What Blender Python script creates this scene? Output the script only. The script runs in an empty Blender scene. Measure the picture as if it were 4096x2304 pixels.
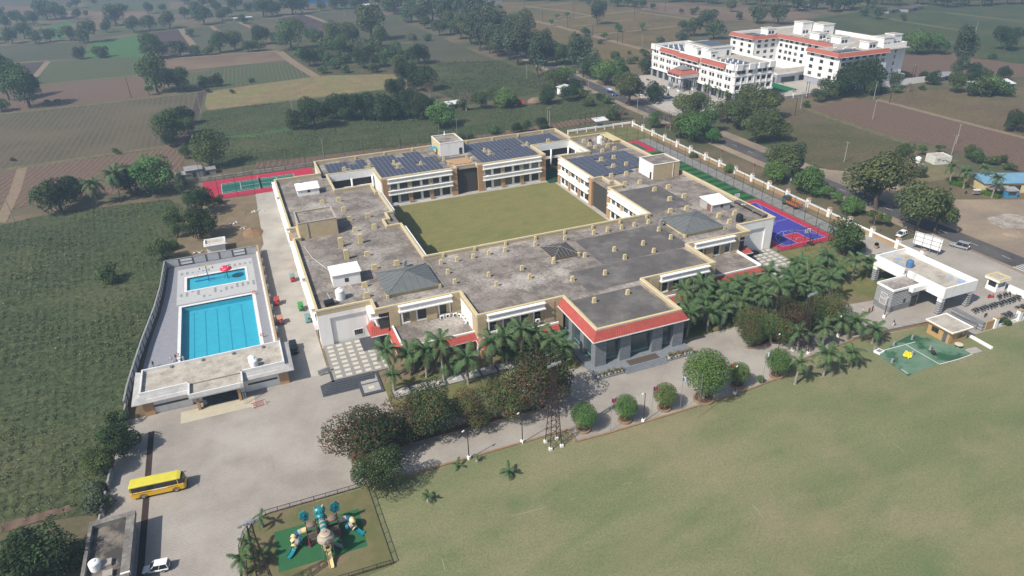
import bpy, bmesh, math, random
from math import sin, cos, pi, radians, atan2, hypot, sqrt
from mathutils import Matrix, Vector, noise as mnoise

S = bpy.context.scene
COL = S.collection
RND = random.Random(11)

# ------------------------------------------------------------------ camera
PITCH, ROLL, YAW = radians(28.0287), radians(-1.66576), radians(21.2741)
CAM_H = 84.0
def camera():
    cp, sp = cos(PITCH), sin(PITCH)
    fwd, right = Vector((0, cp, -sp)), Vector((1, 0, 0))
    down = fwd.cross(right)
    c, s = cos(ROLL), sin(ROLL)
    r2, d2 = right*c - down*s, right*s + down*c
    rot = Matrix.Rotation(-YAW, 3, 'Z')
    r2, d2, f2 = rot @ r2, rot @ d2, rot @ fwd
    m = Matrix((( r2.x, -d2.x, -f2.x, 0), (r2.y, -d2.y, -f2.y, 0), (r2.z, -d2.z, -f2.z, CAM_H), (0, 0, 0, 1)))
    cd = bpy.data.cameras.new('drone_camera')
    cd.sensor_width, cd.lens = 36.0, 24.686
    cd.clip_start, cd.clip_end = 0.5, 20000
    o = bpy.data.objects.new('drone_camera', cd)
    COL.objects.link(o); o.matrix_world = m
    S.camera = o
camera()

# ------------------------------------------------------------------ sky, sun, exposure
SUN_EL, SUN_TO = radians(46.5), Vector((-0.945, -0.327, 0)).normalized()
w = bpy.data.worlds.new('World'); S.world = w; w.use_nodes = True
nt = w.node_tree; nt.nodes.clear()
sky = nt.nodes.new('ShaderNodeTexSky'); sky.sky_type = 'NISHITA'; sky.sun_disc = False
sky.sun_elevation = SUN_EL; sky.sun_rotation = atan2(SUN_TO.x, SUN_TO.y)
sky.air_density, sky.dust_density, sky.ozone_density = 1.0, 2.0, 1.0
bg = nt.nodes.new('ShaderNodeBackground'); bg.inputs[1].default_value = 0.085
wo = nt.nodes.new('ShaderNodeOutputWorld')
nt.links.new(sky.outputs[0], bg.inputs[0]); nt.links.new(bg.outputs[0], wo.inputs[0])
sl = bpy.data.lights.new('sun', 'SUN'); sl.energy = 3.9; sl.angle = radians(0.55); sl.color = (1.0, 0.95, 0.86)
so = bpy.data.objects.new('sun', sl); COL.objects.link(so)
sv = Vector((SUN_TO.x*cos(SUN_EL), SUN_TO.y*cos(SUN_EL), sin(SUN_EL)))
so.rotation_euler = sv.to_track_quat('Z', 'Y').to_euler(); so.location = (0, 0, 200)
vs = S.view_settings; vs.view_transform = 'Standard'; vs.look = 'None'; vs.gamma = 1.0; vs.exposure = 0.5; vs.use_curve_mapping = False
S.cycles.volume_bounces = 0; S.cycles.max_bounces = 5; S.cycles.diffuse_bounces = 2; S.cycles.glossy_bounces = 2
S.cycles.transmission_bounces = 3; S.cycles.transparent_max_bounces = 6; S.cycles.use_denoising = True

# ------------------------------------------------------------------ materials
MATS = {}
def mat(name, c1, c2=None, scale=1.0, rough=0.85, c3=None, scale3=0.1, fine=0.0, fscale=6.0, bump=0.0, bscale=8.0,
        metal=0.0, spec=0.3, detail=6.0, lo=0.35, hi=0.65, lo3=0.45, hi3=0.7, stretch=None, rot=0.0, tint=0.0, objrand=0.0, attr=False, trans=0.0):
    """layered noise in world metres: c1/c2 mottling, c3 large patches, fine grain, bump"""
    if name in MATS: return MATS[name]
    m = bpy.data.materials.new(name); m.use_nodes = True; MATS[name] = m
    n, l = m.node_tree.nodes, m.node_tree.links
    b = n['Principled BSDF']
    b.inputs['Roughness'].default_value = rough; b.inputs['Metallic'].default_value = metal
    b.inputs['Specular IOR Level'].default_value = spec
    def rgb(c): return (c[0], c[1], c[2], 1)
    b.inputs['Base Color'].default_value = rgb(c1)
    if c2 is None and not fine and not attr and not bump and not objrand and c3 is None: return m
    geo = n.new('ShaderNodeNewGeometry')
    vec = geo.outputs['Position']
    if stretch:
        mp = n.new('ShaderNodeMapping'); mp.inputs['Rotation'].default_value = (0, 0, rot); mp.inputs['Scale'].default_value = stretch
        l.new(vec, mp.inputs['Vector']); vec = mp.outputs[0]
    cur = None
    def nz(sc, det=6.0, v=None):
        t = n.new('ShaderNodeTexNoise'); t.inputs['Scale'].default_value = sc; t.inputs['Detail'].default_value = det; t.inputs['Roughness'].default_value = 0.6
        l.new(v or vec, t.inputs['Vector']); return t.outputs['Fac']
    def ramp(f, a, bb):
        r = n.new('ShaderNodeMapRange'); r.inputs[1].default_value = a; r.inputs[2].default_value = bb; l.new(f, r.inputs[0]); return r.outputs[0]
    def mix(f, a, bb, kind='MIX'):
        x = n.new('ShaderNodeMix'); x.data_type = 'RGBA'; x.blend_type = kind
        if hasattr(f, 'links'): l.new(f, x.inputs[0])
        else: x.inputs[0].default_value = f
        for s, k in ((a, 6), (bb, 7)):
            if hasattr(s, 'links'): l.new(s, x.inputs[k])
            else: x.inputs[k].default_value = rgb(s)
        return x.outputs[2]
    cur = c1
    if c2 is not None: cur = mix(ramp(nz(scale, detail), lo, hi), c1, c2)
    if c3 is not None: cur = mix(ramp(nz(scale3, 5.0, geo.outputs['Position']), lo3, hi3), cur, c3)
    if attr:
        at = n.new('ShaderNodeAttribute'); at.attribute_name = 'tint'
        cur = mix(1.0, cur, at.outputs['Color'], 'MULTIPLY')
    if objrand:
        oi = n.new('ShaderNodeObjectInfo')
        hs = n.new('ShaderNodeHueSaturation')
        mr = n.new('ShaderNodeMapRange'); mr.inputs[3].default_value = 1-objrand; mr.inputs[4].default_value = 1+objrand; l.new(oi.outputs['Random'], mr.inputs[0]); l.new(mr.outputs[0], hs.inputs['Value'])
        mr2 = n.new('ShaderNodeMapRange'); mr2.inputs[3].default_value = .475; mr2.inputs[4].default_value = .525
        wn = n.new('ShaderNodeMath'); wn.operation = 'FRACT'; mu = n.new('ShaderNodeMath'); mu.operation = 'MULTIPLY'; mu.inputs[1].default_value = 7.31
        l.new(oi.outputs['Random'], mu.inputs[0]); l.new(mu.outputs[0], wn.inputs[0]); l.new(wn.outputs[0], mr2.inputs[0]); l.new(mr2.outputs[0], hs.inputs['Hue'])
        if hasattr(cur, 'links'): l.new(cur, hs.inputs['Color'])
        else: hs.inputs['Color'].default_value = rgb(cur)
        cur = hs.outputs[0]
    if fine:
        g = ramp(nz(fscale, 4.0, geo.outputs['Position']), 0.25, 0.75)
        mr = n.new('ShaderNodeMapRange'); mr.inputs[3].default_value = 1-fine; mr.inputs[4].default_value = 1+fine; l.new(g, mr.inputs[0])
        cc = n.new('ShaderNodeCombineColor'); [l.new(mr.outputs[0], cc.inputs[k]) for k in range(3)]
        cur = mix(1.0, cur, cc.outputs[0], 'MULTIPLY')
    if hasattr(cur, 'links'): l.new(cur, b.inputs['Base Color'])
    if bump:
        bp = n.new('ShaderNodeBump'); bp.inputs['Strength'].default_value = 1.0; bp.inputs['Distance'].default_value = bump
        l.new(nz(bscale, 4.0), bp.inputs['Height']); l.new(bp.outputs[0], b.inputs['Normal'])
    if trans:
        tr = n.new('ShaderNodeBsdfTranslucent'); ms = n.new('ShaderNodeMixShader'); ms.inputs[0].default_value = trans
        if hasattr(cur, 'links'): l.new(cur, tr.inputs[0])
        l.new(b.outputs[0], ms.inputs[1]); l.new(tr.outputs[0], ms.inputs[2])
        l.new(ms.outputs[0], n['Material Output'].inputs[0])
    return m

def rows_mat(name, c1, c2, period, ang, c3=None, rough=0.95, mixlo=0.3, mixhi=0.7, noise=1.5, patch=0.03, width=0.5):
    """crop rows: bands of c2 on c1 along angle ang with a broken, noisy edge"""
    if name in MATS: return MATS[name]
    m = bpy.data.materials.new(name); m.use_nodes = True; MATS[name] = m
    n, l = m.node_tree.nodes, m.node_tree.links; b = n['Principled BSDF']; b.inputs['Roughness'].default_value = rough; b.inputs['Specular IOR Level'].default_value = 0.1
    geo = n.new('ShaderNodeNewGeometry'); mp = n.new('ShaderNodeMapping'); mp.inputs['Rotation'].default_value = (0, 0, ang)
    l.new(geo.outputs['Position'], mp.inputs['Vector'])
    wv = n.new('ShaderNodeTexWave'); wv.inputs['Scale'].default_value = 0.314159/period*1.0; wv.inputs['Distortion'].default_value = noise; wv.inputs['Detail'].default_value = 3; wv.inputs['Detail Scale'].default_value = 3.0
    l.new(mp.outputs[0], wv.inputs['Vector'])
    t = n.new('ShaderNodeTexNoise'); t.inputs['Scale'].default_value = 0.8; t.inputs['Detail'].default_value = 6; l.new(geo.outputs['Position'], t.inputs['Vector'])
    ad = n.new('ShaderNodeMath'); ad.operation = 'ADD'; l.new(wv.outputs['Fac'], ad.inputs[0]); l.new(t.outputs['Fac'], ad.inputs[1])
    mr = n.new('ShaderNodeMapRange'); mr.inputs[1].default_value = 0.5+mixlo; mr.inputs[2].default_value = 0.5+mixhi; l.new(ad.outputs[0], mr.inputs[0])
    x = n.new('ShaderNodeMix'); x.data_type = 'RGBA'; x.inputs[6].default_value = (*c1, 1); x.inputs[7].default_value = (*c2, 1); l.new(mr.outputs[0], x.inputs[0])
    out = x.outputs[2]
    if c3:
        t2 = n.new('ShaderNodeTexNoise'); t2.inputs['Scale'].default_value = patch; t2.inputs['Detail'].default_value = 5; l.new(geo.outputs['Position'], t2.inputs['Vector'])
        m2 = n.new('ShaderNodeMapRange'); m2.inputs[1].default_value = 0.42; m2.inputs[2].default_value = 0.68; l.new(t2.outputs['Fac'], m2.inputs[0])
        x2 = n.new('ShaderNodeMix'); x2.data_type = 'RGBA'; l.new(m2.outputs[0], x2.inputs[0]); l.new(out, x2.inputs[6]); x2.inputs[7].default_value = (*c3, 1); out = x2.outputs[2]
    l.new(out, b.inputs['Base Color'])
    return m

# ------------------------------------------------------------------ mesh builder and tagging
WM = {}          # world matrix of every empty
class MB:
    def __init__(s): s.v = []; s.f = []; s.m = []; s.cur = 0; s.c = None
    def add(s, vs, fs):
        k = len(s.v); s.v += [tuple(q) for q in vs]; s.f += [tuple(i+k for i in f) for f in fs]; s.m += [s.cur]*len(fs); return s
    def box(s, x0, x1, y0, y1, z0, z1):
        return s.add([(x0,y0,z0),(x1,y0,z0),(x1,y1,z0),(x0,y1,z0),(x0,y0,z1),(x1,y0,z1),(x1,y1,z1),(x0,y1,z1)],
                     [(3,2,1,0),(4,5,6,7),(0,1,5,4),(1,2,6,5),(2,3,7,6),(3,0,4,7)])
    def cbox(s, c, size, rz=0.0, top=1.0):
        """box centred in x,y, from c.z up; top = scale of the upper face"""
        cx, cy, cz = c; a, b, h = size[0]/2, size[1]/2, size[2]; co, si = cos(rz), sin(rz)
        def t(x, y, z): return (cx+x*co-y*si, cy+x*si+y*co, cz+z)
        return s.add([t(-a,-b,0),t(a,-b,0),t(a,b,0),t(-a,b,0),t(-a*top,-b*top,h),t(a*top,-b*top,h),t(a*top,b*top,h),t(-a*top,b*top,h)],
                     [(3,2,1,0),(4,5,6,7),(0,1,5,4),(1,2,6,5),(2,3,7,6),(3,0,4,7)])
    def prism(s, poly, z0, z1):
        n = len(poly); a = sum(poly[i][0]*poly[(i+1)%n][1]-poly[(i+1)%n][0]*poly[i][1] for i in range(n))
        if a < 0: poly = poly[::-1]
        return s.add([(x,y,z0) for x,y in poly]+[(x,y,z1) for x,y in poly],
                     [tuple(range(n))[::-1], tuple(range(n, 2*n))]+[(i,(i+1)%n,n+(i+1)%n,n+i) for i in range(n)])
    def sheet(s, poly, z):
        n = len(poly); a = sum(poly[i][0]*poly[(i+1)%n][1]-poly[(i+1)%n][0]*poly[i][1] for i in range(n))
        if a < 0: poly = poly[::-1]
        return s.add([(x,y,z) for x,y in poly], [tuple(range(n))])
    def poly3(s, pts): return s.add(pts, [tuple(range(len(pts)))])
    def bar(s, p, q, w=0.1, h=None):
        """rectangular bar from p to q"""
        p, q = Vector(p), Vector(q); d = (q-p); L = d.length
        if L < 1e-6: return s
        d /= L; up = Vector((0,0,1)) if abs(d.z) < .95 else Vector((1,0,0))
        a = d.cross(up).normalized()*(w/2); b = a.cross(d).normalized()*((h or w)/2)
        vs = [p-a-b, p+a-b, p+a+b, p-a+b, q-a-b, q+a-b, q+a+b, q-a+b]
        return s.add(vs, [(0,1,2,3),(7,6,5,4),(4,5,1,0),(5,6,2,1),(6,7,3,2),(7,4,0,3)])
    def tube(s, pts, r, n=8, caps=True):
        """round tube through pts; r a number or a list"""
        pts = [Vector(p) for p in pts]; k = len(s.v); N = len(pts)
        rs = r if isinstance(r, (list, tuple)) else [r]*N
        ref = None; vs = []
        for i, p in enumerate(pts):
            d = (pts[min(i+1, N-1)]-pts[max(i-1, 0)])
            d = d.normalized() if d.length > 1e-9 else Vector((0,0,1))
            if ref is None: ref = Vector((1,0,0)) if abs(d.x) < .9 else Vector((0,1,0))
            a = (ref-d*ref.dot(d)).normalized(); ref = a; b = d.cross(a)
            for j in range(n): t = 2*pi*j/n; vs.append(p+(a*cos(t)+b*sin(t))*rs[i])
        fs = [(i*n+j, i*n+(j+1)%n, (i+1)*n+(j+1)%n, (i+1)*n+j) for i in range(N-1) for j in range(n)]
        if caps: fs += [tuple(range(n))[::-1], tuple(range((N-1)*n, N*n))]
        return s.add(vs, fs)
    def lathe(s, prof, c=(0,0,0), n=16, sx=1, sy=1):
        """profile [(r,z)...] turned about z"""
        vs = []; N = len(prof)
        for r, z in prof:
            for j in range(n): t = 2*pi*j/n; vs.append((c[0]+r*cos(t)*sx, c[1]+r*sin(t)*sy, c[2]+z))
        fs = [(i*n+j, i*n+(j+1)%n, (i+1)*n+(j+1)%n, (i+1)*n+j) for i in range(N-1) for j in range(n)]
        fs += [tuple(range(n))[::-1], tuple(range((N-1)*n, N*n))]
        return s.add(vs, fs)
    def ell(s, c, r, n=10, k=7):
        prof = [(sin(pi*i/(k-1)), -cos(pi*i/(k-1))) for i in range(k)]
        prof[0] = (0.02, -1); prof[-1] = (0.02, 1); vs = []
        for a, z in prof:
            for j in range(n): t = 2*pi*j/n; vs.append((c[0]+r[0]*a*cos(t), c[1]+r[1]*a*sin(t), c[2]+r[2]*z))
        fs = [(i*n+j, i*n+(j+1)%n, (i+1)*n+(j+1)%n, (i+1)*n+j) for i in range(k-1) for j in range(n)]
        fs += [tuple(range(n))[::-1], tuple(range((k-1)*n, k*n))]
        return s.add(vs, fs)
    def mesh(s, name, mats, smooth=False, inv=None):
        me = bpy.data.meshes.new(name)
        vs = s.v if inv is None else [tuple(inv @ Vector(q)) for q in s.v]
        me.from_pydata(vs, [], s.f)
        if not isinstance(mats, (list, tuple)): mats = [mats]
        for m in mats: me.materials.append(m)
        if any(s.m): me.polygons.foreach_set('material_index', s.m)
        if smooth: me.polygons.foreach_set('use_smooth', [True]*len(s.f))
        if s.c is not None:
            ca = me.color_attributes.new('tint', 'FLOAT_COLOR', 'POINT'); ca.data.foreach_set('color', [x for c in s.c for x in c])
        me.update(); return me
    def build(s, name, mats, parent=None, smooth=False, local=False):
        """link as one mesh object; under a parent the given world coordinates are kept unless local"""
        inv = None
        if parent is not None and not local and parent.name in WM: inv = WM[parent.name].inverted()
        o = bpy.data.objects.new(name, s.mesh(name, mats, smooth, inv)); COL.objects.link(o)
        if parent is not None:
            o.parent = parent
            if parent.name in WM: WM[o.name] = WM[parent.name]
        return o
def tag(o, label=None, cat=None, group=None, kind=None):
    if label: o['label'] = label
    if cat: o['category'] = cat
    if group: o['group'] = group
    if kind: o['kind'] = kind
    return o
def thing(name, label, cat, loc=(0,0,0), rz=0.0, group=None, sc=1.0):
    o = bpy.data.objects.new(name, None); COL.objects.link(o); o.empty_display_size = 0.3
    if len(loc) == 2: loc = (loc[0], loc[1], 0)
    o.location = loc; o.rotation_euler = (0, 0, rz); o.scale = (sc, sc, sc) if not isinstance(sc, tuple) else sc
    WM[o.name] = Matrix.Translation(loc) @ Matrix.Rotation(rz, 4, 'Z') @ Matrix.Diagonal((*o.scale, 1))
    return tag(o, label, cat, group)
def struct(name, mb, m, kind='structure'): return tag(mb.build(name, m), kind=kind)
def instance(name, me, parent, loc=(0,0,0), rz=0.0, sc=(1,1,1)):
    o = bpy.data.objects.new(name, me); COL.objects.link(o); o.parent = parent; o.location = loc; o.rotation_euler = (0,0,rz); o.scale = sc; return o
def copy_tree(o, loc=None, rz=None, label=None, group=None, sc=None, parent=None):
    c = o.copy(); COL.objects.link(c)
    if parent is not None: c.parent = parent
    if loc is not None: c.location = loc if len(loc) == 3 else (loc[0], loc[1], 0)
    if rz is not None: c.rotation_euler = (0, 0, rz)
    if sc is not None: c.scale = (sc, sc, sc) if not isinstance(sc, tuple) else sc
    if label: c['label'] = label
    if group: c['group'] = group
    for ch in list(o.children): copy_tree(ch, parent=c)
    return c

ORD = ['first','second','third','fourth','fifth','sixth','seventh','eighth','ninth','tenth','eleventh','twelfth','thirteenth','fourteenth','fifteenth','sixteenth','seventeenth','eighteenth','nineteenth']
TEN = {20:'twent',30:'thirt',40:'fort',50:'fift',60:'sixt',70:'sevent'}
def ordw(k):
    k += 1
    if k < 20: return ORD[k-1]
    t, u = k//10*10, k % 10
    return TEN[t]+'ieth' if u == 0 else TEN[t]+'y '+ORD[u-1]
ordw2 = ordw
# palette (real-world base colours, sky-reflecting panes apart)
WHITE = mat('white_paint', (.80,.79,.75), (.72,.70,.66), .5, .6, fine=.04)
WHITE2 = mat('bright_white_paint', (.82,.81,.79), (.69,.675,.64), .8, .55, fine=.04, stretch=(1,1,.12), lo=.5, hi=.78)
CREAM = mat('cream_parapet', (.60,.50,.27), (.52,.43,.24), .6, .8, fine=.10, fscale=3)
TAN = mat('tan_cladding', (.50,.40,.25), (.44,.35,.22), .8, .8, fine=.08, fscale=5)
BROWN = mat('brown_cladding', (.46,.28,.15), (.40,.24,.13), .8, .8, fine=.08, fscale=5)
ROOF = mat('weathered_roof', (.25,.218,.192), (.155,.135,.12), .30, .95, c3=(.38,.345,.31), scale3=.10, fine=.34, fscale=1.6, lo=.42, hi=.60, lo3=.50, hi3=.68, detail=10, spec=.1)
ROOFL = mat('pale_roof_screed', (.45,.41,.35), (.30,.27,.23), .45, .95, fine=.22, fscale=2.5, lo=.42, hi=.68, spec=.1)
ROOFD = mat('dark_felt_roof', (.15,.135,.125), (.10,.09,.085), .5, .95, c3=(.22,.2,.19), scale3=.2, fine=.15, spec=.1)
TILE = mat('red_roof_tile', (.40,.085,.068), (.33,.068,.055), .5, .8, fine=.16, fscale=5)
GLASS = mat('dark_window_glass', (.02,.025,.028), rough=.12, spec=.6)
PANES = [GLASS]*5+[mat('sky_reflection_glass', (.07,.085,.095), rough=.1, spec=.8)]*2+[mat('curtained_glass', (.17,.15,.12), rough=.25, spec=.5), mat('brownish_glass', (.05,.038,.03), rough=.15, spec=.6)]  # the bluish pane has a sky reflection painted into its colour
FRAME = mat('dark_window_frame', (.05,.045,.04), rough=.5)
GRANITE = mat('grey_granite', (.21,.23,.25), (.17,.185,.20), 1.5, .6, fine=.12, fscale=4)
DARKST = mat('dark_granite', (.055,.06,.07), (.075,.08,.09), 2, .45, fine=.1)
METALG = mat('galvanised_metal', (.42,.44,.46), rough=.45, metal=.6, fine=.1)
METALD = mat('dark_metal', (.035,.032,.03), rough=.55)
RUST = mat('rusty_metal', (.055,.033,.026), (.03,.022,.02), 3, .8)
CONC = mat('concrete', (.40,.37,.33), (.31,.285,.25), .25, .9, c3=(.46,.43,.38), scale3=.06, fine=.12, fscale=3, spec=.15)
CONC2 = mat('grey_concrete', (.30,.30,.30), (.22,.22,.22), .6, .9, fine=.15)
BLACKP = mat('black_plastic', (.02,.022,.025), rough=.4)
WHITEP = mat('white_plastic', (.78,.79,.79), rough=.35)
TRUNK = mat('bark', (.11,.085,.065), (.07,.055,.045), 3, .95)
TRUNKG = mat('pale_bark', (.30,.27,.24), (.2,.18,.16), 3, .9)
YELLOWP = mat('yellow_bus_paint', (.72,.43,.012), rough=.35, spec=.5)
YELROOF = mat('faded_yellow_roof', (.62,.55,.05), (.56,.48,.06), .8, .45)
RUBBER = mat('tyre_rubber', (.018,.018,.018), rough=.9)
RED = mat('red_paint', (.45,.03,.03), rough=.4)
BLUE = mat('blue_paint', (.03,.12,.35), rough=.4)
SOILD = mat('planter_soil', (.13,.075,.045), (.09,.055,.035), 2, 1)

# ------------------------------------------------------------------ terrain
EARTH = mat('dry_earth', (.17,.125,.085), (.115,.10,.06), .12, 1, c3=(.075,.085,.045), scale3=.018, fine=.22, fscale=1.2, spec=.05, lo3=.42, hi3=.6)
def big_ground():
    xs = [-7000, -21.05, -19.9, -5.2, -4.4, 7000]; ys = [-3000, 145.5, 171.8, 180.75, 188.7, 9000]
    m = MB()
    for i in range(5):
        for j in range(5):
            if j == 1 and 1 <= i <= 3: continue
            if j == 3 and i == 2: continue
            m.sheet([(xs[i],ys[j]),(xs[i+1],ys[j]),(xs[i+1],ys[j+1]),(xs[i],ys[j+1])], 0)
    return struct('ground', m, EARTH)
big_ground()
def heap(name, c, r_, h, m, seed, sx=1.0, sy=1.0):
    q = random.Random(seed); mb = MB(); N = 16; vs = []
    for i in range(7):
        f = i/6
        for j in range(N):
            t = 2*pi*j/N; k = 1+.28*mnoise.noise(Vector((cos(t)*1.4, sin(t)*1.4, seed)))+q.uniform(-.05,.05)
            vs.append((c[0]+r_*(1-f)*k*cos(t)*sx, c[1]+r_*(1-f)*k*sin(t)*sy, .03+h*(f**.8)*(1+.25*mnoise.noise(Vector((cos(t)*2*f, sin(t)*2*f, seed+3))))))
    mb.add(vs, [(i*N+j,i*N+(j+1)%N,(i+1)*N+(j+1)%N,(i+1)*N+j) for i in range(6) for j in range(N)])
    return struct(name, mb, m)
FZ = [0.004]
def ribbon(c, w):
    L, R_ = [], []
    for i, p in enumerate(c):
        a, b = Vector(c[max(i-1,0)]), Vector(c[min(i+1,len(c)-1)]); d = (b-a).normalized(); n = Vector((-d.y, d.x))*(w/2)
        L.append((p[0]+n.x, p[1]+n.y)); R_.append((p[0]-n.x, p[1]-n.y))
    return L + R_[::-1]
def field(pts, m, name='field'):
    FZ[0] += 0.002
    return struct(name, MB().sheet(pts, FZ[0]), m)
SOIL_R = rows_mat('ploughed_soil', (.105,.070,.050), (.17,.116,.084), 2.2, .2, c3=(.14,.097,.072), patch=.02, noise=3, mixlo=.0, mixhi=1.0)
SOIL_P = rows_mat('dark_ploughed_soil', (.05,.036,.034), (.085,.06,.055), 2.0, .25, c3=(.075,.055,.048))
SOIL_T = rows_mat('tan_stubble', (.18,.125,.09), (.125,.085,.062), 2.4, 1.67, c3=(.19,.135,.09))
CROP_ST = rows_mat('young_crop_rows', (.125,.09,.066), (.068,.075,.038), 2.6, .02, c3=(.125,.10,.064), noise=3.5, mixlo=.0, mixhi=1.0)
CROP_G = rows_mat('green_crop_rows', (.115,.10,.062), (.055,.082,.036), 2.4, .05, c3=(.075,.092,.046), noise=2)
CROP_B = mat('bright_green_crop', (.055,.115,.045), (.075,.15,.058), .25, 1, fine=.35, fscale=.6, spec=.05)
CROP_D = mat('dense_green_crop', (.07,.088,.042), (.046,.062,.028), .5, 1, c3=(.092,.095,.048), scale3=.03, fine=.45, fscale=.8, bump=.35, bscale=.9, spec=.05)
CROP_GR = mat('grey_green_crop', (.085,.085,.055), (.065,.072,.042), .4, 1, c3=(.105,.09,.062), scale3=.02, fine=.42, fscale=.7, bump=.2, bscale=1.0, spec=.05)
DRYG = mat('dry_grass_plot', (.165,.118,.062), (.125,.097,.05), .15, 1, c3=(.09,.085,.04), scale3=.025, fine=.38, fscale=.7, spec=.05)
YELG = mat('yellow_dry_field', (.235,.185,.09), (.16,.125,.075), .12, 1, c3=(.17,.18,.075), scale3=.03, fine=.32, fscale=.8, spec=.05)
SCRUB = mat('scrub_ground', (.055,.07,.03), (.085,.08,.04), .2, 1, c3=(.12,.095,.06), scale3=.04, fine=.3, fscale=1.2, bump=.3, bscale=.8, spec=.05)
MIXG = mat('patchy_stubble', (.135,.098,.07), (.11,.09,.052), .12, 1, c3=(.15,.125,.06), scale3=.02, fine=.36, fscale=.7, spec=.05)
GREENBR = mat('weedy_fallow', (.105,.09,.05), (.075,.08,.038), .09, 1, c3=(.13,.1,.07), scale3=.022, fine=.36, fscale=.8, spec=.05)
PATH_D = mat('dirt_track', (.25,.19,.13), (.19,.145,.10), .5, 1, fine=.15, spec=.05)

field([(-156.88,419.89),(-109.79,429.71),(-15.81,436.99),(-19.81,374.72),(-30.01,329.26),(-82.33,326.87),(-89.08,322.65),(-125.18,314.16)], CROP_ST)
field([(-15.54,437.69),(-11.75,439.58),(-17.39,357.27),(-16.88,323.40),(-27.84,328.97),(-19.80,369.51)], SOIL_P)
field([(-170.98,514.51),(-109.31,507.00),(-47.97,510.92),(-38.62,438.40),(-95.50,437.21),(-149.57,436.40)], SOIL_R)
field([(-112.81,602.73),(-51.40,588.27),(-44.08,514.07),(-108.38,510.89),(-110.87,519.67)], CROP_G)
field([(-199.47,618.44),(-143.65,604.79),(-114.02,602.57),(-111.76,523.45),(-176.73,535.48)], SOIL_P)
field([(-219.72,692.32),(-137.59,712.88),(-99.33,692.37),(-90.37,602.06),(-114.19,607.94),(-202.11,628.07)], CROP_GR)
field([(-94.65,689.50),(-53.48,720.51),(-51.80,709.45),(-50.72,587.87),(-88.32,600.86),(-94.46,648.05)], CROP_B)
field([(-51.99,722.96),(-28.58,730.44),(-14.82,594.25),(-38.08,585.03),(-48.20,652.46)], SOIL_P)
field([(-26.97,735.19),(-2.39,737.91),(8.43,640.74),(-6.30,585.22),(-13.78,594.62)], CROP_GR)
field([(-1.50,739.61),(22.73,752.89),(37.26,666.49),(22.98,620.18),(9.92,639.82)], CROP_GR)
field([(23.60,752.32),(57.15,759.38),(68.00,634.17),(61.42,619.80),(39.59,665.02)], GREENBR)
field([(-150.83,807.19),(-130.72,871.35),(-125.03,798.14),(-119.58,719.87),(-137.71,737.33)], CROP_B)
field([(-128.59,839.90),(-101.94,874.87),(-96.63,779.91),(-115.16,784.38)], SOIL_T)
field([(-80.47,889.03),(-47.45,829.27),(-37.94,742.24),(-49.55,742.42),(-75.22,796.91)], CROP_GR)
field([(-158.63,984.33),(-67.38,915.74),(-59.21,846.19),(-101.05,865.09),(-141.15,910.68)], SOIL_T)
field([(-143.01,1069.95),(-44.86,1025.26),(-42.42,925.47),(-82.96,926.52),(-133.34,983.48)], CROP_G)
field([(-276.75,1126.80),(-191.11,1065.84),(-154.74,992.77),(-157.80,978.29),(-241.83,968.74)], SOIL_R)
field([(-602.72,1556.59),(-140.89,1219.81),(51.03,1055.72),(50.55,917.55),(-44.86,1025.26),(-143.83,1077.21),(-204.25,1081.51),(-504.99,1289.24)], CROP_GR)
field([(60.05,1048.81),(420.67,846.96),(812.08,549.75),(686.04,460.19),(416.39,676.11),(304.60,757.50),(247.22,817.50),(48.92,895.00)], SCRUB)
field([(-38.83,567.44),(24.48,557.32),(40.18,558.44),(43.47,518.46),(21.51,516.28),(-32.33,512.86)], SOIL_T)
field([(-23.94,502.67),(21.17,511.64),(43.96,513.96),(49.43,450.83),(16.40,445.77),(-9.69,442.20),(-21.34,454.49)], CROP_G)
field([(-10.58,436.95),(16.30,444.29),(51.45,450.37),(96.07,449.54),(94.79,416.21),(88.17,394.14),(12.48,391.57),(-10.68,389.72),(-12.39,402.47)], YELG)
field([(59.15,760.64),(86.53,778.23),(101.11,626.09),(85.33,609.72),(68.72,621.30)], SOIL_P)
field([(90.35,777.49),(151.36,789.72),(157.39,745.79),(164.01,549.08),(163.32,507.96),(125.18,550.87),(128.03,596.45),(109.29,647.74)], CROP_GR)
field([(123.72,544.84),(162.55,544.35),(163.90,505.13),(166.54,447.34),(145.06,455.01),(126.14,462.00),(123.81,496.08)], CROP_GR)
field([(41.44,560.59),(67.62,612.95),(133.86,621.76),(123.20,496.45),(124.38,455.88),(98.21,432.45),(52.91,452.25)], SCRUB)
field([(124.38,455.88),(144.17,452.31),(166.42,443.36),(170.99,406.72),(174.06,371.82),(159.74,324.50),(156.48,344.17),(108.84,337.53),(106.24,366.29),(102.06,435.44)], CROP_D)
field([(-12.83,388.11),(12.40,390.40),(86.86,393.42),(99.67,333.27),(128.72,323.43),(182.21,330.10),(169.73,289.48),(157.94,285.35),(117.31,283.55),(73.81,277.55),(25.79,281.95),(4.75,284.75),(-10.83,286.41),(-21.84,321.89),(-16.28,362.61)], CROP_D)
field([(-16.82,334.96),(8.16,331.85),(22.96,336.29),(23.61,330.29),(7.78,326.69)], CROP_B, 'grass_strip')
field([(250.40,809.02),(304.60,757.50),(359.08,717.83),(383.67,622.23),(385.41,528.71),(379.65,493.69),(284.09,439.69),(246.74,385.00),(220.28,400.33),(221.91,472.50),(214.86,497.03),(217.31,571.76),(216.89,669.33)], DRYG)
field([(383.67,622.23),(414.17,666.65),(481.09,558.74),(491.55,499.91),(452.60,487.76),(410.62,508.31),(394.02,515.65)], SOIL_T)
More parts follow.
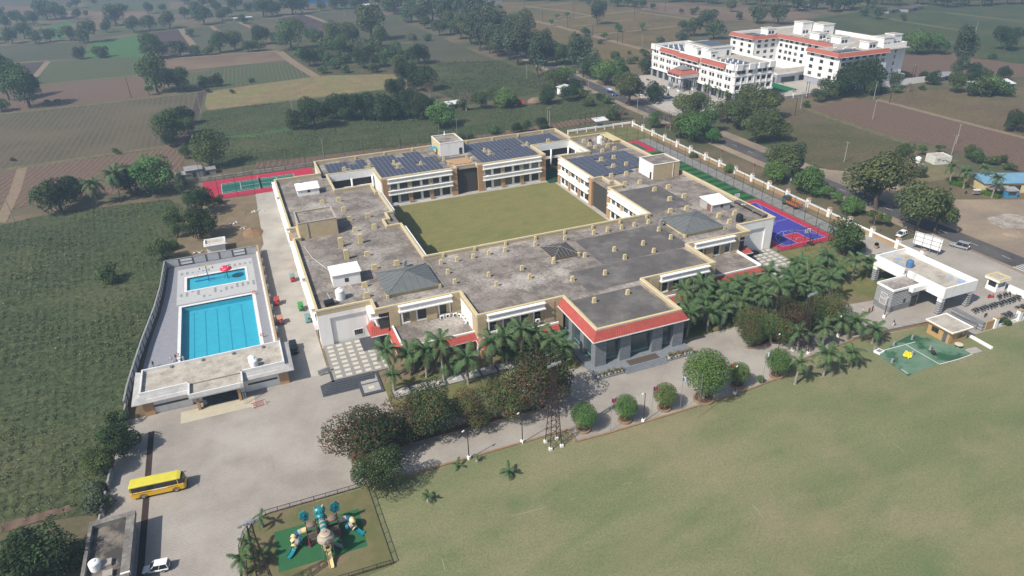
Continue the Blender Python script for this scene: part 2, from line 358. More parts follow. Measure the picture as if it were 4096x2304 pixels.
field([(450.56,485.47),(486.43,487.65),(572.48,512.93),(706.82,445.23),(433.44,256.73),(422.25,304.59),(399.10,332.85),(421.92,356.02),(444.82,381.27),(438.47,439.55)], CROP_D)
field([(393.03,330.39),(426.81,324.61),(421.42,303.94),(432.14,255.87),(418.26,246.74),(377.04,261.08),(347.02,277.33),(347.02,291.60)], SOIL_R)
field([(291.79,253.11),(318.62,265.80),(340.88,249.65),(335.09,192.05),(292.74,164.20),(290.77,244.50)], MIXG)
field([(248.52,254.42),(288.18,256.95),(290.06,244.43),(292.12,163.80),(250.89,136.69),(252.99,170.48),(250.89,194.70),(245.21,194.37)], SOIL_R)
field([(231.61,268.43),(234.57,263.14),(247.42,253.52),(244.66,194.35),(242.68,189.80),(216.40,180.90),(202.56,175.29),(194.25,183.08),(194.14,193.36),(211.25,221.25),(218.53,240.05)], GREENBR)
field([(-123.45,341.10),(-89.22,323.40),(-81.48,322.96),(-29.32,325.68),(-20.65,318.91),(-23.54,278.61),(-26.38,269.30),(-61.77,274.34),(-76.17,270.93),(-101.40,260.67)], SOIL_R)
def track(pts, w, m=None):
    FZ[0] += .002
    return struct('dirt_track', MB().sheet(ribbon(pts, w), FZ[0]), m or PATH_D)
BUND = mat('grassy_bund', (.15,.135,.065), (.09,.095,.04), .3, 1, fine=.35, fscale=.8)
for pts, w_, m_ in (([(40.75,557.13),(43.65,517.08),(47.66,480.92),(51.77,448.51)],5.5,None),([(-27.79,734.27),(-20.88,658.86),(-14.16,589.91)],5,None),([(-81.48,322.96),(-78.36,291.29),(-77.58,277.77),(-76.51,257.69)],3.5,None),([(87.65,779.34),(97.36,707.74),(105.44,650.20),(110.78,633.12)],5,None),([(-1.92,739.89),(9.06,637.41)],4,None),([(23.17,752.61),(38.04,666.00)],4,None),
    ([(-108.15,509.50),(-83.22,510.85),(-47.41,511.32)],4,BUND),([(-110.52,433.49),(-64.81,434.29),(-15.54,438.25)],4,BUND),([(-144.57,609.54),(-113.91,606.01)],3.5,None),([(-89.22,323.40),(-61.61,325.86),(-30.18,328.54)],3.5,BUND),([(-38.86,568.33),(39.98,560.00)],4,None),([(-113.88,601.61),(-111.46,521.64)],4,None),([(12.48,391.57),(48.42,392.47),(88.17,394.14)],4,BUND),([(-53.48,720.51),(-50.72,587.87)],4,BUND),([(123.61,547.55),(137.02,545.78)],3,None),
    ([(259.07,645.12),(266.75,574.03),(267.58,511.72),(268.29,459.22),(269.09,420.83)],6,None),([(299.21,711.59),(316.98,659.24),(321.96,606.80),(375.85,618.31)],5,None),([(275.90,593.74),(321.96,606.80)],4,None),([(270.97,506.63),(309.05,506.79),(350.08,511.54)],4,None),([(275.06,554.71),(306.27,558.94),(338.89,564.94)],3,None),([(285.67,710.79),(320.59,706.93),(354.94,709.52)],4,None),([(370.42,603.91),(378.97,564.12),(384.04,529.62)],4,None),
    ([(249.31,254.64),(245.97,220.33),(244.67,193.88),(241.15,169.16)],3.5,BUND),([(290.60,252.59),(290.77,244.50),(290.32,213.71),(290.50,178.15)],3.5,None),([(520.61,480.14),(510.79,421.52),(508.05,368.62)],5,BUND),([(582.31,453.99),(583.29,387.17)],5,BUND),([(-71.61,188.96),(-63.26,189.15),(-52.34,188.86),(-39.30,190.16),(-29.35,190.80)],2.2,BUND),([(4.65,283.43),(25.61,280.61),(73.73,277.28),(125.77,280.99),(157.10,283.78)],9,SOIL_R)):
    track(pts, w_, m_)
# left foreground field beside the pool
COTTON_POLY = [(-101.40,260.67),(-76.13,255.69),(-59.83,260.08),(-26.08,257.01),(-21.52,246.55),(-23.31,209.25),(-25.80,203.11),(-26.99,185.99),(-27.95,174.88),(-30.12,157.82),(-31.02,140.69),(-30.65,132.54),(-32.07,112.27),(-32.40,105.80),(-34.21,103.51),(-45.72,105.54),(-47.02,105.22),(-69.35,114.89),(-79.42,145.88)]
field(COTTON_POLY, CROP_D)
field([(-69.35,114.89),(-47.35,106.92),(-37.51,107.07),(-36.47,105.66),(-45.54,104.58),(-67.72,109.88)], SOIL_R)

ASPH = mat('worn_asphalt', (.085,.08,.08), (.065,.062,.064), .5, .95, c3=(.115,.105,.098), scale3=.08, fine=.12, fscale=3, spec=.15)
DIRT = mat('dusty_ground', (.31,.245,.175), (.245,.195,.145), .12, 1, c3=(.19,.155,.13), scale3=.05, fine=.16, fscale=2, spec=.05)
DIRTG = mat('grassy_dust', (.16,.14,.075), (.22,.175,.11), .15, 1, c3=(.12,.12,.055), scale3=.06, fine=.22, fscale=1.5, spec=.05)
CAMP = mat('campus_bare_soil', (.22,.165,.11), (.17,.13,.085), .3, 1, c3=(.14,.125,.065), scale3=.08, fine=.2, fscale=2, spec=.05)

ROADC = [(184.5,-60),(183.6,60),(183.2,120),(183.2,180),(184,240),(184.2,310),(186.4,375),(190.5,450),(197,540),(207,660),(225,800)]
struct('road_shoulder', MB().sheet(ribbon([(x+.8,y) for x,y in ROADC], 17), .052), DIRT)
struct('bare_verge', MB().sheet([(187,70),(240,70),(232,120),(227.06,134.04),(205.96,144.29),(208.35,157.57),(215.15,164.32),(207.80,171.49),(188,190)], .064), DIRT)
struct('grassy_verge', MB().sheet([(209.27,176.84),(227.65,176.56),(237.57,170.30),(230.26,160.36),(221.43,157.79),(208.57,158.55),(200.84,171.40)], .07), DIRTG)
struct('rubble_patch', MB().sheet([(203.24,128.60),(206.97,128.54),(211.62,128.51),(213.63,126.22),(213.69,122.30),(216.77,119.98),(203.72,111.08),(199.87,115.18),(201.41,118.33),(199.85,119.87),(200.42,122.41),(200.50,125.25)], .074), mat('rubble_grey', (.36,.33,.29), (.25,.21,.165), .35, 1, fine=.35, fscale=1.2, lo=.4, hi=.6))
heap('dirt_mound', (200.35,117.27), 4.2, 1.2, DIRT, 3, 1.1, .8)
struct('road', MB().sheet(ribbon(ROADC, 7.4), .078), ASPH)
PAINT = mat('road_paint', (.62,.61,.57), (.45,.44,.42), 2, .8)
road = bpy.data.objects['road']
for k in range(26):
    y = 78+k*9.5
    i = max(j for j in range(len(ROADC)) if ROADC[j][1] <= y); a, b = ROADC[i], ROADC[i+1]; t = (y-a[1])/(b[1]-a[1]); x = a[0]+(b[0]-a[0])*t
    MB().box(x-.08, x+.08, y, y+2.6, .081, .083).build('lane_marking', PAINT, road)
for k in range(8):
    MB().box(179.4+k*.98, 179.9+k*.98, 100.2, 103.2, .081, .083).build('crossing_stripe', PAINT, road)

struct('campus_ground', MB().sheet([(-32,68),(163,68),(163,266.5),(-18,271),(-18,250),(-26,198.3),(-.6,198.3),(-.6,127),(-32,127)], .05), CAMP)
def paver_mat():
    m = mat('block_paving', (.325,.292,.255), (.262,.236,.208), .16, .9, c3=(.38,.35,.31), scale3=.06, fine=.10, fscale=2.5, spec=.15)
    n, l = m.node_tree.nodes, m.node_tree.links; b = n['Principled BSDF']
    src = b.inputs['Base Color'].links[0].from_socket
    geo = n.new('ShaderNodeNewGeometry'); sp = n.new('ShaderNodeSeparateXYZ'); l.new(geo.outputs['Position'], sp.inputs[0])
    pp = n.new('ShaderNodeMath'); pp.operation = 'PINGPONG'; pp.inputs[1].default_value = 3.6; l.new(sp.outputs[0], pp.inputs[0])
    ad = n.new('ShaderNodeMath'); ad.operation = 'ADD'; l.new(sp.outputs[1], ad.inputs[0]); l.new(pp.outputs[0], ad.inputs[1])
    mo = n.new('ShaderNodeMath'); mo.operation = 'MULTIPLY'; mo.inputs[1].default_value = 2*pi/.62; l.new(ad.outputs[0], mo.inputs[0])
    si = n.new('ShaderNodeMath'); si.operation = 'SINE'; l.new(mo.outputs[0], si.inputs[0])
    mr = n.new('ShaderNodeMapRange'); mr.inputs[1].default_value = -1; mr.inputs[2].default_value = 1; mr.inputs[3].default_value = .94; mr.inputs[4].default_value = 1.04; l.new(si.outputs[0], mr.inputs[0])
    cc = n.new('ShaderNodeCombineColor'); [l.new(mr.outputs[0], cc.inputs[k]) for k in range(3)]
    x = n.new('ShaderNodeMix'); x.data_type = 'RGBA'; x.blend_type = 'MULTIPLY'; x.inputs[0].default_value = 1; l.new(src, x.inputs[6]); l.new(cc.outputs[0], x.inputs[7])
    l.new(x.outputs[2], b.inputs['Base Color'])
    return m
PAVE = paver_mat()
struct('paved_yard', MB().sheet([(-32,55),(-11,55),(-11,86),(-8.5,92),(8,92),(45,91),(45,87),(97,87),(97,91),(136,90.5),(136,80),(177,80),(179,127),(164.5,127),(163,135),(150,135),(150,112),(140,104),(17,118.5),(8.5,124),(8,128),(-31.5,128)], .058), PAVE)
struct('service_lane', MB().sheet([(-.6,128),(8,128),(8,250),(2,250),(1,203),(-.6,198)], .062), CONC)
struct('perimeter_path', MB().sheet([(153.6,135),(158.6,135),(158.6,246),(153.6,246)], .062), mat('grey_path', (.27,.26,.245), (.22,.21,.2), .6, .9, fine=.12))
struct('drain_channel', MB().box(-26.05,-25.55,70,122.3,.0,.06).box(-26.3,-26.05,70,122.3,.0,.075).box(-25.55,-25.3,70,122.3,.0,.075), mat('drain_dark', (.03,.022,.018), (.06,.035,.025), .8, 1))
LAWN = mat('cricket_lawn', (.186,.190,.100), (.135,.157,.076), .085, 1, c3=(.235,.205,.127), scale3=.055, fine=.26, fscale=3.2, detail=9, spec=.05, stretch=(.35,1.3,1), rot=-.33, lo=.38, hi=.66, lo3=.47, hi3=.74)
def add_spots(m, spots):
    """soft worn or watered patches (x, y, rx, ry, angle, colour) in the turf itself"""
    n, l = m.node_tree.nodes, m.node_tree.links; b = n['Principled BSDF']; cur = b.inputs['Base Color'].links[0].from_socket
    geo = n.new('ShaderNodeNewGeometry'); nz = n.new('ShaderNodeTexNoise'); nz.inputs['Scale'].default_value = .45; nz.inputs['Detail'].default_value = 6; l.new(geo.outputs['Position'], nz.inputs['Vector'])
    for x, y, rx, ry, a, c, st in spots:
        mp = n.new('ShaderNodeMapping'); mp.vector_type = 'TEXTURE'; mp.inputs['Location'].default_value = (x,y,0); mp.inputs['Rotation'].default_value = (0,0,a); mp.inputs['Scale'].default_value = (rx,ry,1000); l.new(geo.outputs['Position'], mp.inputs['Vector'])
        ln = n.new('ShaderNodeVectorMath'); ln.operation = 'LENGTH'; l.new(mp.outputs[0], ln.inputs[0])
        ad = n.new('ShaderNodeMath'); ad.operation = 'MULTIPLY_ADD'; ad.inputs[1].default_value = 1.3; l.new(nz.outputs['Fac'], ad.inputs[0]); l.new(ln.outputs['Value'], ad.inputs[2])
        mr = n.new('ShaderNodeMapRange'); mr.inputs[1].default_value = 2.0; mr.inputs[2].default_value = .8; mr.inputs[3].default_value = 0; mr.inputs[4].default_value = st*.45; l.new(ad.outputs[0], mr.inputs[0])
        x_ = n.new('ShaderNodeMix'); x_.data_type = 'RGBA'; l.new(mr.outputs[0], x_.inputs[0]); l.new(cur, x_.inputs[6]); x_.inputs[7].default_value = (*c,1); cur = x_.outputs[2]
    l.new(cur, b.inputs['Base Color'])
TANP, GRN = (.27,.215,.13), (.06,.125,.05)
add_spots(LAWN, [(*(71.89,54.99),4.5,3.2,.2,TANP,.8),(*(29.87,77.98),2.2,1.7,0,GRN,.8),(*(76.75,71.08),1.5,1.2,0,GRN,.7),(*(103.08,54.93),6,1.6,.5,GRN,.6),(*(83.32,54.95),7,1.3,.45,GRN,.5),(*(36.55,67.74),13,.9,.30,GRN,.55),(*(51.34,63.25),10,.9,.30,GRN,.5),(*(36.34,78.04),11,.9,.28,GRN,.5),(*(145.61,78.26),8,4,-.5,GRN,.6),(*(78.84,42.39),2.2,1.6,0,GRN,.9),(*(80.97,44.70),8,2.2,.1,GRN,.5),(*(10.62,74.06),4,2.5,.3,TANP,.5),(*(109.30,73.38),5,1.5,.2,TANP,.5),(*(65.53,84.29),9,2.2,.1,TANP,.7),(*(56.04,86.05),6,1.3,.0,TANP,.7),(*(43.94,62.68),7,3,.3,TANP,.5),(*(88.76,39.80),8,3.5,.2,TANP,.7),(*(62.79,50.80),6,2.5,.3,TANP,.5),(*(124.35,72.69),4,1.6,-.4,TANP,.6)])
LAWN_POLY = [(-12.3,20),(-12.1,85.4),(-11.4,88.4),(-9.3,91.1),(7.4,91.9),(15,91.3),(45.7,91),(45.6,87.6),(52,87.25),(80,87.4),(93.6,88.5),(96.2,91.3),(115.5,93.0),(136.2,91.1),(137,84.3),(149,84),(210,83.5),(210,-40),(-12.3,-40)]
struct('lawn', MB().sheet(LAWN_POLY, .07), LAWN)
KERB = mat('kerb_brown', (.30,.20,.12), (.24,.16,.10), 1, .9, fine=.1)
kp = [(7.6,91.95),(15,91.45),(45.6,91.15),(45.55,87.6),(52,87.3),(80,87.45),(93.6,88.55),(96.2,91.4),(115.5,93.2),(126,92.5),(136.2,91.3)]
km = MB()
for a, b in zip(kp, kp[1:]): km.bar((*a,.16), (*b,.16), .38, .32)
struct('lawn_kerb', km, KERB)
CYL = mat('courtyard_lawn', (.205,.185,.075), (.16,.163,.064), .22, 1, c3=(.12,.148,.052), scale3=.08, detail=9, fine=.24, fscale=2.2, spec=.05, stretch=(1,2.6,1), lo3=.55, hi3=.75)
struct('courtyard_path', MB().sheet([(36,154),(103,154),(103,219),(36,219)], .056), CONC)
struct('courtyard_lawn', MB().sheet([(38.6,155.5),(100.6,155.5),(100.6,215.6),(38.6,215.6)], .075), CYL)
GRASS = mat('garden_grass', (.14,.14,.055), (.19,.165,.08), .4, 1, c3=(.09,.115,.04), scale3=.15, fine=.2, fscale=2, spec=.05)
struct('side_lawn', MB().sheet([(131.3,136),(152,135.3),(150,112),(141,104),(117,112),(117,127),(131.3,127)], .066), GRASS)
for nm, pl in (('palm_garden', [(17.6,119),(57.3,119),(57.3,108.5),(17.6,108.5)]), ('palm_garden', [(82,119),(131,119),(131,113),(121,108.4),(82,108.4)])):
    struct(nm, MB().prism(pl, .0, .3), GRASS)
for pl in ([(7.3,99.9),(20,101.2),(45.2,99.4),(45.3,98.5),(20,99),(8,98.1)], [(92.5,100.3),(98.5,100.9),(119.5,102.0),(124,101.2),(117,98.9),(98,99.1),(93,99.6)]):
    v = struct('tree_verge', MB().prism(pl, .0, .26), KERB)
    cxm = sum(p[0] for p in pl)/len(pl); cym = sum(p[1] for p in pl)/len(pl)
    MB().sheet([(p[0]+(cxm-p[0])*.02, p[1]+(cym-p[1])*.32) for p in pl], .27).build('planting_soil', SOILD, v)
# garden walk of granite slabs with pale centre squares between the palm beds
SLAB = mat('walk_slab', (.36,.345,.33), (.31,.30,.285), 1, .8, fine=.1); SLABC = mat('cream_slab', (.58,.55,.42), (.52,.49,.38), 1, .8)
for x0, x1 in ((18.5,57), (82.5,122)):
    g = struct('garden_walk', MB().box(x0, x1, 113.2, 116.4, .0, .33), DARKST)
    x = x0+.3
    while x+3.2 < x1:
        MB().box(x, x+3.2, 113.5, 116.1, .33, .345).build('slab', SLAB, g); MB().box(x+1.1, x+2.1, 114.3, 115.3, .345, .35).build('centre_slab', SLABC, g); x += 3.7

# ------------------------------------------------------------------ sports courts
CRED = mat('court_red', (.42,.028,.06), (.37,.025,.055), .3, .8, fine=.06); CBLUE = mat('court_blue', (.055,.05,.30), (.045,.042,.26), .3, .8, fine=.06); CGRN = mat('court_green', (.015,.115,.085), (.012,.1,.075), .3, .8, fine=.06)
LINE = mat('line_white', (.72,.72,.72), rough=.7)
def lines(parent, segs, z, w=.07, lm=None):
    for s_ in segs: 
        m = MB()
        for a, b in zip(s_, s_[1:]):
            d = Vector((b[0]-a[0], b[1]-a[1])).normalized()*w; n = Vector((-d.y, d.x))*.5
            m.add([(a[0]-n.x,a[1]-n.y,z),(b[0]-n.x,b[1]-n.y,z),(b[0]+n.x,b[1]+n.y,z),(a[0]+n.x,a[1]+n.y,z)], [(0,1,2,3)])
        m.build('court_line', lm or LINE, parent)
def arc(cx, cy, r, a0, a1, n=20): return [(cx+r*cos(radians(a0+(a1-a0)*i/n)), cy+r*sin(radians(a0+(a1-a0)*i/n))) for i in range(n+1)]
bc = struct('basketball_court', MB().sheet([(133.2,135.7),(153,135.7),(153,170.2),(133.2,170.2)], .08), CRED)
MB().sheet([(135.4,138),(150.5,138),(150.5,168.2),(135.4,168.2)], .084).build('playing_area', CBLUE, bc)
MB().sheet([(140.5,138),(145.6,138),(145.6,144),(140.5,144)], .088).build('key_area', CRED, bc)
MB().sheet([(140.5,162.2),(145.6,162.2),(145.6,168.2),(140.5,168.2)], .088).build('key_area', CRED, bc)
ML = 143.05
lines(bc, [[(135.4,138),(150.5,138),(150.5,168.2),(135.4,168.2),(135.4,138)], [(135.4,153.1),(150.5,153.1)], arc(ML,153.1,1.8,0,360,28),
    [(140.5,138),(140.5,144),(145.6,144),(145.6,138)], arc(ML,144,1.8,0,180), arc(ML,139.6,6.75,0,180,30), [(136.3,138),(136.3,139.6)], [(149.8,138),(149.8,139.6)], arc(ML,139.6,1.3,0,180),
    [(140.5,168.2),(140.5,162.2),(145.6,162.2),(145.6,168.2)], arc(ML,162.2,1.8,180,360), arc(ML,166.6,6.75,180,360,30)], .092)
tf = struct('football_turf', MB().sheet([(146.8,171),(153.2,171),(153.2,230),(146.8,230)], .08), mat('turf_green', (.028,.135,.028), (.024,.115,.024), .4, .95, fine=.1))
for k in range(13):
    y = 171.6+k*4.5
    MB().sheet([(146.8,y),(153.2,y),(153.2,y+2.25),(146.8,y+2.25)], .084).build('turf_band', mat('turf_dark', (.016,.06,.03), (.014,.05,.026), .4, .95, fine=.1), tf)
tr = struct('tennis_court', MB().sheet([(143,230.3),(153.2,230.3),(153.2,245.3),(143,245.3)], .08), CRED)
MB().sheet([(145,232.5),(150.2,232.5),(150.2,243),(145,243)], .084).build('playing_area', CGRN, tr)
tl = struct('tennis_court', MB().sheet([(-15,249.3),(24,249.3),(24,271),(-15,271)], .08), CRED)
MB().sheet([(-8.9,254.6),(17,254.6),(17,266.2),(-8.9,266.2)], .084).build('playing_area', CGRN, tl)
lines(tl, [[(-8.7,254.8),(16.8,254.8),(16.8,266),(-8.7,266),(-8.7,254.8)], [(-8.7,256.2),(16.8,256.2)], [(-8.7,264.6),(16.8,264.6)], [(-2.3,256.2),(-2.3,264.6)], [(10.4,256.2),(10.4,264.6)], [(-2.3,260.4),(10.4,260.4)]], .088, .12)
MB().bar((4.05,254.2,.6),(4.05,266.6,.6),.03,.9).build('net', mat('net_grey', (.3,.32,.32), rough=.9), tl)
for y in (254.2,266.6): MB().tube([(4.05,y,.08),(4.05,y,1.15)], .05).build('net_post', WHITE, tl)
struct('back_lawn', MB().sheet([(131,246),(162.5,246),(162.5,265.5),(131,267)], .066), GRASS)
nm_ = struct('practice_mat', MB().sheet([(115.97,87.20),(123.56,88.90),(128.93,89.81),(131.22,87.20),(132.43,84.75),(136.24,79.10),(130.22,78.93),(124.59,79.06),(120.09,79.12),(115.39,78.56)], .082), mat('green_matting', (.09,.18,.11), (.14,.21,.155), .35, .9, c3=(.03,.09,.045), scale3=.16, fine=.1, lo3=.5, hi3=.58))
lines(nm_, [[(118.52,87.52),(127.19,87.25)], [(124.47,87.39),(124.59,79.06)], [(124.59,79.06),(129.53,78.83),(134.63,78.99)], [(116.13,80.90),(116.10,79.19)]], .087, .14)
# faded chalk on the lawn
ch = bpy.data.objects['lawn']
lines(ch, [[(28.41,75.85),(34.27,75.48)], [(38.32,75.44),(39.53,75.34)], [(47.90,74.98),(49.60,74.82)], [(52.17,74.81),(53.75,74.71)], [(64.48,62.97),(64.21,60.04)], [(96.50,68.18),(96.43,66.57)], [(96.37,65.00),(96.35,62.46)], [(15.74,72.25),(15.57,69.99)]], .075, .05, mat('faded_chalk',(.38,.36,.28),rough=1))

# ------------------------------------------------------------------ wall helpers
class Wall:
    """a wall frame: s runs along the wall, d outwards, z up"""
    def __init__(s, p0, u, n): s.p = Vector((*p0, 0)); s.u = Vector((*u, 0)); s.n = Vector((*n, 0))
    def pt(s, a, d, z): q = s.p+s.u*a+s.n*d; return (q.x, q.y, z)
    def box(s, mb, s0, s1, d0, d1, z0, z1):
        P = [s.pt(s0,d0,z0), s.pt(s1,d0,z0), s.pt(s1,d1,z0), s.pt(s0,d1,z0), s.pt(s0,d0,z1), s.pt(s1,d0,z1), s.pt(s1,d1,z1), s.pt(s0,d1,z1)]
        F = [(3,2,1,0),(4,5,6,7),(0,1,5,4),(1,2,6,5),(2,3,7,6),(3,0,4,7)]
        if s.u.cross(s.n).z < 0: F = [f[::-1] for f in F]
        mb.add(P, F); return mb
    def solid(s, mb, L, z0, z1, th, ops, s_from=0.0):
        """wall slab with real openings ops = [(s0,s1,z0,z1)]"""
        xs = sorted(set([s_from, L]+[o[0] for o in ops]+[o[1] for o in ops]))
        for a, b in zip(xs, xs[1:]):
            if b-a < 1e-4: continue
            col = sorted([(o[2],o[3]) for o in ops if o[0] < b-1e-4 and o[1] > a+1e-4]); z = z0
            for c, d in col:
                if c > z+1e-4: s.box(mb, a, b, -th, 0, z, c)
                z = max(z, d)
            if z < z1-1e-4: s.box(mb, a, b, -th, 0, z, z1)
        return mb
    def window(s, parent, s0, s1, z0, z1, depth=.22, mull=1, fm=None, name='window', rail=False):
        m = MB(); t = .07
        s.box(m, s0, s1, -depth, -depth+.07, z0, z0+t); s.box(m, s0, s1, -depth, -depth+.07, z1-t, z1)
        s.box(m, s0, s0+t, -depth, -depth+.07, z0+t, z1-t); s.box(m, s1-t, s1, -depth, -depth+.07, z0+t, z1-t)
        for k in range(mull):
            c = s0+(s1-s0)*(k+1)/(mull+1); s.box(m, c-t/2, c+t/2, -depth, -depth+.06, z0+t, z1-t)
        if rail: s.box(m, s0+t, s1-t, -depth, -depth+.06, z0+(z1-z0)*.62, z0+(z1-z0)*.62+t)
        o = m.build(name, fm or FRAME, parent)
        g = MB(); s.box(g, s0, s1, -depth-.03, -depth+.01, z0, z1); g.build('pane', RND.choice(PANES), o)
        return o
def tile_slope(parent, a, b, c, d, name='tile_roof', rows=6, pitch=.42, m=None):
    """tiled slope: a-b upper edge, d-c lower edge; courses step and tiles roll"""
    a, b, c, d = Vector(a), Vector(b), Vector(c), Vector(d); mb = MB()
    L = max((b-a).length, (c-d).length); n = max(4, int(L/pitch))*2; nrm = (b-a).cross(d-a).normalized()
    if nrm.z < 0: nrm = -nrm
    vs = []; fs = []; R2 = rows*2
    for i in range(R2+1):
        row = i//2; low = i % 2
        v = (row+(0.999 if low else 0))/rows if i < R2 else 1.0
        for j in range(n+1):
            t = j/n; up = a.lerp(b, t); lo = d.lerp(c, t); p = up.lerp(lo, min(v,1))
            vs.append(p+nrm*((.05 if j % 2 else 0.0)+(.06 if low else 0.0)))
    fs = [(i*(n+1)+j, i*(n+1)+j+1, (i+1)*(n+1)+j+1, (i+1)*(n+1)+j) for i in range(R2) for j in range(n)]
    mb.add(vs, fs); o = mb.build(name, m or TILE, parent); o['kind'] = 'stuff'; return o

# ------------------------------------------------------------------ the school
ZR, ZP = 8.6, 9.7
sch = thing('school_building', 'large flat roofed school with cream parapets around a grassed courtyard and red tiled porch', 'school', (69.5, 150, 0))
rf = MB()
RECTS = [(8.6,37.3,138.3,213.8),(8.6,25,213.8,232),(23.3,115.7,229.7,246),(40.4,98.6,217.9,229.7),(101.9,130.7,138.3,213.8),(114,130.7,213.8,232),(37.3,101.9,133.7,155),(39.6,99.4,122.1,133.7),(59.8,79.2,106.7,122.1),(20.4,37.3,133.7,138.3),(101.9,118.6,133.7,138.3)]
for x0,x1,y0,y1 in RECTS: rf.sheet([(x0,y0),(x1,y0),(x1,y1),(x0,y1)], ZR)
roof = rf.build('roof', ROOF, sch)
# roof felt strips: darker bituminous sheets laid over the screed
FELT = mat('dark_roof_felt', (.125,.115,.11), (.10,.092,.088), .4, .95, c3=(.19,.175,.165), scale3=.15, fine=.15, fscale=2.5, spec=.1, lo3=.5, hi3=.7)
for x0,x1,y0,y1 in ((66.5,98.5,123,133.5),(76,101,134,149.5),(42,97.5,230.5,232),(103,118,157,176),(113.5,130,213.9,221),(61,78.5,107.5,121)):
    MB().sheet([(x0,y0),(x1,y0),(x1,y1),(x0,y1)], ZR+.012).build('felt_sheet', FELT, roof)
core = MB()
for x0,x1,y0,y1 in RECTS[:8]+RECTS[9:]: core.box(x0+.5,x1-.5,y0+.5,y1-.5,0,ZR-.25)
core.build('dark_core', mat('interior_shade', (.06,.055,.05), rough=1), sch)  # solid core, coloured dark to stand in for the unlit interior
# parapets: each run a box, cream coping band on top
PT = .42
runs = []
def para(x0, y0, x1, y1, inner='cream', z1=ZP, z0=ZR-.3, t=PT): runs.append((x0,y0,x1,y1,z0,z1,t))
# outline clockwise from the front left corner (centre lines)
OUT = [(8.55,138.25),(8.55,154.2),(8.55,180.2),(10.2,180.2),(10.2,188.2),(8.55,188.2),(8.55,213.6),(8.55,232.2),(23.2,232.2),(23.2,246.1),(115.7,246.1),(115.7,232.2),(130.8,232.2),(130.8,138.25),(118.8,138.25),(118.8,133.65),(99.45,133.65),(99.45,122.05),(79.45,122.05),(79.45,106.6),(59.6,106.6),(59.6,122.05),(39.55,122.05),(39.55,133.65),(20.3,133.65),(20.3,138.25),(8.55,138.25)]
for a, b in zip(OUT, OUT[1:]): para(*a, *b)
INN = [(37.1,155),(37.1,178.2),(33.2,178.2),(33.2,183.2),(35,183.2),(35,188),(37.1,188),(37.1,206.5),(36.2,206.5),(36.2,213.7),(24.9,213.7),(24.9,229.8),(40.5,229.8),(40.5,217.7),(65.8,217.7),(65.8,219.2),(73.4,219.2),(73.4,217.7),(98.5,217.7),(98.5,229.8),(114.1,229.8),(114.1,213.7),(102.1,213.7),(102.1,188.2),(105.2,188.2),(105.2,183.2),(106.8,183.2),(106.8,178.5),(102.1,178.5),(102.1,155),(37.1,155)]
for a, b in zip(INN, INN[1:]): para(*a, *b)
CORN = mat('white_cornice', (.78,.77,.74), rough=.6)
pcount = 0
for x0,y0,x1,y1,z0,z1,t in runs:
    m = MB(); h = t/2; e = .002*(pcount % 7); pcount += 1
    xa, xb, ya, yb = min(x0,x1)-h, max(x0,x1)+h, min(y0,y1)-h, max(y0,y1)+h
    m.box(xa+e, xb-e, ya+e, yb-e, z0, z1-.12-e)
    p = m.build('parapet', TAN, sch)
    c = MB(); g = .07; c.box(xa-g-e, xb+g+e, ya-g-e, yb+g+e, z1-.12-e, z1+e); c.build('coping', CREAM, p)
    c = MB(); c.box(xa-.05-e, xb+.05+e, ya-.05-e, yb+.05+e, z1-.30-e, z1-.20+e); c.build('cornice', CORN, p)
# parapet stub piers on the roof side
for i in range(9):
    for (x,y) in ((33.5+i*8.4-.0, 154.55), (27+i*10.4, 245.6)):
        if 36 < x < 112: MB().box(x-.28,x+.28,y-.42,y+.1,ZR,ZP-.14).build('pier', CREAM, sch)

# --- plain outer walls (the two storeys below the parapet)
def plain(x0, y0, x1, y1, m, z0=0., z1=ZR-.3, t=.36, name='wall'):
    xa, xb, ya, yb = min(x0,x1)-t/2, max(x0,x1)+t/2, min(y0,y1)-t/2, max(y0,y1)+t/2
    return MB().box(xa, xb, ya, yb, z0, z1).build(name, m, sch)
for a, b, mt in (((8.55,138.5),(8.55,180),WHITE),((10.2,180.4),(10.2,188),BROWN),((8.55,188.4),(8.55,232),WHITE),((8.8,232.2),(23,232.2),WHITE),((23.2,232.5),(23.2,245.9),WHITE),((23.4,246.1),(115.5,246.1),TAN),((115.7,245.9),(115.7,232.4),WHITE),((115.9,232.2),(130.6,232.2),WHITE),((130.8,232),(130.8,138.5),WHITE),
               ((37.1,155.2),(37.1,178),BROWN),((37.1,188.2),(37.1,213.5),BROWN),((35,183),(35,188),BROWN),((33.2,178.4),(33.2,183.2),BROWN),((33.4,178.2),(36.9,178.2),BROWN),((35.2,188),(36.9,188),BROWN),((37.3,155),(101.9,155),BROWN),((40.5,229.6),(40.5,217.9),WHITE2),((98.5,229.6),(98.5,217.9),TAN)):
    plain(*a, *b, mt)
# cladding courses: raised boards with dark joints on the brown and tan walls
def clad(W_, L, z0, z1, m, ops=(), h=.62, name='cladding', off=.06):
    mb = MB(); z = z0
    while z < z1-.05:
        zz = min(z+h-.035, z1)
        xs = sorted(set([0.0, L]+[o[0] for o in ops]+[o[1] for o in ops]))
        for a, b in zip(xs, xs[1:]):
            if any(o[0] < b-1e-4 and o[1] > a+1e-4 and o[2] < zz and o[3] > z for o in ops): continue
            W_.box(mb, a, b, 0, off, z, zz)
        z += h
    o = mb.build(name, m, sch); o['kind'] = 'stuff'; return o
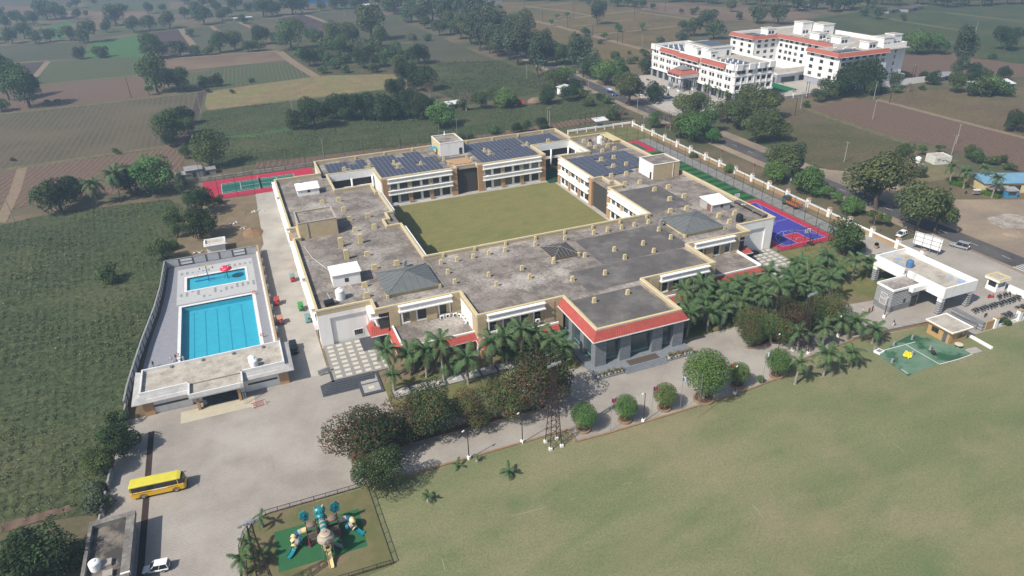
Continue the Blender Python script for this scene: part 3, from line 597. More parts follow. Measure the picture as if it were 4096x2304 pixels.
# left face toward the lane: white ledge bands and brown recess
for (y0,y1) in ((140,153.6),(156,179.6),(189,213),(216,231)):
    MB().box(7.35,8.36,y0,y1,7.9,8.15).box(7.55,8.36,y0+.2,y1-.2,8.15,9.15).box(7.35,8.36,y0,y1,9.15,9.35).build('canopy', WHITE2, sch)
    MB().box(7.6,8.36,y0+.3,y1-.3,3.8,5.0).build('canopy', WHITE2, sch)
    W_ = Wall((8.37,y0), (0,1), (-1,0)); n = max(2, int((y1-y0)/4.2))
    for k in range(n):
        s0 = (k+.25)*(y1-y0)/n; s1 = (k+.75)*(y1-y0)/n
        W_.window(sch, s0, s1, 5.4, 7.4, depth=-.03); W_.window(sch, s0, s1, 1.0, 3.4, depth=-.03)
clad(Wall((8.0,180.6), (0,1), (-1,0)), 7.2, .1, 8.5, BROWN, off=.2)
MB().box(8.02,10,180.55,187.85,0,8.45).build('stair_wall', BROWN, sch)
clad(Wall((8.35,153.8), (0,1), (-1,0)), 1.9, .1, 9.3, BROWN, off=.12)
# --- front: white end blocks with a sunk square panel
def end_block(mir):
    X = (lambda x: 139.05-x) if mir else (lambda x: x)
    u = (-1,0) if mir else (1,0)
    W_ = Wall((X(8.35),138.05), u, (0,-1)); L = 12.1
    m = MB(); W_.solid(m, L, 0, 9.36, .5, [(2.6,10.6,.02,7.2)]); m.build('wall', WHITE2, sch)
    m = MB(); W_.solid(m, 10.6, .02, 7.2, .12, [(7.5,9.3,1.5,2.8)] if not mir else [], s_from=2.6)
    P = Wall(W_.pt(0,-.38,0)[:2], u, (0,-1)); m = MB(); P.solid(m, 10.6, .02, 7.2, .1, [(7.4,9.3,1.4,2.8)] if not mir else [], s_from=2.6); m.build('sunk_panel', WHITE2, sch)
    if not mir:
        P.window(sch, 7.4, 9.3, 1.4, 2.8, depth=.05, mull=3, fm=METALG)
        f = MB(); [P.box(f, a, b, 0, .06, c, d) for a,b,c,d in ((7.25,9.45,1.28,1.4),(7.25,9.45,2.8,2.92),(7.25,7.4,1.4,2.8),(9.3,9.45,1.4,2.8))]; f.build('window_surround', WHITE2, sch)
    # projecting white bay with a window over the tiled porch
    m = MB(); W_.box(m, 10.9, 14.4, -.2, 3.75, 7.05, 8.25); W_.box(m, 10.6, 14.6, -.2, 4.0, 6.85, 7.05); W_.box(m, 10.6, 14.6, -.2, 4.0, 8.25, 8.42); m.build('bay', WHITE2, sch)
    m = MB(); W_.box(m, 12.1, 14.35, -.3, 3.2, 3.4, 6.84); m.build('bay_wall', WHITE2, sch)
    B = Wall(W_.pt(12.2,3.2,0)[:2], u, (0,-1)); B.window(sch, .2, 1.95, 5.1, 6.7, depth=-.05, mull=1)
end_block(False); end_block(True)

# --- front wings: recessed classroom walls over the low tiled terrace
def front_wing(mir):
    X = (lambda x: 139.05-x) if mir else (lambda x: x)
    u = (-1,0) if mir else (1,0)
    sx = 1 if not mir else -1
    # wall 1 at y=133.45
    W1 = Wall((X(23.1),133.45), u, (0,-1)); L1 = 16.2
    ops = [(2.6,4.4,4.5,7.3),(5.9,8.2,4.5,7.3),(11.0,12.9,4.5,7.3),(13.6,14.9,4.5,7.3)]
    m = MB(); W1.solid(m, L1, 0, ZR-.3, .3, ops); m.build('wall', TAN, sch)
    for o in ops: W1.window(sch, o[0]+.35, o[1], 4.9, o[3], mull=1); 
    for o in ops: m = MB(); W1.box(m, o[0], o[0]+.32, -.2, .02, o[2]+.4, o[3]); W1.box(m, o[0], o[1], -.2, .03, o[2], o[2]+.4); m.build('window_surround', WHITE2, sch)
    clad(Wall((X(23.1),133.45), u, (0,-1)), 2.2, 4.3, 9.2, TAN, off=.12); clad(Wall((X(31.3),133.45), u, (0,-1)), 2.4, 4.3, 7.9, TAN, off=.3); clad(Wall((X(37.2),133.45), u, (0,-1)), 2.1, 4.3, 9.2, TAN, off=.12)
    c = MB(); W1.box(c, 2.2, 14.1, 0, .75, 8.2, 9.3); W1.box(c, 2.0, 14.3, 0, 1.0, 7.9, 8.2); W1.box(c, 2.0, 14.3, 0, 1.0, 9.3, 9.5); c.build('canopy', WHITE2, sch)
    # side return at x=39.3
    W2 = Wall((X(39.35),133.3), (0,-1), (-1*sx,0)); m = MB(); W2.solid(m, 11.4, 0, ZR-.3, .3, []); m.build('wall', WHITE2 if not mir else TAN, sch)
    clad(Wall((X(39.35),124.9), (0,-1), (-1*sx,0)), 3.0, 4.2, 9.2, TAN, off=.1)
    # wall 3 at y=121.85
    W3 = Wall((X(39.4),121.85), u, (0,-1)); L3 = 20.1
    ops = [(2.3,4.2,4.5,7.3),(5.6,7.8,4.5,7.3),(9.6,11.6,4.5,7.3),(12.8,14.6,4.5,7.3)]
    m = MB(); W3.solid(m, L3, 0, ZR-.3, .3, ops); m.build('wall', TAN, sch)
    for o in ops: W3.window(sch, o[0]+.35, o[1], 4.9, o[3], mull=1, rail=True)
    for o in ops: m = MB(); W3.box(m, o[0], o[0]+.32, -.2, .02, o[2]+.4, o[3]); W3.box(m, o[0], o[1], -.2, .03, o[2], o[2]+.4); m.build('window_surround', WHITE2, sch)
    clad(Wall((X(39.4),121.85), u, (0,-1)), 2.0, 2.5, 9.2, TAN, off=.12); clad(Wall((X(54.9),121.85), u, (0,-1)), 2.4, 4.2, 9.2, TAN, off=.12)
    c = MB(); W3.box(c, 2.2, 15.3, 0, .75, 8.2, 9.3); W3.box(c, 2.0, 15.5, 0, 1.0, 7.9, 8.2); W3.box(c, 2.0, 15.5, 0, 1.0, 9.3, 9.5); c.build('canopy', WHITE2, sch)
    # low terrace block
    for (a,b,c0,d0) in ((23.6,39.2,123.9,133.4),(39.2,57.2,119.9,121.6)):
        xx = sorted((X(a),X(b)))
        MB().box(xx[0],xx[1],c0,d0,0,4.2).build('ground_floor_wall', BROWN, sch)
        MB().sheet([(xx[0],c0),(xx[1],c0),(xx[1],d0),(xx[0],d0)], 4.21).build('terrace_deck', ROOF, sch)
    pp = [(23.5,133.2),(23.5,123.8),(40.3,123.8),(40.3,119.8),(57.2,119.8)]
    for a, b in zip(pp, pp[1:]):
        xa, xb = sorted((X(a[0]),X(b[0]))); ya, yb = sorted((a[1],b[1])); k = .18
        MB().box(xa-k,xb+k,ya-k,yb+k,4.0,4.8).build('terrace_parapet', WHITE2, sch)
    # tiled skirt slopes
    def T(x,y,z): return (X(x),y,z)
    tile_slope(sch, T(23.3,133.0,4.45), T(23.3,123.6,4.45), T(22.2,122.5,3.3), T(22.2,133.0,3.3), rows=3)
    tile_slope(sch, T(23.3,123.6,4.45), T(40.1,123.6,4.45), T(39.0,122.4,3.3), T(22.2,122.4,3.3), rows=3)
    tile_slope(sch, T(40.1,123.6,4.45), T(40.1,119.6,4.45), T(39.0,118.5,3.3), T(39.0,122.5,3.3), rows=3)
    tile_slope(sch, T(40.1,119.6,4.45), T(57.2,119.6,4.45), T(57.2,118.4,3.3), T(39.0,118.4,3.3), rows=3)
    tile_slope(sch, T(19.0,135.2,4.5), T(23.3,135.2,4.5), T(22.4,133.0,3.3), T(18.6,133.0,3.3), rows=4)
    tile_slope(sch, T(19.9,138.0,4.5), T(19.9,135.4,4.5), T(18.4,133.0,3.3), T(18.4,138.0,3.3), rows=4)
    e = MB()
    for a, b in (((22.15,133),(22.15,122.4)),((22.15,122.4),(38.95,122.4)),((38.95,122.4),(38.95,118.4)),((38.95,118.4),(57.2,118.4)),((18.5,132.95),(22.2,132.95))): e.bar((X(a[0]),a[1],3.24),(X(b[0]),b[1],3.24),.12,.16)
    e.build('fascia', WHITE2, sch)
    # porch posts and dim openings under the skirt
    for x in (42.5,46.5,50.5,54.5): MB().box(X(x)-.25,X(x)+.25,118.9,119.5,0,3.3).build('post', TAN, sch)
    for x in (25,29,33,37): MB().box(X(x)-.2,X(x)+.2,122.9,123.3,0,3.3).build('post', TAN, sch)
    G1 = Wall((X(23.6),123.9), u, (0,-1)); G2 = Wall((X(39.2),119.9), u, (0,-1))
    for k in range(4): G1.window(sch, 1.2+k*3.8, 3.4+k*3.8, .9, 2.9, depth=-.04, mull=2); G2.window(sch, 1.6+k*4, 4.0+k*4, .9, 2.9, depth=-.04, mull=2)
front_wing(False); front_wing(True)

# --- entrance portico
MB().box(57.8,81.3,103.6,122,0,.75).build('portico_base', GRANITE, sch)
st = MB()
for k in range(5): st.box(64.4-.0*k, 74.6, 102.9-.32*k+.0, 103.7, 0, .75-.15*(k+1)+.15*0) if k == 9 else st.box(64.4, 74.6, 102.1+.3*k, 103.6, 0, .15*(k+1)-.003*k)
st.build('entrance_steps', GRANITE, sch)
MB().box(66.2,73.4,103.7,105.6,.75,.765).build('door_mat', mat('brown_mat', (.09,.07,.06), rough=1), sch)
for x0, x1 in ((57.9,64.2),(74.8,81.3)):
    MB().box(x0,x1,102.6,103.5,0,.42).build('planter_kerb', GRANITE, sch)
STONEL = mat('stone_joint', (.13,.14,.15), rough=.8)
for cx_ in (60.5, 66.3, 74.0, 79.2):
    c = MB(); c.box(cx_-1.25, cx_+1.25, 106.2, 107.9, .75, 7.6); col = c.build('column', STONEL, sch)
    z = .75
    while z < 7.5:
        MB().box(cx_-1.3, cx_+1.3, 106.15, 107.95, z+.02, min(z+.95, 7.6)).build('stone_course', GRANITE, col); z += .97
for yy in (111.5, 117.0):
    c = MB().box(59.3,60.8,yy,yy+1.7,.75,7.6).build('column', GRANITE, sch)
    c = MB().box(78.6,80.0,yy,yy+1.7,.75,7.6).build('column', GRANITE, sch)
LOBBY = mat('lobby_glass', (.05,.075,.08), rough=.08, spec=.8)
for x0, x1 in ((61.7,65.1),(67.5,72.8),(75.2,78.0)):
    g = MB().box(x0,x1,107.2,107.26,.76,7.5).build('glazing', LOBBY, sch)
    MB().box(x0,x1,107.05,107.18,1.6,1.75).box(x0,x1,107.05,107.18,5.4,5.5).build('glazing_bar', mat('teal_bar', (.12,.3,.3), rough=.3), g)
for y0, y1 in ((107.9,111.5),(113.2,117),(118.7,121.6)):
    g = MB().box(59.9,59.96,y0,y1,.76,7.5).build('glazing', LOBBY, sch)
    MB().box(59.8,59.9,y0,y1,1.6,1.75).build('glazing_bar', MATS['teal_bar'], g)
MB().box(60,79.2,107.5,121.5,7.45,8.3).build('portico_ceiling', WHITE, sch)
tile_slope(sch, (59.35,121.9,9.3), (59.35,106.35,9.3), (58.2,105.2,7.55), (58.2,121.9,7.55), rows=5)
tile_slope(sch, (59.35,106.35,9.3), (79.7,106.35,9.3), (80.85,105.2,7.55), (58.2,105.2,7.55), rows=5)
tile_slope(sch, (79.7,106.35,9.3), (79.7,121.9,9.3), (80.85,121.9,7.55), (80.85,105.2,7.55), rows=5)
e = MB()
for a, b in (((58.15,121.9),(58.15,105.15)),((58.15,105.15),(80.9,105.15)),((80.9,105.15),(80.9,121.9))): e.bar((*a,7.46),(*b,7.46),.16,.22)
e.build('fascia', WHITE2, sch)
MB().box(58.2,59.4,105.3,121.6,7.35,7.5).box(79.7,80.8,105.3,121.6,7.35,7.5).box(59.4,79.7,105.3,106.2,7.35,7.5).build('soffit', WHITE, sch)
MB().box(58.3,59.4,121.9,123.2,4.3,9.2).build('wing_pier', WHITE2, sch)
MB().box(79.7,80.8,121.9,123.2,4.3,9.2).build('wing_pier', WHITE2, sch)

# --- courtyard facades: two storeys of windows between white canopy bands
def court_facade(p0, u, n, L, bays, ends=(1.6,1.6), hide=()):
    W_ = Wall(p0, u, n); ops = []; e0, e1 = ends
    bw = (L-e0-e1)/bays; posts = []
    for k in range(bays):
        a = e0+k*bw
        for f0, f1 in ((.10,.40),(.52,.90)) if k % 2 == 0 else ((.10,.48),(.60,.90)):
            ops.append((a+f0*bw, a+f1*bw))
        posts.append(a)
    allo = [(a,b,.75,3.45) for a,b in ops]+[(a,b,5.3,7.45) for a,b in ops]
    m = MB(); W_.solid(m, L-e1, 0, ZR-.3, .3, allo, s_from=e0); m.build('wall', WHITE2, sch)
    for a,b,c,d in allo: W_.window(sch, a, b, c, d, mull=2)
    for k, a in enumerate(posts[1:]): 
        m = MB(); W_.box(m, a-.55, a+.55, 0, .5, 0, 3.7); m.build('pilaster', BROWN, sch)
        m = MB(); W_.box(m, a-.55, a+.55, 0, .5, 5.2, 7.6); m.build('pilaster', TAN, sch)
    for a, b in ((0,e0),(L-e1,L)):
        m = MB(); W_.box(m, a, b, -.3, .35, 0, ZP-.35); m.build('wall', BROWN, sch)
        clad(Wall(W_.pt(a,.35,0)[:2], u, n), b-a, .05, ZP-.4, BROWN, off=.05)
    for zb, zt in ((7.6,9.2),(3.7,5.2)):
        m = MB(); W_.box(m, e0-.1, L-e1+.1, 0, .8, zb+.25, zt-.2); W_.box(m, e0-.3, L-e1+.3, 0, 1.05, zb, zb+.25); W_.box(m, e0-.3, L-e1+.3, 0, 1.05, zt-.2, zt); m.build('canopy', WHITE2, sch)
court_facade((40.6,217.5), (1,0), (0,-1), 25.4, 3, (1.9,2.0))
court_facade((73.4,217.5), (1,0), (0,-1), 25.2, 3, (2.0,1.9))
court_facade((101.9,213.4), (0,-1), (-1,0), 25.1, 3, (1.6,1.9))
court_facade((101.9,178.3), (0,-1), (-1,0), 23.2, 3, (1.6,.4))
# left wing courtyard side: ledges that show above the parapet edge
for y0, y1 in ((156.5,177),(190,206)):
    for zb, zt in ((7.6,9.2),(3.7,5.2)): MB().box(37.3,38.2,y0,y1,zb,zt).build('canopy', WHITE2, sch)
# entrance bay of the back wing
MB().box(66,67.2,219.0,229,0,8.9).box(72.2,73.4,219.0,229,0,8.9).box(67.2,72.2,219.3,229,4.1,8.9).build('entrance_wall', BROWN, sch)
clad(Wall((66,218.95), (1,0), (0,-1)), 1.2, .05, 9.2, BROWN, off=.05); clad(Wall((72.2,218.95), (1,0), (0,-1)), 1.2, .05, 9.2, BROWN, off=.05); clad(Wall((67.2,219.28), (1,0), (0,-1)), 5.0, 4.1, 6.0, BROWN, off=.05)
sb = MB().box(67.6,71.6,219.08,219.2,5.4,8.4).build('emblem_board', mat('board_white', (.74,.76,.78), rough=.5), sch)
EMB = mat('emblem_blue', (.02,.05,.30), rough=.5); HALO = mat('emblem_pale', (.45,.62,.78), rough=.5)
MB().add([(69.6+1.15*cos(2*pi*k/24), 219.072, 7.15+1.05*sin(2*pi*k/24)) for k in range(24)], [tuple(range(24))]).build('emblem_halo', HALO, sb)
e = MB(); e.add([(69.6+.24*cos(2*pi*k/14), 219.06, 7.75+.24*sin(2*pi*k/14)) for k in range(14)], [tuple(range(14))])
e.add([(68.55,219.06,6.85),(69.2,219.06,7.4),(70.0,219.06,7.4),(70.65,219.06,6.85),(70.65,219.06,6.55),(70.0,219.06,6.85),(69.6,219.06,6.7),(69.2,219.06,6.85),(68.55,219.06,6.55)], [tuple(range(9))])
for a,b,c,d in ((68.75,68.87,5.7,6.5),(70.33,70.45,5.7,6.5),(68.87,70.33,5.7,5.8),(68.87,70.33,6.4,6.5),(69.55,69.65,5.8,6.4)): e.add([(a,219.06,c),(b,219.06,c),(b,219.06,d),(a,219.06,d)], [(0,1,2,3)])
e.build('emblem', EMB, sb)
# corner of the right wing: brown stair tower wall with a door
for (a,b,p,u,n) in ((0,3.2,(101.9,188.4),(1,0),(0,-1)),(0,4.8,(105.1,188.2),(0,-1),(-1,0)),(0,4.9,(106.8,183.2),(0,-1),(-1,0))):
    W_ = Wall(p,u,n); m = MB(); W_.box(m, a, b, -.3, 0, 0, 9.3); m.build('wall', BROWN, sch); clad(W_, b, .05, 9.2, BROWN, off=.05)
MB().box(106.5,106.6,179.2,180.8,.1,2.9).build('door', CONC2, sch)
# --- light wells in the back corners: white beams on round columns, dark core behind as the arcade's shade
for x0, x1, mir in ((25.1,40.3,False),(98.7,113.9,True)):
    MB().box(x0,x1,229.4,229.75,7.0,9.3).build('beam', WHITE2, sch); MB().box(x0,x1,229.4,229.75,3.6,4.5).build('beam', WHITE2, sch)
    for cx_ in (x0+.6, (x0+x1)/2, x1-.6): MB().tube([(cx_,229.2,0),(cx_,229.2,7.1)], .32, 12).build('round_column', WHITE2, sch, smooth=True)
    xs = x1 if mir else x0
    MB().box(xs-.2,xs+.15,214,229.4,7.0,9.3).build('beam', WHITE2, sch)
    for cy_ in (217.5,223.5): MB().tube([(xs-(.3 if mir else -.3),cy_,0),(xs-(.3 if mir else -.3),cy_,7.1)], .32, 12).build('round_column', WHITE2, sch, smooth=True)
    MB().box(x0,x1,213.9,229.3,.06,.09).build('well_floor', MATS['turf_dark'] if mir else CONC2, sch)
# --- roof-top rooms
def rect_room(nm, x0,x1,y0,y1,z0,z1, mts, cop=WHITE, door=None, deck=ROOF):
    """mts: front, left, right, back wall materials"""
    t = .25
    for (a,b,c,d,m) in ((x0,x1,y0,y0+t,mts[0]),(x0,x0+t,y0+t,y1-t,mts[1]),(x1-t,x1,y0+t,y1-t,mts[2]),(x0,x1,y1-t,y1,mts[3])):
        MB().box(a,b,c,d,z0,z1).build(nm, m, sch)
    MB().sheet([(x0+t,y0+t),(x1-t,y0+t),(x1-t,y1-t),(x0+t,y1-t)], z1-.35).build(nm+'_deck', deck, sch)
    c = MB()
    for (a,b,e,d) in ((x0-.08,x1+.08,y0-.08,y0+t+.05),(x0-.08,x0+t+.05,y0+t+.05,y1-t-.05),(x1-t-.05,x1+.08,y0+t+.05,y1-t-.05),(x0-.08,x1+.08,y1-t-.05,y1+.08)): c.box(a,b,e,d,z1,z1+.14)
    c.build('room_coping', cop, sch)
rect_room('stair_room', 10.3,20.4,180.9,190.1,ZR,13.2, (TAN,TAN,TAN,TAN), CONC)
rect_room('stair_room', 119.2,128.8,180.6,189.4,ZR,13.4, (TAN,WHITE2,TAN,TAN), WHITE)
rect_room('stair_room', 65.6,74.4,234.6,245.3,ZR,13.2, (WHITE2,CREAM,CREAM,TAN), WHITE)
MB().box(72.6,73.7,234.5,234.62,ZR,10.9).build('door', FRAME, sch)
MB().box(119.1,119.22,181.6,182.5,ZR,10.8).build('door', FRAME, sch)
MB().tube([(12.6,180.8,ZR),(12.6,180.8,13)], .09, 6).build('downpipe', CONC, sch); MB().tube([(126.4,180.5,ZR),(126.4,180.5,13)], .09, 6).build('downpipe', WHITE, sch)
def roof_hut(x0,x1,y0,y1,h0,h1,wm,rm,win=None):
    m = MB(); m.add([(x0,y0,ZR),(x1,y0,ZR),(x1,y1,ZR),(x0,y1,ZR),(x0,y0,ZR+h0),(x1,y0,ZR+h0),(x1,y1,ZR+h1),(x0,y1,ZR+h1)], [(3,2,1,0),(4,5,6,7),(0,1,5,4),(1,2,6,5),(2,3,7,6),(3,0,4,7)]); hut = m.build('roof_hut', wm, sch)
    m = MB(); o = .3; dz = (h1-h0)/(y1-y0)
    m.add([(x0-o,y0-o,ZR+h0-dz*o+.03),(x1+o,y0-o,ZR+h0-dz*o+.03),(x1+o,y1+o,ZR+h1+dz*o+.03),(x0-o,y1+o,ZR+h1+dz*o+.03)]+[(x0-o,y0-o,ZR+h0-dz*o+.13),(x1+o,y0-o,ZR+h0-dz*o+.13),(x1+o,y1+o,ZR+h1+dz*o+.13),(x0-o,y1+o,ZR+h1+dz*o+.13)], [(3,2,1,0),(4,5,6,7),(0,1,5,4),(1,2,6,5),(2,3,7,6),(3,0,4,7)]); m.build('sheet_roof', rm, hut)
    if win: MB().box(win[0],win[1],y0-.03,y0+.02,ZR+.9,ZR+1.9).build('hut_window', FRAME, hut)
    return hut
roof_hut(13.9,20.4,215.3,219.6,1.9,2.6,WHITE2,WHITE2,(16.9,17.7))
roof_hut(13.9,20.3,149.4,153.9,3.0,3.3,WHITE2,WHITE2,(16.6,17.5))
h = roof_hut(119.4,125.5,150.3,156,2.1,2.6,mat('cement_render',(.42,.41,.39),(.34,.33,.32),.8,.95,fine=.12),WHITE2,(122.2,123))
MB().box(119.34,119.42,151.0,152.6,ZR,ZR+1.9).build('hut_door', mat('brick_red',(.22,.1,.06),rough=1), h)
def pyramid(x0,x1,y0,y1,ze,za,m,seam):
    cxm, cym = (x0+x1)/2, (y0+y1)/2
    b = MB().box(x0+.4,x1-.4,y0+.4,y1-.4,ZR,ze).build('lantern_wall', CREAM, sch)
    p = MB(); p.add([(x0,y0,ze),(x1,y0,ze),(x1,y1,ze),(x0,y1,ze),(cxm,cym,za)], [(0,1,4),(1,2,4),(2,3,4),(3,0,4),(3,2,1,0)]); pr = p.build('pyramid_roof', m, b)
    s_ = MB(); n = 8; A = Vector((cxm,cym,za))
    for a, c in (((x0,y0),(x1,y0)),((x1,y0),(x1,y1)),((x1,y1),(x0,y1)),((x0,y1),(x0,y0))):
        a3, c3 = Vector((*a,ze)), Vector((*c,ze)); s_.bar(a3+Vector((0,0,.03)), A+Vector((0,0,.03)), .09, .06)
        mid = (a3+c3)/2
        for k in range(1, n):
            q = a3.lerp(c3, k/n); f = 1-abs(2*k/n-1); s_.bar(q+Vector((0,0,.02)), q+(A-mid)*f+Vector((0,0,.02)), .05, .05)
    s_.build('seam', seam, b)
    for a in ((x0+.2,y0+.2),(x1-.2,y0+.2)): MB().cbox((*a,ZR),(.6,.6,.9)).build('corner_block', CREAM, b)
PYR = mat('grey_metal_sheet', (.185,.195,.19), (.16,.17,.165), .5, .45, metal=.25, fine=.05)
PYRD = mat('brown_metal_sheet', (.07,.062,.06), (.06,.053,.05), .5, .5, metal=.2)
pyramid(24.0,36.6,138.9,151.3,9.45,11.6,PYR,mat('seam_dark',(.1,.105,.10),rough=.5)); pyramid(102.6,115.3,138.9,151.3,9.45,11.4,PYR,MATS['seam_dark']); pyramid(65.9,73.1,140.7,148.6,9.15,10.3,PYRD,mat('seam_pale',(.3,.28,.26),rough=.5))
# roof edge trough slots on the outer parapets (louvred cream ledges)
for x0,x1,y0,y1 in ((128.9,130.5,140.5,153),(127.6,130.5,221,231)):
    m = MB(); m.box(x0,x1,y0,y1,9.45,9.66)
    for k in range(4): yy = y0+.2+k*(y1-y0-.5)/3; m.box(x0,x1,yy,yy+.3,ZR,9.45)
    m.build('ledge_slab', ROOFD if y0 < 150 else CREAM, sch)
# vent blocks
VENTS = [(19.8,205.6),(24.7,205.5),(24.7,197.0),(30.2,188.9),(24.9,188.9),(30.1,180.2),(24.8,180.1),(24.6,163.2),(30.2,154.9),(24.7,154.9),(40.2,150.5),(44.3,150.4),(48.5,150.3),(52.7,150.6),(57.0,150.5),(40.2,144.9),(40.1,139.3),(48.5,139.3),(48.5,134.1),(20.6,146.7),(31.5,234.4),(40.0,234.1),(48.6,234.1),(48.7,229.2),(56.8,228.8),(65.2,229.4),(65.4,223.8),(73.8,229.5),(73.8,224.5),(81.8,233.4),(81.9,228.7),(65.4,150.5),(73.9,150.6),(82.3,150.5),(86.5,150.7),(90.7,150.6),(94.7,150.7),(99.1,150.7),(98.9,145.2),(98.9,139.5),(90.5,139.3),(90.5,134.3),(82.1,139.2),(73.8,139.2),(65.3,139.2),(82.2,134.2),(73.7,128.7),(65.4,129.1),(57.0,139.3),(56.9,134.3),(108.7,179.9),(113.8,179.4),(114.3,171.7),(119.2,171.8),(114.0,163.0),(119.0,163.1),(108.9,155.0),(114.2,154.7),(118.9,146.3),(118.9,141.6),(123.9,145.9),(108.8,188.7),(114.0,188.2),(114.0,205.0),(118.9,205.0),(114.1,196.8),(119.0,196.7),(65.2,118.0),(73.6,118.1),(98.6,233.5),(107.0,233.4),(118.7,227.0),(118.8,222.5),(118.9,218.4),(119.1,213.4),(123.5,221.1),(123.7,218.0),(124.2,213.8),(20.0,141.4)]
vm = MB(); vm.cbox((0,0,0),(1.0,.8,.12)); vm.cur = 1; vm.cbox((0,0,.1),(.8,.6,1.15),0,.86); vme = vm.mesh('roof_vent', [CONC, CREAM])
sO = Vector(sch.location)
for x, y in VENTS:
    wide = x < 38 or x > 102
    o = instance('roof_vent', vme, sch, (x-sO.x, y-sO.y+.2, ZR), 0, (1.7 if wide else 1, 1, 1))
vt = MB(); vt.cbox((0,0,0),(1.1,.8,3.6)); vtm = vt.mesh('vent_shaft', CREAM)
for x, y in ((19.5,171.5),(24.6,171.5),(19.5,163.3)): instance('vent_shaft', vtm, sch, (x-sO.x, y-sO.y+.4, ZR), 0, (1,1,.72))

# roof pipework and membrane joints
for pts in ([(10.5,176.5),(11.6,168),(14.6,158),(16.0,152.6)], [(12.0,147.5),(12.2,144.5),(14.0,142.6)], [(17.4,150.0),(17.8,147.2)], [(120.5,227),(126,229.5)], [(66,231.5),(66,223),(58,222)]):
    MB().tube([(x,y,ZR+.08) for x,y in pts], .045, 6).build('roof_pipe', WHITE, sch)
JNT = mat('roof_joint', (.10,.09,.085), (.2,.18,.16), .6, 1)
for (a,b) in (((38,133.9),(38,154.6)),((60.5,123),(60.5,154)),((78.8,123),(78.8,154)),((101.2,134),(101.2,154)),((9,197.5),(36.5,197.5)),((9,164.5),(36.5,164.5)),((103,182.5),(119,182.5)),((103,168.2),(130,168.2)),((38,139.6),(66,139.6)),((20.6,139),(20.6,213))):
    MB().bar((*a,ZR+.014),(*b,ZR+.014),.14,.02).build('roof_joint', JNT, roof)

# ------------------------------------------------------------------ solar arrays on the school roof
PV = mat('solar_cell', (.045,.048,.072), (.058,.062,.088), 1, .28, spec=.7); PVF = mat('panel_frame', (.42,.43,.45), rough=.35, metal=.5)  # cell colour lifted to grey-blue, sky reflection painted in
pm = MB(); pm.box(-.68,.68,-.98,.98,0,.04); pm.cur = 1; pm.box(-.63,.63,-.93,.93,.04,.046)
pme = pm.mesh('solar_panel', [PVF, PV])
def solar(name, label, x0, x1, y0, y1, px, py, skip, zz=ZR+.35, rz=0., tilt=.09):
    t = thing(name, label, 'solar panels', ((x0+x1)/2, (y0+y1)/2, ZR), 0, 'solar arrays on the school roof')
    nx, ny = int((x1-x0)/px), int((y1-y0)/py)
    for i in range(nx):
        for j in range(ny):
            x, y = x0+(i+.5)*px, y0+(j+.5)*py
            if any(a < x < b and c < y < d for a,b,c,d in skip): continue
            o = instance('solar_panel', pme, t, (x-(x0+x1)/2, y-(y0+y1)/2, zz-ZR+RND.uniform(0,.01))); o.rotation_euler = (tilt, 0, rz)
    r = MB()
    for i in range(nx+1):
        x = x0+i*px-(x0+x1)/2
        r.bar((x,-(y1-y0)/2,.16),(x,(y1-y0)/2,.16),.06)
    r.build('mounting_rail', METALG, t, local=True)
    return t
solar('solar_array', 'dark solar panels over the narrow roof beside the left light well', 26.0, 40.6, 230.6, 243.6, 1.52, 2.03, [(30.3,32.9,233.2,235.8),(38.5,41.2,233,236),(33.8,37.2,238.5,243.6)])
solar('solar_array', 'dark solar panels on the back roof left of the white stair room', 41.4, 64.2, 218.9, 243.4, 1.52, 2.03, [(47.3,50.0,227.8,235.6),(55.4,58.0,227.4,230.6),(59.8,64.4,235.0,243.6),(63,64.5,218,230),(50,53.5,238.6,243.6)])
solar('solar_array', 'dark solar panels on the back roof right of the white stair room', 76.2, 97.6, 218.9, 243.4, 1.52, 2.03, [(80.6,83.2,227.2,235.2),(88.4,91.2,229,231.5),(96.6,99.5,232,235.4)])
solar('solar_array', 'dark solar panels over the narrow roof beside the right light well', 98.4, 113.4, 231.0, 243.6, 1.52, 2.03, [(97,100,232.2,235.2),(105.6,108.4,232,235)])
solar('solar_array', 'dark solar panels on the right wing roof in front of the tall stair room', 103.2, 128.2, 190.0, 211.8, 2.1, 1.5, [(112.6,115.6,195.5,198.4),(117.6,120.6,195.4,198.2),(112.6,115.6,203.8,206.8),(117.6,120.6,203.8,206.8),(118.2,129,188,193.6),(124.6,129,193,199)], rz=pi/2, tilt=0.0)
solar('solar_array', 'short single row of solar panels behind the courtyard entrance parapet', 66.6, 73.0, 220.2, 222.3, 1.6, 2.05, [])

# ------------------------------------------------------------------ water tanks, AC units and small roof things
def tank_mesh(r, h, ribs=5):
    m = MB(); prof = [(r*.98,0)]
    for k in range(ribs):
        a = h*.82*k/ribs; b = h*.82*(k+1)/ribs; prof += [(r,a+.03),(r,b-.06),(r*.965,b-.03)]
    prof += [(r*.98,h*.82),(r*.7,h*.92),(r*.3,h*.96),(r*.28,h),(r*.05,h)]
    return m.lathe(prof, n=20)
def tank(loc, r, h, m, label, lid=None):
    t = thing('water_tank', label, 'water tank', loc); b = tank_mesh(r, h).build('tank_body', m, t, smooth=False, local=True)
    MB().lathe([(r*.3,h*.97),(r*.3,h*1.03),(r*.05,h*1.04)], n=12).build('lid', lid or m, t, local=True)
    return t
tank((14.45,143.4,ZR), 1.05, 2.7, WHITEP, 'tall white water tank beside the white hut, front left roof corner')
t = thing('water_tank', 'black water tank lying on its side by the front left parapet', 'water tank', (11.6,141.4,ZR+.75), 0.15)
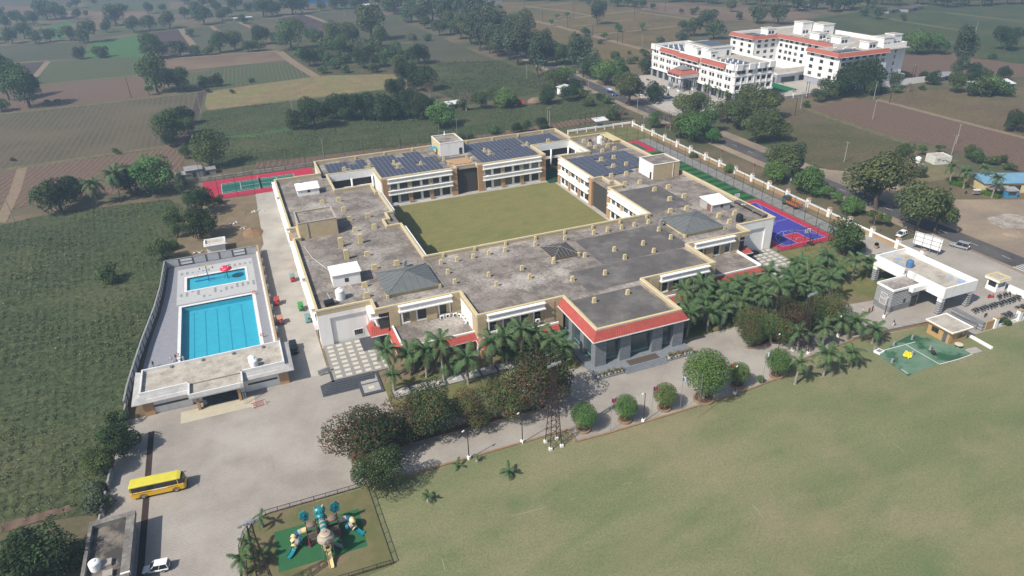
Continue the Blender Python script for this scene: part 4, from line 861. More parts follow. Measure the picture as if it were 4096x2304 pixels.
MB().tube([(-1.05,0,0),(-1.0,0,0),(1.0,0,0),(1.05,0,0)], [.6,.75,.75,.6], 18).build('tank_body', BLACKP, t, local=True); MB().cbox((0,0,-.75),(1.6,.9,.15)).build('cradle', CONC, t, local=True)
tank((123.6,223.9,ZR), 1.1, 2.7, WHITEP, 'white water tank on the back right corner of the roof')
tank((122.1,141.8,ZR), .95, 2.2, BLACKP, 'black water tank on the roof behind the right white wall')
tank((120.4,225.4,ZR), .6, 1.4, BLACKP, 'small dark tank beside the white one, back right roof')
tank((16.3,224.5,ZR), .75, 1.5, BLACKP, 'black water tank behind the white hut, back left roof corner')
# cylindrical roof exhausts
for x, y, lb in ((31.8,153.0,'steel exhaust cowl beside the left grey pyramid skylight'), (101.4,148.2,'steel exhaust cowl beside the right grey pyramid skylight')):
    t = thing('exhaust_cowl', lb, 'exhaust', (x,y,ZR)); MB().cbox((0,0,0),(.8,.8,1.3)).build('duct', METALG, t, local=True); MB().lathe([(.35,1.3),(.35,1.5),(.55,1.55),(.55,1.85),(.1,1.95)], n=12).build('cowl', METALG, t, local=True)
# air conditioners
def ac_unit(loc, rz, label):
    t = thing('air_conditioner', label, 'air conditioner', loc, rz, 'air conditioners on the front terraces')
    MB().cbox((0,0,.1),(.95,.4,.75)).build('casing', WHITEP, t, local=True)
    f = MB(); f.tube([(-.12,-.215,.48),(-.12,-.205,.48)], .29, 14); f.build('fan_grille', FRAME, t, local=True)
    MB().cbox((-.3,0,0),(.1,.4,.1)).cbox((.3,0,0),(.1,.4,.1)).build('foot', METALG, t, local=True)
    return t
for (x,y,rz,lb) in ((34.6,132.6,.1,'white outdoor unit standing under the terrace windows, first from the left'),(36.0,132.7,0,'white outdoor unit beside the terrace windows, second from the left'),(37.6,132.4,.1,'white outdoor unit in the corner of the left terrace, third from the left'),(38.5,131.6,-.9,'white outdoor unit turned toward the terrace corner wall'),(38.7,130.0,-1.5,'white outdoor unit against the white side wall, farther one'),(38.7,128.4,-1.5,'white outdoor unit against the white side wall, nearer one')):
    ac_unit((x,y,4.22), rz, lb)
for (x,y,z,lb) in ((43.9,121.3,4.5,'white wall unit between the left pair of upper windows by the palms'),(46.9,121.3,4.6,'white wall unit under the middle windows by the palms'),(53.0,121.2,4.9,'white wall unit next to the porch end windows')): ac_unit((x,y,z), 0, lb)

# ------------------------------------------------------------------ swimming pools
DECKT = mat('deck_tile_grey', (.27,.27,.30), (.24,.24,.265), .8, .7, fine=.08, fscale=3); DECKL = mat('deck_tile_pale', (.46,.46,.46), (.42,.42,.42), .8, .7, fine=.06, fscale=3)
DECKS = mat('deck_tile_strip', (.24,.245,.26), rough=.7)
dk = MB()
CURVE = [(-24.6,197.6),(-25.05,181.5),(-25.9,170.7),(-27.75,155.8),(-28.5,146.3),(-29.2,137)]
dk.sheet(CURVE+[(-21.75,137),(-21.75,197.6)], .05)
for x0,x1,y0,y1 in ((-3.55,-.9,137,197.6),(-21.75,-3.55,172.6,180.2),(-21.75,-3.55,189.6,197.6),(-21.75,-20.6,180.2,189.6),(-4.6,-3.55,180.2,189.6),(-21.75,-3.55,137,145.5)): dk.sheet([(x0,y0),(x1,y0),(x1,y1),(x0,y1)], .05)
deck = struct('pool_deck', dk, DECKT)
for x0,x1,y0,y1 in ((-22.3,-2.9,173.4,180.1),(-22.3,-2.9,189.7,194.9),(-22.3,-20.7,180.1,189.7),(-4.5,-2.9,180.1,189.7)): MB().sheet([(x0,y0),(x1,y0),(x1,y1),(x0,y1)], .056).build('pale_tiling', DECKL, deck)
x = -21.2
for i in range(14):
    L = (1.7,2.3,.6,2.7,1.4,.7,2.9,1.0,2.0,1.3,2.5,2.3,1.7,2.8)[i]; y1 = (179.5,179.7,180,180,176.6,176,179.8,177.5,179,178.5,180,179.8,179.5,180)[i]
    MB().box(x-.3,x+.3,y1-L,y1,.056,.062).build('dark_tile_strip', DECKS, deck)
    if i not in (6,7,8): L2 = (1.5,1.8,.8,.5,.8,1.6,0,0,0,2.4,1.6,1.4,1.3,1.0)[i]; MB().box(x-.3,x+.3,191.6-L2*.3,191.6+L2*.7,.056,.062).build('dark_tile_strip', DECKS, deck)
    x += 1.36
def water_mat():
    m = bpy.data.materials.new('pool_water'); m.use_nodes = True; n, l = m.node_tree.nodes, m.node_tree.links; n.remove(n['Principled BSDF'])
    tr = n.new('ShaderNodeBsdfTransparent'); tr.inputs[0].default_value = (.58,.90,.97,1)
    gl = n.new('ShaderNodeBsdfGlossy'); gl.inputs['Roughness'].default_value = .06
    fr = n.new('ShaderNodeFresnel'); fr.inputs[0].default_value = 1.33
    nz = n.new('ShaderNodeTexNoise'); nz.inputs['Scale'].default_value = 1.6; nz.inputs['Detail'].default_value = 3; ge = n.new('ShaderNodeNewGeometry'); l.new(ge.outputs['Position'], nz.inputs['Vector'])
    bp = n.new('ShaderNodeBump'); bp.inputs['Strength'].default_value = .25; bp.inputs['Distance'].default_value = .05; l.new(nz.outputs['Fac'], bp.inputs['Height']); l.new(bp.outputs[0], gl.inputs['Normal']); l.new(bp.outputs[0], fr.inputs['Normal'])
    mx = n.new('ShaderNodeMixShader'); l.new(fr.outputs[0], mx.inputs[0]); l.new(tr.outputs[0], mx.inputs[1]); l.new(gl.outputs[0], mx.inputs[2]); l.new(mx.outputs[0], n['Material Output'].inputs[0])
    return m
WATER = water_mat()
PTILE = mat('pool_tile', (.15,.53,.61), (.13,.48,.57), .5, .4, fine=.10, fscale=5); PTILED = mat('pool_tile_dark', (.06,.32,.47), rough=.5)
COPE = mat('pool_coping', (.72,.72,.71), (.62,.62,.61), 1, .6)
def pool(label, ox0,ox1,oy0,oy1, ix0,ix1,iy0,iy1, dep, lanes):
    t = thing('swimming_pool', label, 'pool', ((ix0+ix1)/2,(iy0+iy1)/2,0))
    b = MB(); b.sheet([(ix0,iy0),(ix1,iy0),(ix1,iy1),(ix0,iy1)], -dep)
    for a, c in (((ix0,iy0),(ix1,iy0)),((ix1,iy0),(ix1,iy1)),((ix1,iy1),(ix0,iy1)),((ix0,iy1),(ix0,iy0))): b.poly3([(*c,-dep),(*a,-dep),(*a,.0),(*c,.0)])
    basin = b.build('basin', PTILE, t)
    for x in lanes: MB().box(x-.11,x+.11,iy0+.4,iy1-1.6,-dep,-dep+.012).build('lane_line', PTILED, basin); MB().box(x-.55,x+.55,iy1-1.75,iy1-1.5,-dep,-dep+.013).build('lane_line', PTILED, basin)
    MB().sheet([(ix0,iy0),(ix1,iy0),(ix1,iy1),(ix0,iy1)], -.10).build('water', WATER, t)
    for (a,c,d,e) in ((ox0,ox1,oy0,iy0),(ox0,ox1,iy1,oy1),(ox0,ix0,iy0,iy1),(ix1,ox1,iy0,iy1)):
        if e-d > .02: MB().box(a,c,d,e,-.3,.11).build('coping', COPE, t)
    return t, basin
pool('large rectangular pool with dark lane lines beside the pool house', -21.75,-3.55,145.5,172.6, -21.05,-4.4,145.55,171.8, 1.5, [-18.5,-15.9,-13.2,-10.4,-7.4])
p2_, bs2 = pool('small shallow wading pool with the red mushroom shower', -20.6,-4.6,180.2,189.6, -19.9,-5.2,180.75,188.7, .55, [])
MB().box(-18,-13,186.6,187.3,-.55,-.53).build('tile_band', mat('pool_tile_mid',(.015,.10,.32),rough=.5), bs2); MB().box(-15,-11,181.0,181.4,-.55,-.53).build('tile_band', MATS['pool_tile_mid'], bs2)
for (x,y) in ((-18.0,181.0),(-7.2,181.0),(-17.6,188.4),(-7.6,188.5)):
    h = thing('pool_handrail', 'steel pool handrail, '+{(-18.0,181.0):'near left corner of the wading pool',(-7.2,181.0):'near right corner of the wading pool',(-17.6,188.4):'far left corner of the wading pool',(-7.6,188.5):'far right corner of the wading pool'}[(x,y)], 'handrail', (x,y,.1), 0, 'wading pool handrails')
    for dx in (-.3,.3): MB().tube([(dx,.35,-.1),(dx,.3,.75),(dx,0,.85),(dx,-.3,.5),(dx,-.35,-.4)], .03, 6).build('rail', METALG, h, local=True)
m = thing('mushroom_shower', 'red mushroom water toy with white spots in the wading pool', 'water toy', (-9.75,185.4,-.55))
MB().tube([(0,0,0),(0,0,2.9)], .14, 10).build('stem', mat('green_paint',(.03,.22,.06),rough=.4), m, local=True)
MB().lathe([(1.5,2.75),(1.55,2.85),(1.45,3.1),(1.1,3.4),(.6,3.58),(.05,3.64)], n=22).build('cap', mat('toy_red',(.62,.03,.07),rough=.3), m, smooth=True, local=True)
for k,(a,r_,z_) in enumerate(((.3,1.15,3.37),(1.4,.9,3.5),(2.6,1.2,3.33),(3.7,.85,3.5),(4.6,1.2,3.33),(5.5,.8,3.52))): MB().ell((r_*cos(a),r_*sin(a),z_),(.2,.2,.06),8,5).build('spot', WHITEP, m, smooth=True, local=True)
m = thing('spray_toy', 'blue water pole with yellow cross arms in the wading pool', 'water toy', (-14.5,185.6,-.55))
MB().tube([(0,0,0),(0,0,4.6)], .11, 10).build('pole', BLUE, m, local=True)
MB().bar((-1.7,.2,4.3),(1.7,-.2,4.3),.1).bar((-.25,-1.2,4.5),(.25,1.2,4.5),.1).build('arm', mat('toy_yellow',(.65,.6,.06),rough=.4), m, local=True)
for x,y in ((-1.6,.2),(1.6,-.2)): MB().tube([(x,y,4.25),(x,y,3.75)], [.05,.2], 8).build('bucket', RED, m, local=True)
ORG = mat('buoy_orange', (.6,.13,.03), rough=.5)
def ring(mb, c, R, r, n=18, k=6, axis='y'):
    vs=[];fs=[]
    for i in range(n):
        a=2*pi*i/n
        for j in range(k):
            b=2*pi*j/k; q=(R+r*cos(b)); p=(q*cos(a), r*sin(b), q*sin(a))
            if axis == 'z': p=(p[0],p[2],p[1])
            vs.append((c[0]+p[0],c[1]+p[1],c[2]+p[2]))
    fs=[(i*k+j,i*k+(j+1)%k,((i+1)%n)*k+(j+1)%k,((i+1)%n)*k+j) for i in range(n) for j in range(k)]
    mb.add(vs,fs); return mb
for (x,y,lb) in ((-3.9,171.2,'far right corner of the large pool'),(-3.6,148.6,'near right corner of the large pool'),(-21.6,147.6,'near left corner of the large pool')):
    t = thing('lifebuoy', 'orange lifebuoy on a short stand, '+lb, 'lifebuoy', (x,y,.1), 0, 'pool lifebuoys')
    ring(MB(), (0,0,.75), .36, .09).build('ring', ORG, t, smooth=True, local=True); MB().tube([(0,.1,0),(0,.1,1.0)], .04, 6).build('stand', METALG, t, local=True)

# ------------------------------------------------------------------ pool enclosure walls
PANEL = mat('pool_wall_panel', (.40,.40,.41), (.36,.36,.37), .8, .8, fine=.06); PFRM = mat('pool_wall_frame', (.075,.08,.085), rough=.6)
pw = thing('pool_wall', 'grey panelled enclosure wall with dark posts around the pools', 'wall', (-13,197.8,0))
def wall_run(a, b, n, flip, h=2.2, kinds=None):
    a, b = Vector(a), Vector(b); u = (b-a).normalized(); nn = Vector((-u.y,u.x))*(1 if flip else -1); W_ = Wall(tuple(a), tuple(u), tuple(nn)); L = (b-a).length
    m = MB(); W_.box(m, 0, L, -.15, 0, 0, h); W_.box(m, -.02, L+.02, -.24, .1, h, h+.12); m.build('wall_core', CONC2, pw)
    for k in range(n):
        s0, s1 = L*k/n, L*(k+1)/n
        m = MB(); W_.box(m, s0-.12 if k else 0, s0+.12, 0, .16, 0, h-.01); m.build('post', PFRM, pw)
        if (k % 4) in (1,):
            m = MB(); W_.box(m, s0+.2, s1-.2, .02, .06, .35, h-.25); m.build('wall_panel', mat('white_panel',(.6,.61,.62),rough=.6), pw)
            m = MB(); W_.box(m, s0+.12, s1-.12, .06, .13, 1.15, 1.3); W_.box(m, s0+.12, s1-.12, .06, .13, .25, .4); m.build('rail', PFRM, pw)
        else:
            m = MB(); W_.box(m, s0+.18, s1-.18, .0, .07, .12, h-.1); m.build('wall_panel', PANEL, pw)
wall_run((-25.2,197.9), (-.7,197.7), 7, False)
cv = [(-25.2,197.9),(-25.8,181.5),(-26.7,170.7),(-28.7,155.0),(-29.6,146),(-30.4,137),(-30.6,131.5)]
for a, b, n in zip(cv, cv[1:], (5,4,5,3,3,2)): wall_run(a, b, n, True)
m = MB(); m.box(-.95,-.62,139,197.9,0,2.2).box(-1.05,-.55,139,197.9,2.2,2.34); m.build('wall_core', mat('lane_wall_tan',(.42,.31,.18),(.36,.27,.16),.8,.9,fine=.1), pw)
MB().box(-1.5,-1.06,139,197.6,.06,.5).build('planter_ledge', COPE, pw)
for k in range(10):
    y = 143+k*5.7
    MB().box(-.62,-.1,y-.6,y+.6,.9,1.9).build('vent_box', WHITE2, pw); MB().box(-.12,-.07,y-.4,y+.4,1.05,1.75).build('vent_grille', FRAME, pw)
# ------------------------------------------------------------------ pool house
ph = thing('pool_house', 'low white pool house with flat concrete roof and stepped porch', 'pool house', (-13.7,132,0))
CHAJ = mat('weathered_eave', (.42,.41,.40), (.33,.32,.31), .6, .9, fine=.14, fscale=3)
MB().sheet([(-27,129.6),(-.4,129.6),(-.4,137.8),(-27,137.8)], 3.8).build('roof_deck', ROOFL, ph)
MB().sheet([(-18.2,125.2),(-8.7,125.2),(-8.7,129.6),(-18.2,129.6)], 3.81).build('roof_deck', ROOFL, ph)
for (a,b,c,d) in ((-27.3,-.1,137.8,138.1),(-27.3,-27,129.3,137.8),(-.4,-.1,129.3,137.8),(-27,-18.2,129.3,129.6),(-8.7,-.4,129.3,129.6),(-18.5,-18.2,124.9,129.6),(-8.7,-8.4,124.9,129.6),(-18.2,-8.7,124.9,125.2)):
    MB().box(a,b,c,d,3.5,4.45).build('roof_parapet', mat('chalky_white',(.70,.70,.68),(.60,.60,.58),.5,.8,fine=.08), ph)
for k in range(4): MB().box(-22+k*6,-21.6+k*6,137.3,137.8,3.8,4.3).build('roof_stub', CONC2, ph)
MB().bar((-18,129.4,4.0),(-8.8,129.4,4.0),.15,.2).build('roof_pipe', CONC, ph)
def slope(a,b,c,d): return MB().add([a,b,c,d]+[(p[0],p[1],p[2]-.12) for p in (a,b,c,d)], [(0,1,2,3),(7,6,5,4),(0,4,5,1),(1,5,6,2),(2,6,7,3),(3,7,4,0)])
slope((-27.3,138.1,3.75),(-28.7,139.3,3.45),(-28.7,126.9,3.45),(-27.3,129.3,3.75)).build('eave', CHAJ, ph)
slope((-27.3,129.3,3.75),(-28.7,126.9,3.45),(-18.5,126.9,3.45),(-18.5,129.3,3.75)).build('eave', CHAJ, ph)
slope((-8.4,129.3,3.75),(-8.4,126.9,3.45),(1.4,126.9,3.45),(-.1,129.3,3.75)).build('eave', CHAJ, ph)
slope((-.1,129.3,3.75),(1.4,126.9,3.45),(1.4,138.6,3.45),(-.1,138.1,3.75)).build('eave', CHAJ, ph)
for (a,b) in ((-26,-18.4),(-8.4,-1.6)):
    MB().box(a,b,128.0,128.4,0,3.6).build('wall', WHITE2, ph); MB().box(a+.6,b-.5,127.93,128.02,1.55,1.95).build('window_strip', GLASS, ph)
MB().box(-26.6,-.9,128.4,137.5,0,3.5).build('wall', WHITE, ph)
MB().box(-27,-25.2,127.6,130.2,0,3.5).build('corner_pier', BROWN, ph); MB().box(-1.7,.1,127.7,130.2,0,3.5).build('corner_pier', BROWN, ph)
MB().box(-18.3,-8.6,125.0,128.2,3.2,3.5).build('porch_ceiling', WHITE, ph)
for xx in (-17.2,-9.6): MB().box(xx-.25,xx+.25,125.4,126.2,0,3.3).build('porch_post', BROWN, ph)
for k in range(7): MB().box(-16.6,-10.2,126.2+k*.32,128.6,.0,.14*(k+1)).build('step', DARKST, ph)
MB().box(-16.6,-10.2,128.4,128.45,1.0,3.2).build('dark_opening', GLASS, ph)
MB().box(-20.7,-7,122.4,126.2,0,.1).build('porch_pad', mat('beige_pad',(.47,.42,.32),(.42,.37,.28),.5,.9,fine=.08), ph)
tank((-6.2,132.6,3.81), .75, 1.7, WHITEP, 'white water tank on the pool house roof, farther of two'); tank((-5.9,131.0,3.81), .75, 1.7, WHITEP, 'white water tank on the pool house roof, nearer of two')
t = thing('trestle_barrier', 'red and white trestle barrier in front of the pool house', 'barrier', (-6.45,122.30), .15)
for y in (-.7,.7):
    for x in (-1.2,1.2): MB().tube([(x,y,0),(x*.9,0,1.0)], .04, 6).build('leg', WHITE, t, local=True)
MB().bar((-1.3,0,1.0),(1.3,0,1.0),.12).build('rail', RED, t, local=True); MB().bar((-1.25,.5,.3),(1.25,.5,.3),.08).bar((-1.25,-.5,.3),(1.25,-.5,.3),.08).build('lower_rail', RED, t, local=True)
t = thing('ladder', 'thin steel ladder leaning against the pool house eave', 'ladder', (-8.70,123.83), 0)
MB().tube([(-.25,0,0),(-.25,1.3,4.9)], .03, 6).build('stile', METALG, t, local=True); MB().tube([(.25,0,0),(.25,1.3,4.9)], .03, 6).build('stile', METALG, t, local=True)
for k in range(14): f = (k+.5)/14; MB().bar((-.25,1.3*f,4.9*f),(.25,1.3*f,4.9*f),.04).build('rung', METALG, t, local=True)
# pump cabin behind the pools
cb = thing('pump_cabin', 'small white cabin with raised roof edge behind the pool wall', 'cabin', (-12,204.8,0))
MB().box(-14.4,-9.5,203.4,206.6,0,2.3).build('wall', WHITE2, cb); MB().box(-15,-8.9,202.8,207.2,2.3,2.55).build('eave_slab', WHITE2, cb)
for a,b,c,d in ((-14.8,-9.1,203,203.3),(-14.8,-9.1,206.7,207),(-14.8,-14.5,203.3,206.7),(-9.4,-9.1,203.3,206.7)): MB().box(a,b,c,d,2.55,3.0).build('roof_parapet', WHITE2, cb)
MB().sheet([(-14.5,203.3),(-9.4,203.3),(-9.4,206.7),(-14.5,206.7)], 2.57).build('roof_deck', ROOFL, cb)
# ------------------------------------------------------------------ granite steps and chequered plazas beside the white end blocks
for mir in (False, True):
    X = (lambda x: 139.05-x) if mir else (lambda x: x)
    def R4(x0,x1,y0,y1,z0,z1): a,b = sorted((X(x0),X(x1))); return MB().box(a,b,y0,y1,z0,z1)
    pz = struct('chequered_plaza', R4(8.6,20.5,123.9 if not mir else 122.5,138,0,.6), mat('plaza_grey',(.27,.255,.235),(.24,.225,.21),.8,.8,fine=.08))
    PSL = mat('plaza_pale_slab',(.55,.525,.44),(.49,.465,.39),.9,.75,fine=.06)
    for i in range(6):
        for j in range(8):
            x, y = 9.2+i*2.02, 124.5+j*1.72
            if y < 137 and x < 20: R4(x,x+1.25,y,y+.98,.6,.612).build('slab', PSL, pz)
    R4(16.4,21.4,132.3,138,.6,.63).build('dark_apron', DARKST, pz)
    if not mir:
        sp = struct('granite_steps', MB().box(8.1,8.6,123.5,127.5,0,.6), DARKST)
        for k in range(6):
            MB().box(8.2-.42*(6-k),16.6,119.8+.62*k,124,0,.1*(k+1)).build('step', DARKST, sp)
        MB().box(12.9,17.4,116.7,123.9,0,.34).build('entrance_ramp', DARKST, sp)
        for k in range(2): MB().box(13.5,16.9,117.4+k*3.2,120.2+k*3.2,.34,.352).build('ramp_slab', SLAB, sp); MB().box(14.6,15.7,118.3+k*3.2,119.3+k*3.2,.352,.36).build('centre_slab', SLABC, sp)
        MB().bar((5.9,127.6,.9),(8.4,127.9,1.2),.35,1.0).build('ramp_rail', METALG, sp)

# ------------------------------------------------------------------ entrance gate canopy with its striped guard room
GSTR = mat('grey_gate_stone', (.20,.205,.215), (.17,.175,.185), .8, .8, fine=.1); GSTL = mat('gate_stripe_white', (.62,.62,.62), rough=.6)
gt = thing('gate_canopy', 'white entrance gate canopy on striped grey pillars with a guard room', 'gatehouse', (146,103,0))
def striped(x0,x1,y0,y1,z0,z1,zs,step=.42,nm='striped_wall'):
    b = MB().box(x0,x1,y0,y1,z0,z1).build(nm, GSTR, gt)
    z = zs
    while z < z1-.1:
        m = MB().box(x0-.035,x1+.035,y0-.035,y1+.035,z,z+.07); m.build('stripe', GSTL, b); z += step
    return b
striped(132.1,140.7,98.9,103.4,0,5.5,1.7)
MB().box(131.9,140.9,98.7,99.0,5.5,6.0).build('room_parapet', WHITE2, gt); MB().box(131.9,132.2,99.0,103.5,5.5,6.0).build('room_parapet', WHITE2, gt); MB().box(132.2,140.7,103.3,103.6,5.5,6.0).build('room_parapet', WHITE2, gt)
MB().sheet([(132.2,99),(141,99),(141,103.3),(132.2,103.3)], 5.52).build('room_deck', ROOF, gt)
MB().box(136.5,141.1,97.6,98.65,4.9,6.1).build('sunshade', WHITE2, gt)
g = MB().box(132.04,132.09,100.2,101.8,1.6,4.0).build('window_pane', GLASS, gt)
for k in range(6): MB().box(131.95,132.03,100.15+k*.32,100.25+k*.32,1.3,4.4).build('window_bar', WHITE2, g)
MB().box(131.95,132.03,100.1,101.85,2.9,3.0).build('window_bar', WHITE2, g)
MB().box(138.4,140.2,98.83,98.89,0,3).build('door', GLASS, gt); MB().box(136,136.6,98.83,98.89,1.8,2.8).build('window_pane', GLASS, gt)
for x, y in ((141.2,93.5),(150.0,93.5),(141.2,111.8),(150.0,111.8)):
    striped(x,x+1.1,y,y+1.1,0,3.3,.6,.55,'striped_pillar'); MB().cbox((x+.55,y+.55,3.3),(1.15,1.15,1.1)).build('pillar_head', WHITE2, gt)
for (a,b,c,d) in ((141.0,151.3,93.2,93.6),(141.0,151.3,112.5,112.9),(141.0,141.4,93.6,103.3),(141.0,141.4,104.3,112.5),(150.9,151.3,93.6,112.5)): MB().box(a,b,c,d,4.35,7.1).build('fascia', WHITE2, gt)
MB().box(141.4,150.9,93.6,112.5,5.6,5.8).build('canopy_deck', ROOFL, gt)
for (x,y,s) in ((146.2,110.6,2.2),(149.6,96.0,2.4),(149.2,98.4,1.4),(144.4,108.2,1.6)): MB().cbox((x,y,5.81),(s,s*.7,.05),.4).build('roof_tarp', mat('blue_tarp',(.24,.33,.46),(.3,.38,.5),1,.6), gt)
tank((145.2,106.4,5.82), .85, 1.9, mat('tank_blue',(.08,.17,.33),rough=.4), 'blue water tank on the entrance canopy roof')
t = thing('roof_ladder', 'short steel ladder between guard room roof and canopy', 'ladder', (140.0,101.2,5.52)); MB().tube([(0,-.25,0),(.8,-.25,1.9)],.03,6).build('stile',METALG,t,local=True); MB().tube([(0,.25,0),(.8,.25,1.9)],.03,6).build('stile',METALG,t,local=True)
for k in range(6): MB().bar((.13*k+.06,-.25,.3*k+.2),(.13*k+.06,.25,.3*k+.2),.035).build('rung',METALG,t,local=True)
# open sliding gate and steel gates
def slide_gate(label, p, q, h, m=None, group=None):
    t = thing('sliding_gate', label, 'gate', (*p,0)); p3, q3 = Vector((*p,0)), Vector((*q,0)); u = (q3-p3); L = u.length; u /= L
    for z in (.15, h*.5, h): MB().bar(p3+Vector((0,0,z)), q3+Vector((0,0,z)), .1).build('rail', m or METALG, t)
    for f in (0, 1): MB().bar(p3.lerp(q3,f)+Vector((0,0,.1)), p3.lerp(q3,f)+Vector((0,0,h)), .1).build('stile', m or METALG, t)
    b = MB(); n = int(L/.16)
    for k in range(1,n): c = p3.lerp(q3,k/n); b.bar(c+Vector((0,0,.15)), c+Vector((0,0,h)), .035)
    o = b.build('bars', m or METALG, t); o['kind'] = 'stuff'
    return t
slide_gate('grey steel sliding gate standing open behind the tan security hut', (142.6,92.4), (143.0,85.4), 2.1)
slide_gate('grey steel sliding gate across the road side of the entrance canopy', (156.6,112.5), (161.5,101.5), 1.7)
t = thing('low_wall', 'grey striped low wall behind the open sliding gate', 'wall', (144.1,88.2,0))
MB().box(143.7,144.5,84.6,92.3,0,2.1).build('wall_body', GSTR, t)
for z in (.5,1.3): MB().box(143.66,144.54,84.56,92.34,z,z+.08).build('stripe', GSTL, t)
# guard kiosk
k_ = thing('guard_kiosk', 'small white guard kiosk with yellow edged roof by the parked motorbikes', 'kiosk', (164.3,96.8,0))
MB().box(162.7,165.8,95.5,98.2,0,1.2).build('wall', WHITE2, k_)
for x,y in ((162.9,95.7),(165.6,95.7),(162.9,98),(165.6,98)): MB().cbox((x,y,1.2),(.35,.35,1.7)).build('corner_post', WHITE2, k_)
MB().box(162.8,165.7,95.6,98.1,1.2,2.9).build('glazing', GLASS, k_)
MB().box(162.2,166.4,95.0,98.7,2.9,3.45).build('roof_slab', WHITE2, k_)
for a,b,c,d in ((162.2,166.4,95,95.5),(162.2,166.4,98.2,98.7),(162.2,162.7,95.5,98.2),(165.9,166.4,95.5,98.2)): MB().box(a,b,c,d,3.45,3.6).build('roof_edge', CREAM, k_)
MB().sheet([(162.7,95.5),(165.9,95.5),(165.9,98.2),(162.7,98.2)], 3.46).build('roof_deck', ROOFL, k_)
MB().box(166,166.5,90.6,95.0,0,1.7).build('screen_wall', WHITE2, k_)
# security hut by the lawn
hu = thing('security_hut', 'tan security hut with white roof edge beside the practice mat', 'hut', (135.1,86.4,0))
TANW = mat('ochre_wall',(.46,.29,.13),(.41,.26,.12),.8,.9,fine=.08)
Wf = Wall((132.6,83.6),(1,0),(0,-1)); m = MB(); Wf.solid(m, 5.2, 0, 3.0, .2, [(2.2,4.6,.9,2.3)]); m.build('wall', TANW, hu); Wf.window(hu, 2.2,4.6,.9,2.3, depth=.12)
Wl2 = Wall((132.6,89.1),(0,-1),(-1,0)); m = MB(); Wl2.solid(m, 5.4, 0, 3.0, .2, [(.9,2.6,1.1,2.3),(3.7,4.7,0,2.4)]); m.build('wall', TANW, hu); Wl2.window(hu,.9,2.6,1.1,2.3,depth=.12); Wl2.window(hu,3.7,4.7,0,2.4,depth=.1,name='grille_door',mull=4,fm=METALG)
MB().box(137.6,137.8,83.7,89.1,0,3).box(132.8,137.6,88.9,89.1,0,3).build('wall', TANW, hu)
MB().box(132.0,138.3,83.0,89.7,3.0,3.2).build('roof_slab', TANW, hu)
for a,b,c,d in ((132,138.3,83,83.25),(132,138.3,89.45,89.7),(132,132.25,83.25,89.45),(138.05,138.3,83.25,89.45)): MB().box(a,b,c,d,3.2,3.38).build('roof_edge', WHITE2, hu)
MB().sheet([(132.25,83.25),(138.05,83.25),(138.05,89.45),(132.25,89.45)], 3.21).build('roof_deck', ROOFL, hu)
# ------------------------------------------------------------------ boundary wall with white piers
BW = mat('boundary_tan', (.40,.275,.155), (.34,.235,.135), .7, .95, fine=.14)
bw = thing('boundary_wall', 'tan boundary wall with white coping and white piers along the road', 'wall', (162.4,190,0))
PY = [264.5,256.5,248.5,239.6,230.5,221.5,211.6,203,194,185,176.3,167.4,158.2,149.3,141.2,132.9,124.1,116.2]
for a, b in zip(PY, PY[1:]):
    MB().box(162.25,162.6,b,a,0,1.35).build('wall_panel', BW, bw); MB().box(162.15,162.7,b,a,1.35,1.65).build('coping', WHITE2, bw)
for y in PY:
    MB().cbox((162.42,y,0),(1.0,1.0,2.75)).build('pier', WHITE2, bw); MB().cbox((162.42,y,2.75),(1.15,1.15,.22)).build('pier_cap', mat('pier_cap_brown',(.36,.25,.15),rough=.9), bw)
bb_ = thing('boundary_wall', 'white panelled back boundary wall behind the school lawn', 'wall', (140,266.5,0))
for k in range(7):
    x0 = 131.5+k*4.4
    MB().box(x0,x0+4.4,266.2,266.5,0,1.1).build('wall_panel', BW, bb_); MB().box(x0,x0+4.4,266.1,266.6,1.1,1.9).build('white_band', WHITE2, bb_); MB().cbox((x0,266.3,0),(.5,.55,2.0)).build('pier', WHITE2, bb_)
bl_ = thing('boundary_wall', 'low pale boundary wall beyond the left tennis court', 'wall', (0,273,0))
for k in range(11): MB().box(-16+k*4.4,-12+k*4.4,273,273.25,0,1.2).build('wall_panel', CONC, bl_)
fr_ = thing('boundary_wall', 'white piered front wall with dark grille beside the motorbike parking', 'wall', (158,84.6,0))
for x in (147.6,155.3,163,170.5): MB().cbox((x,84.6,0),(1.0,.9,2.6)).build('pier', WHITE2, fr_); MB().cbox((x,84.6,2.6),(1.15,1.05,.2)).build('pier_cap', MATS['pier_cap_brown'], fr_)
MB().box(144.6,147.2,84.4,84.8,0,2.3).build('wall_panel', BW, fr_)
for x in (148.1,155.8,163.5): 
    MB().box(x,x+7,84.4,84.8,0,.6).build('wall_panel', WHITE2, fr_)
    g = MB(); [g.bar((x+.2*k,84.6,.6),(x+.2*k,84.6,1.9),.03) for k in range(1,35)]; g.bar((x,84.6,1.9),(x+7,84.6,1.9),.05); o = g.build('grille', METALD, fr_); o['kind'] = 'stuff'
fw = thing('retaining_wall', 'brown retaining wall between the exit drive and the lawn', 'wall', (126,92.5,0))
for a, b in (((115.5,93.25),(126,92.55)),((126,92.55),(136.6,91.5))): MB().bar((*a,.45),(*b,.45),.4,.9).build('wall_body', KERB, fw); MB().bar((*a,.92),(*b,.92),.5,.08).build('coping', CONC2, fw)
lw_ = thing('lying_post', 'white concrete post lying on the grass beside the tan hut', 'post', (139.21,81.16), 0); lo = Vector((139.43,84.14)); hi = Vector((139.16,78.62)); MB().bar((lo.x,lo.y,.35),(hi.x,hi.y,.35),.55,.5).build('post_body', WHITE2, lw_)
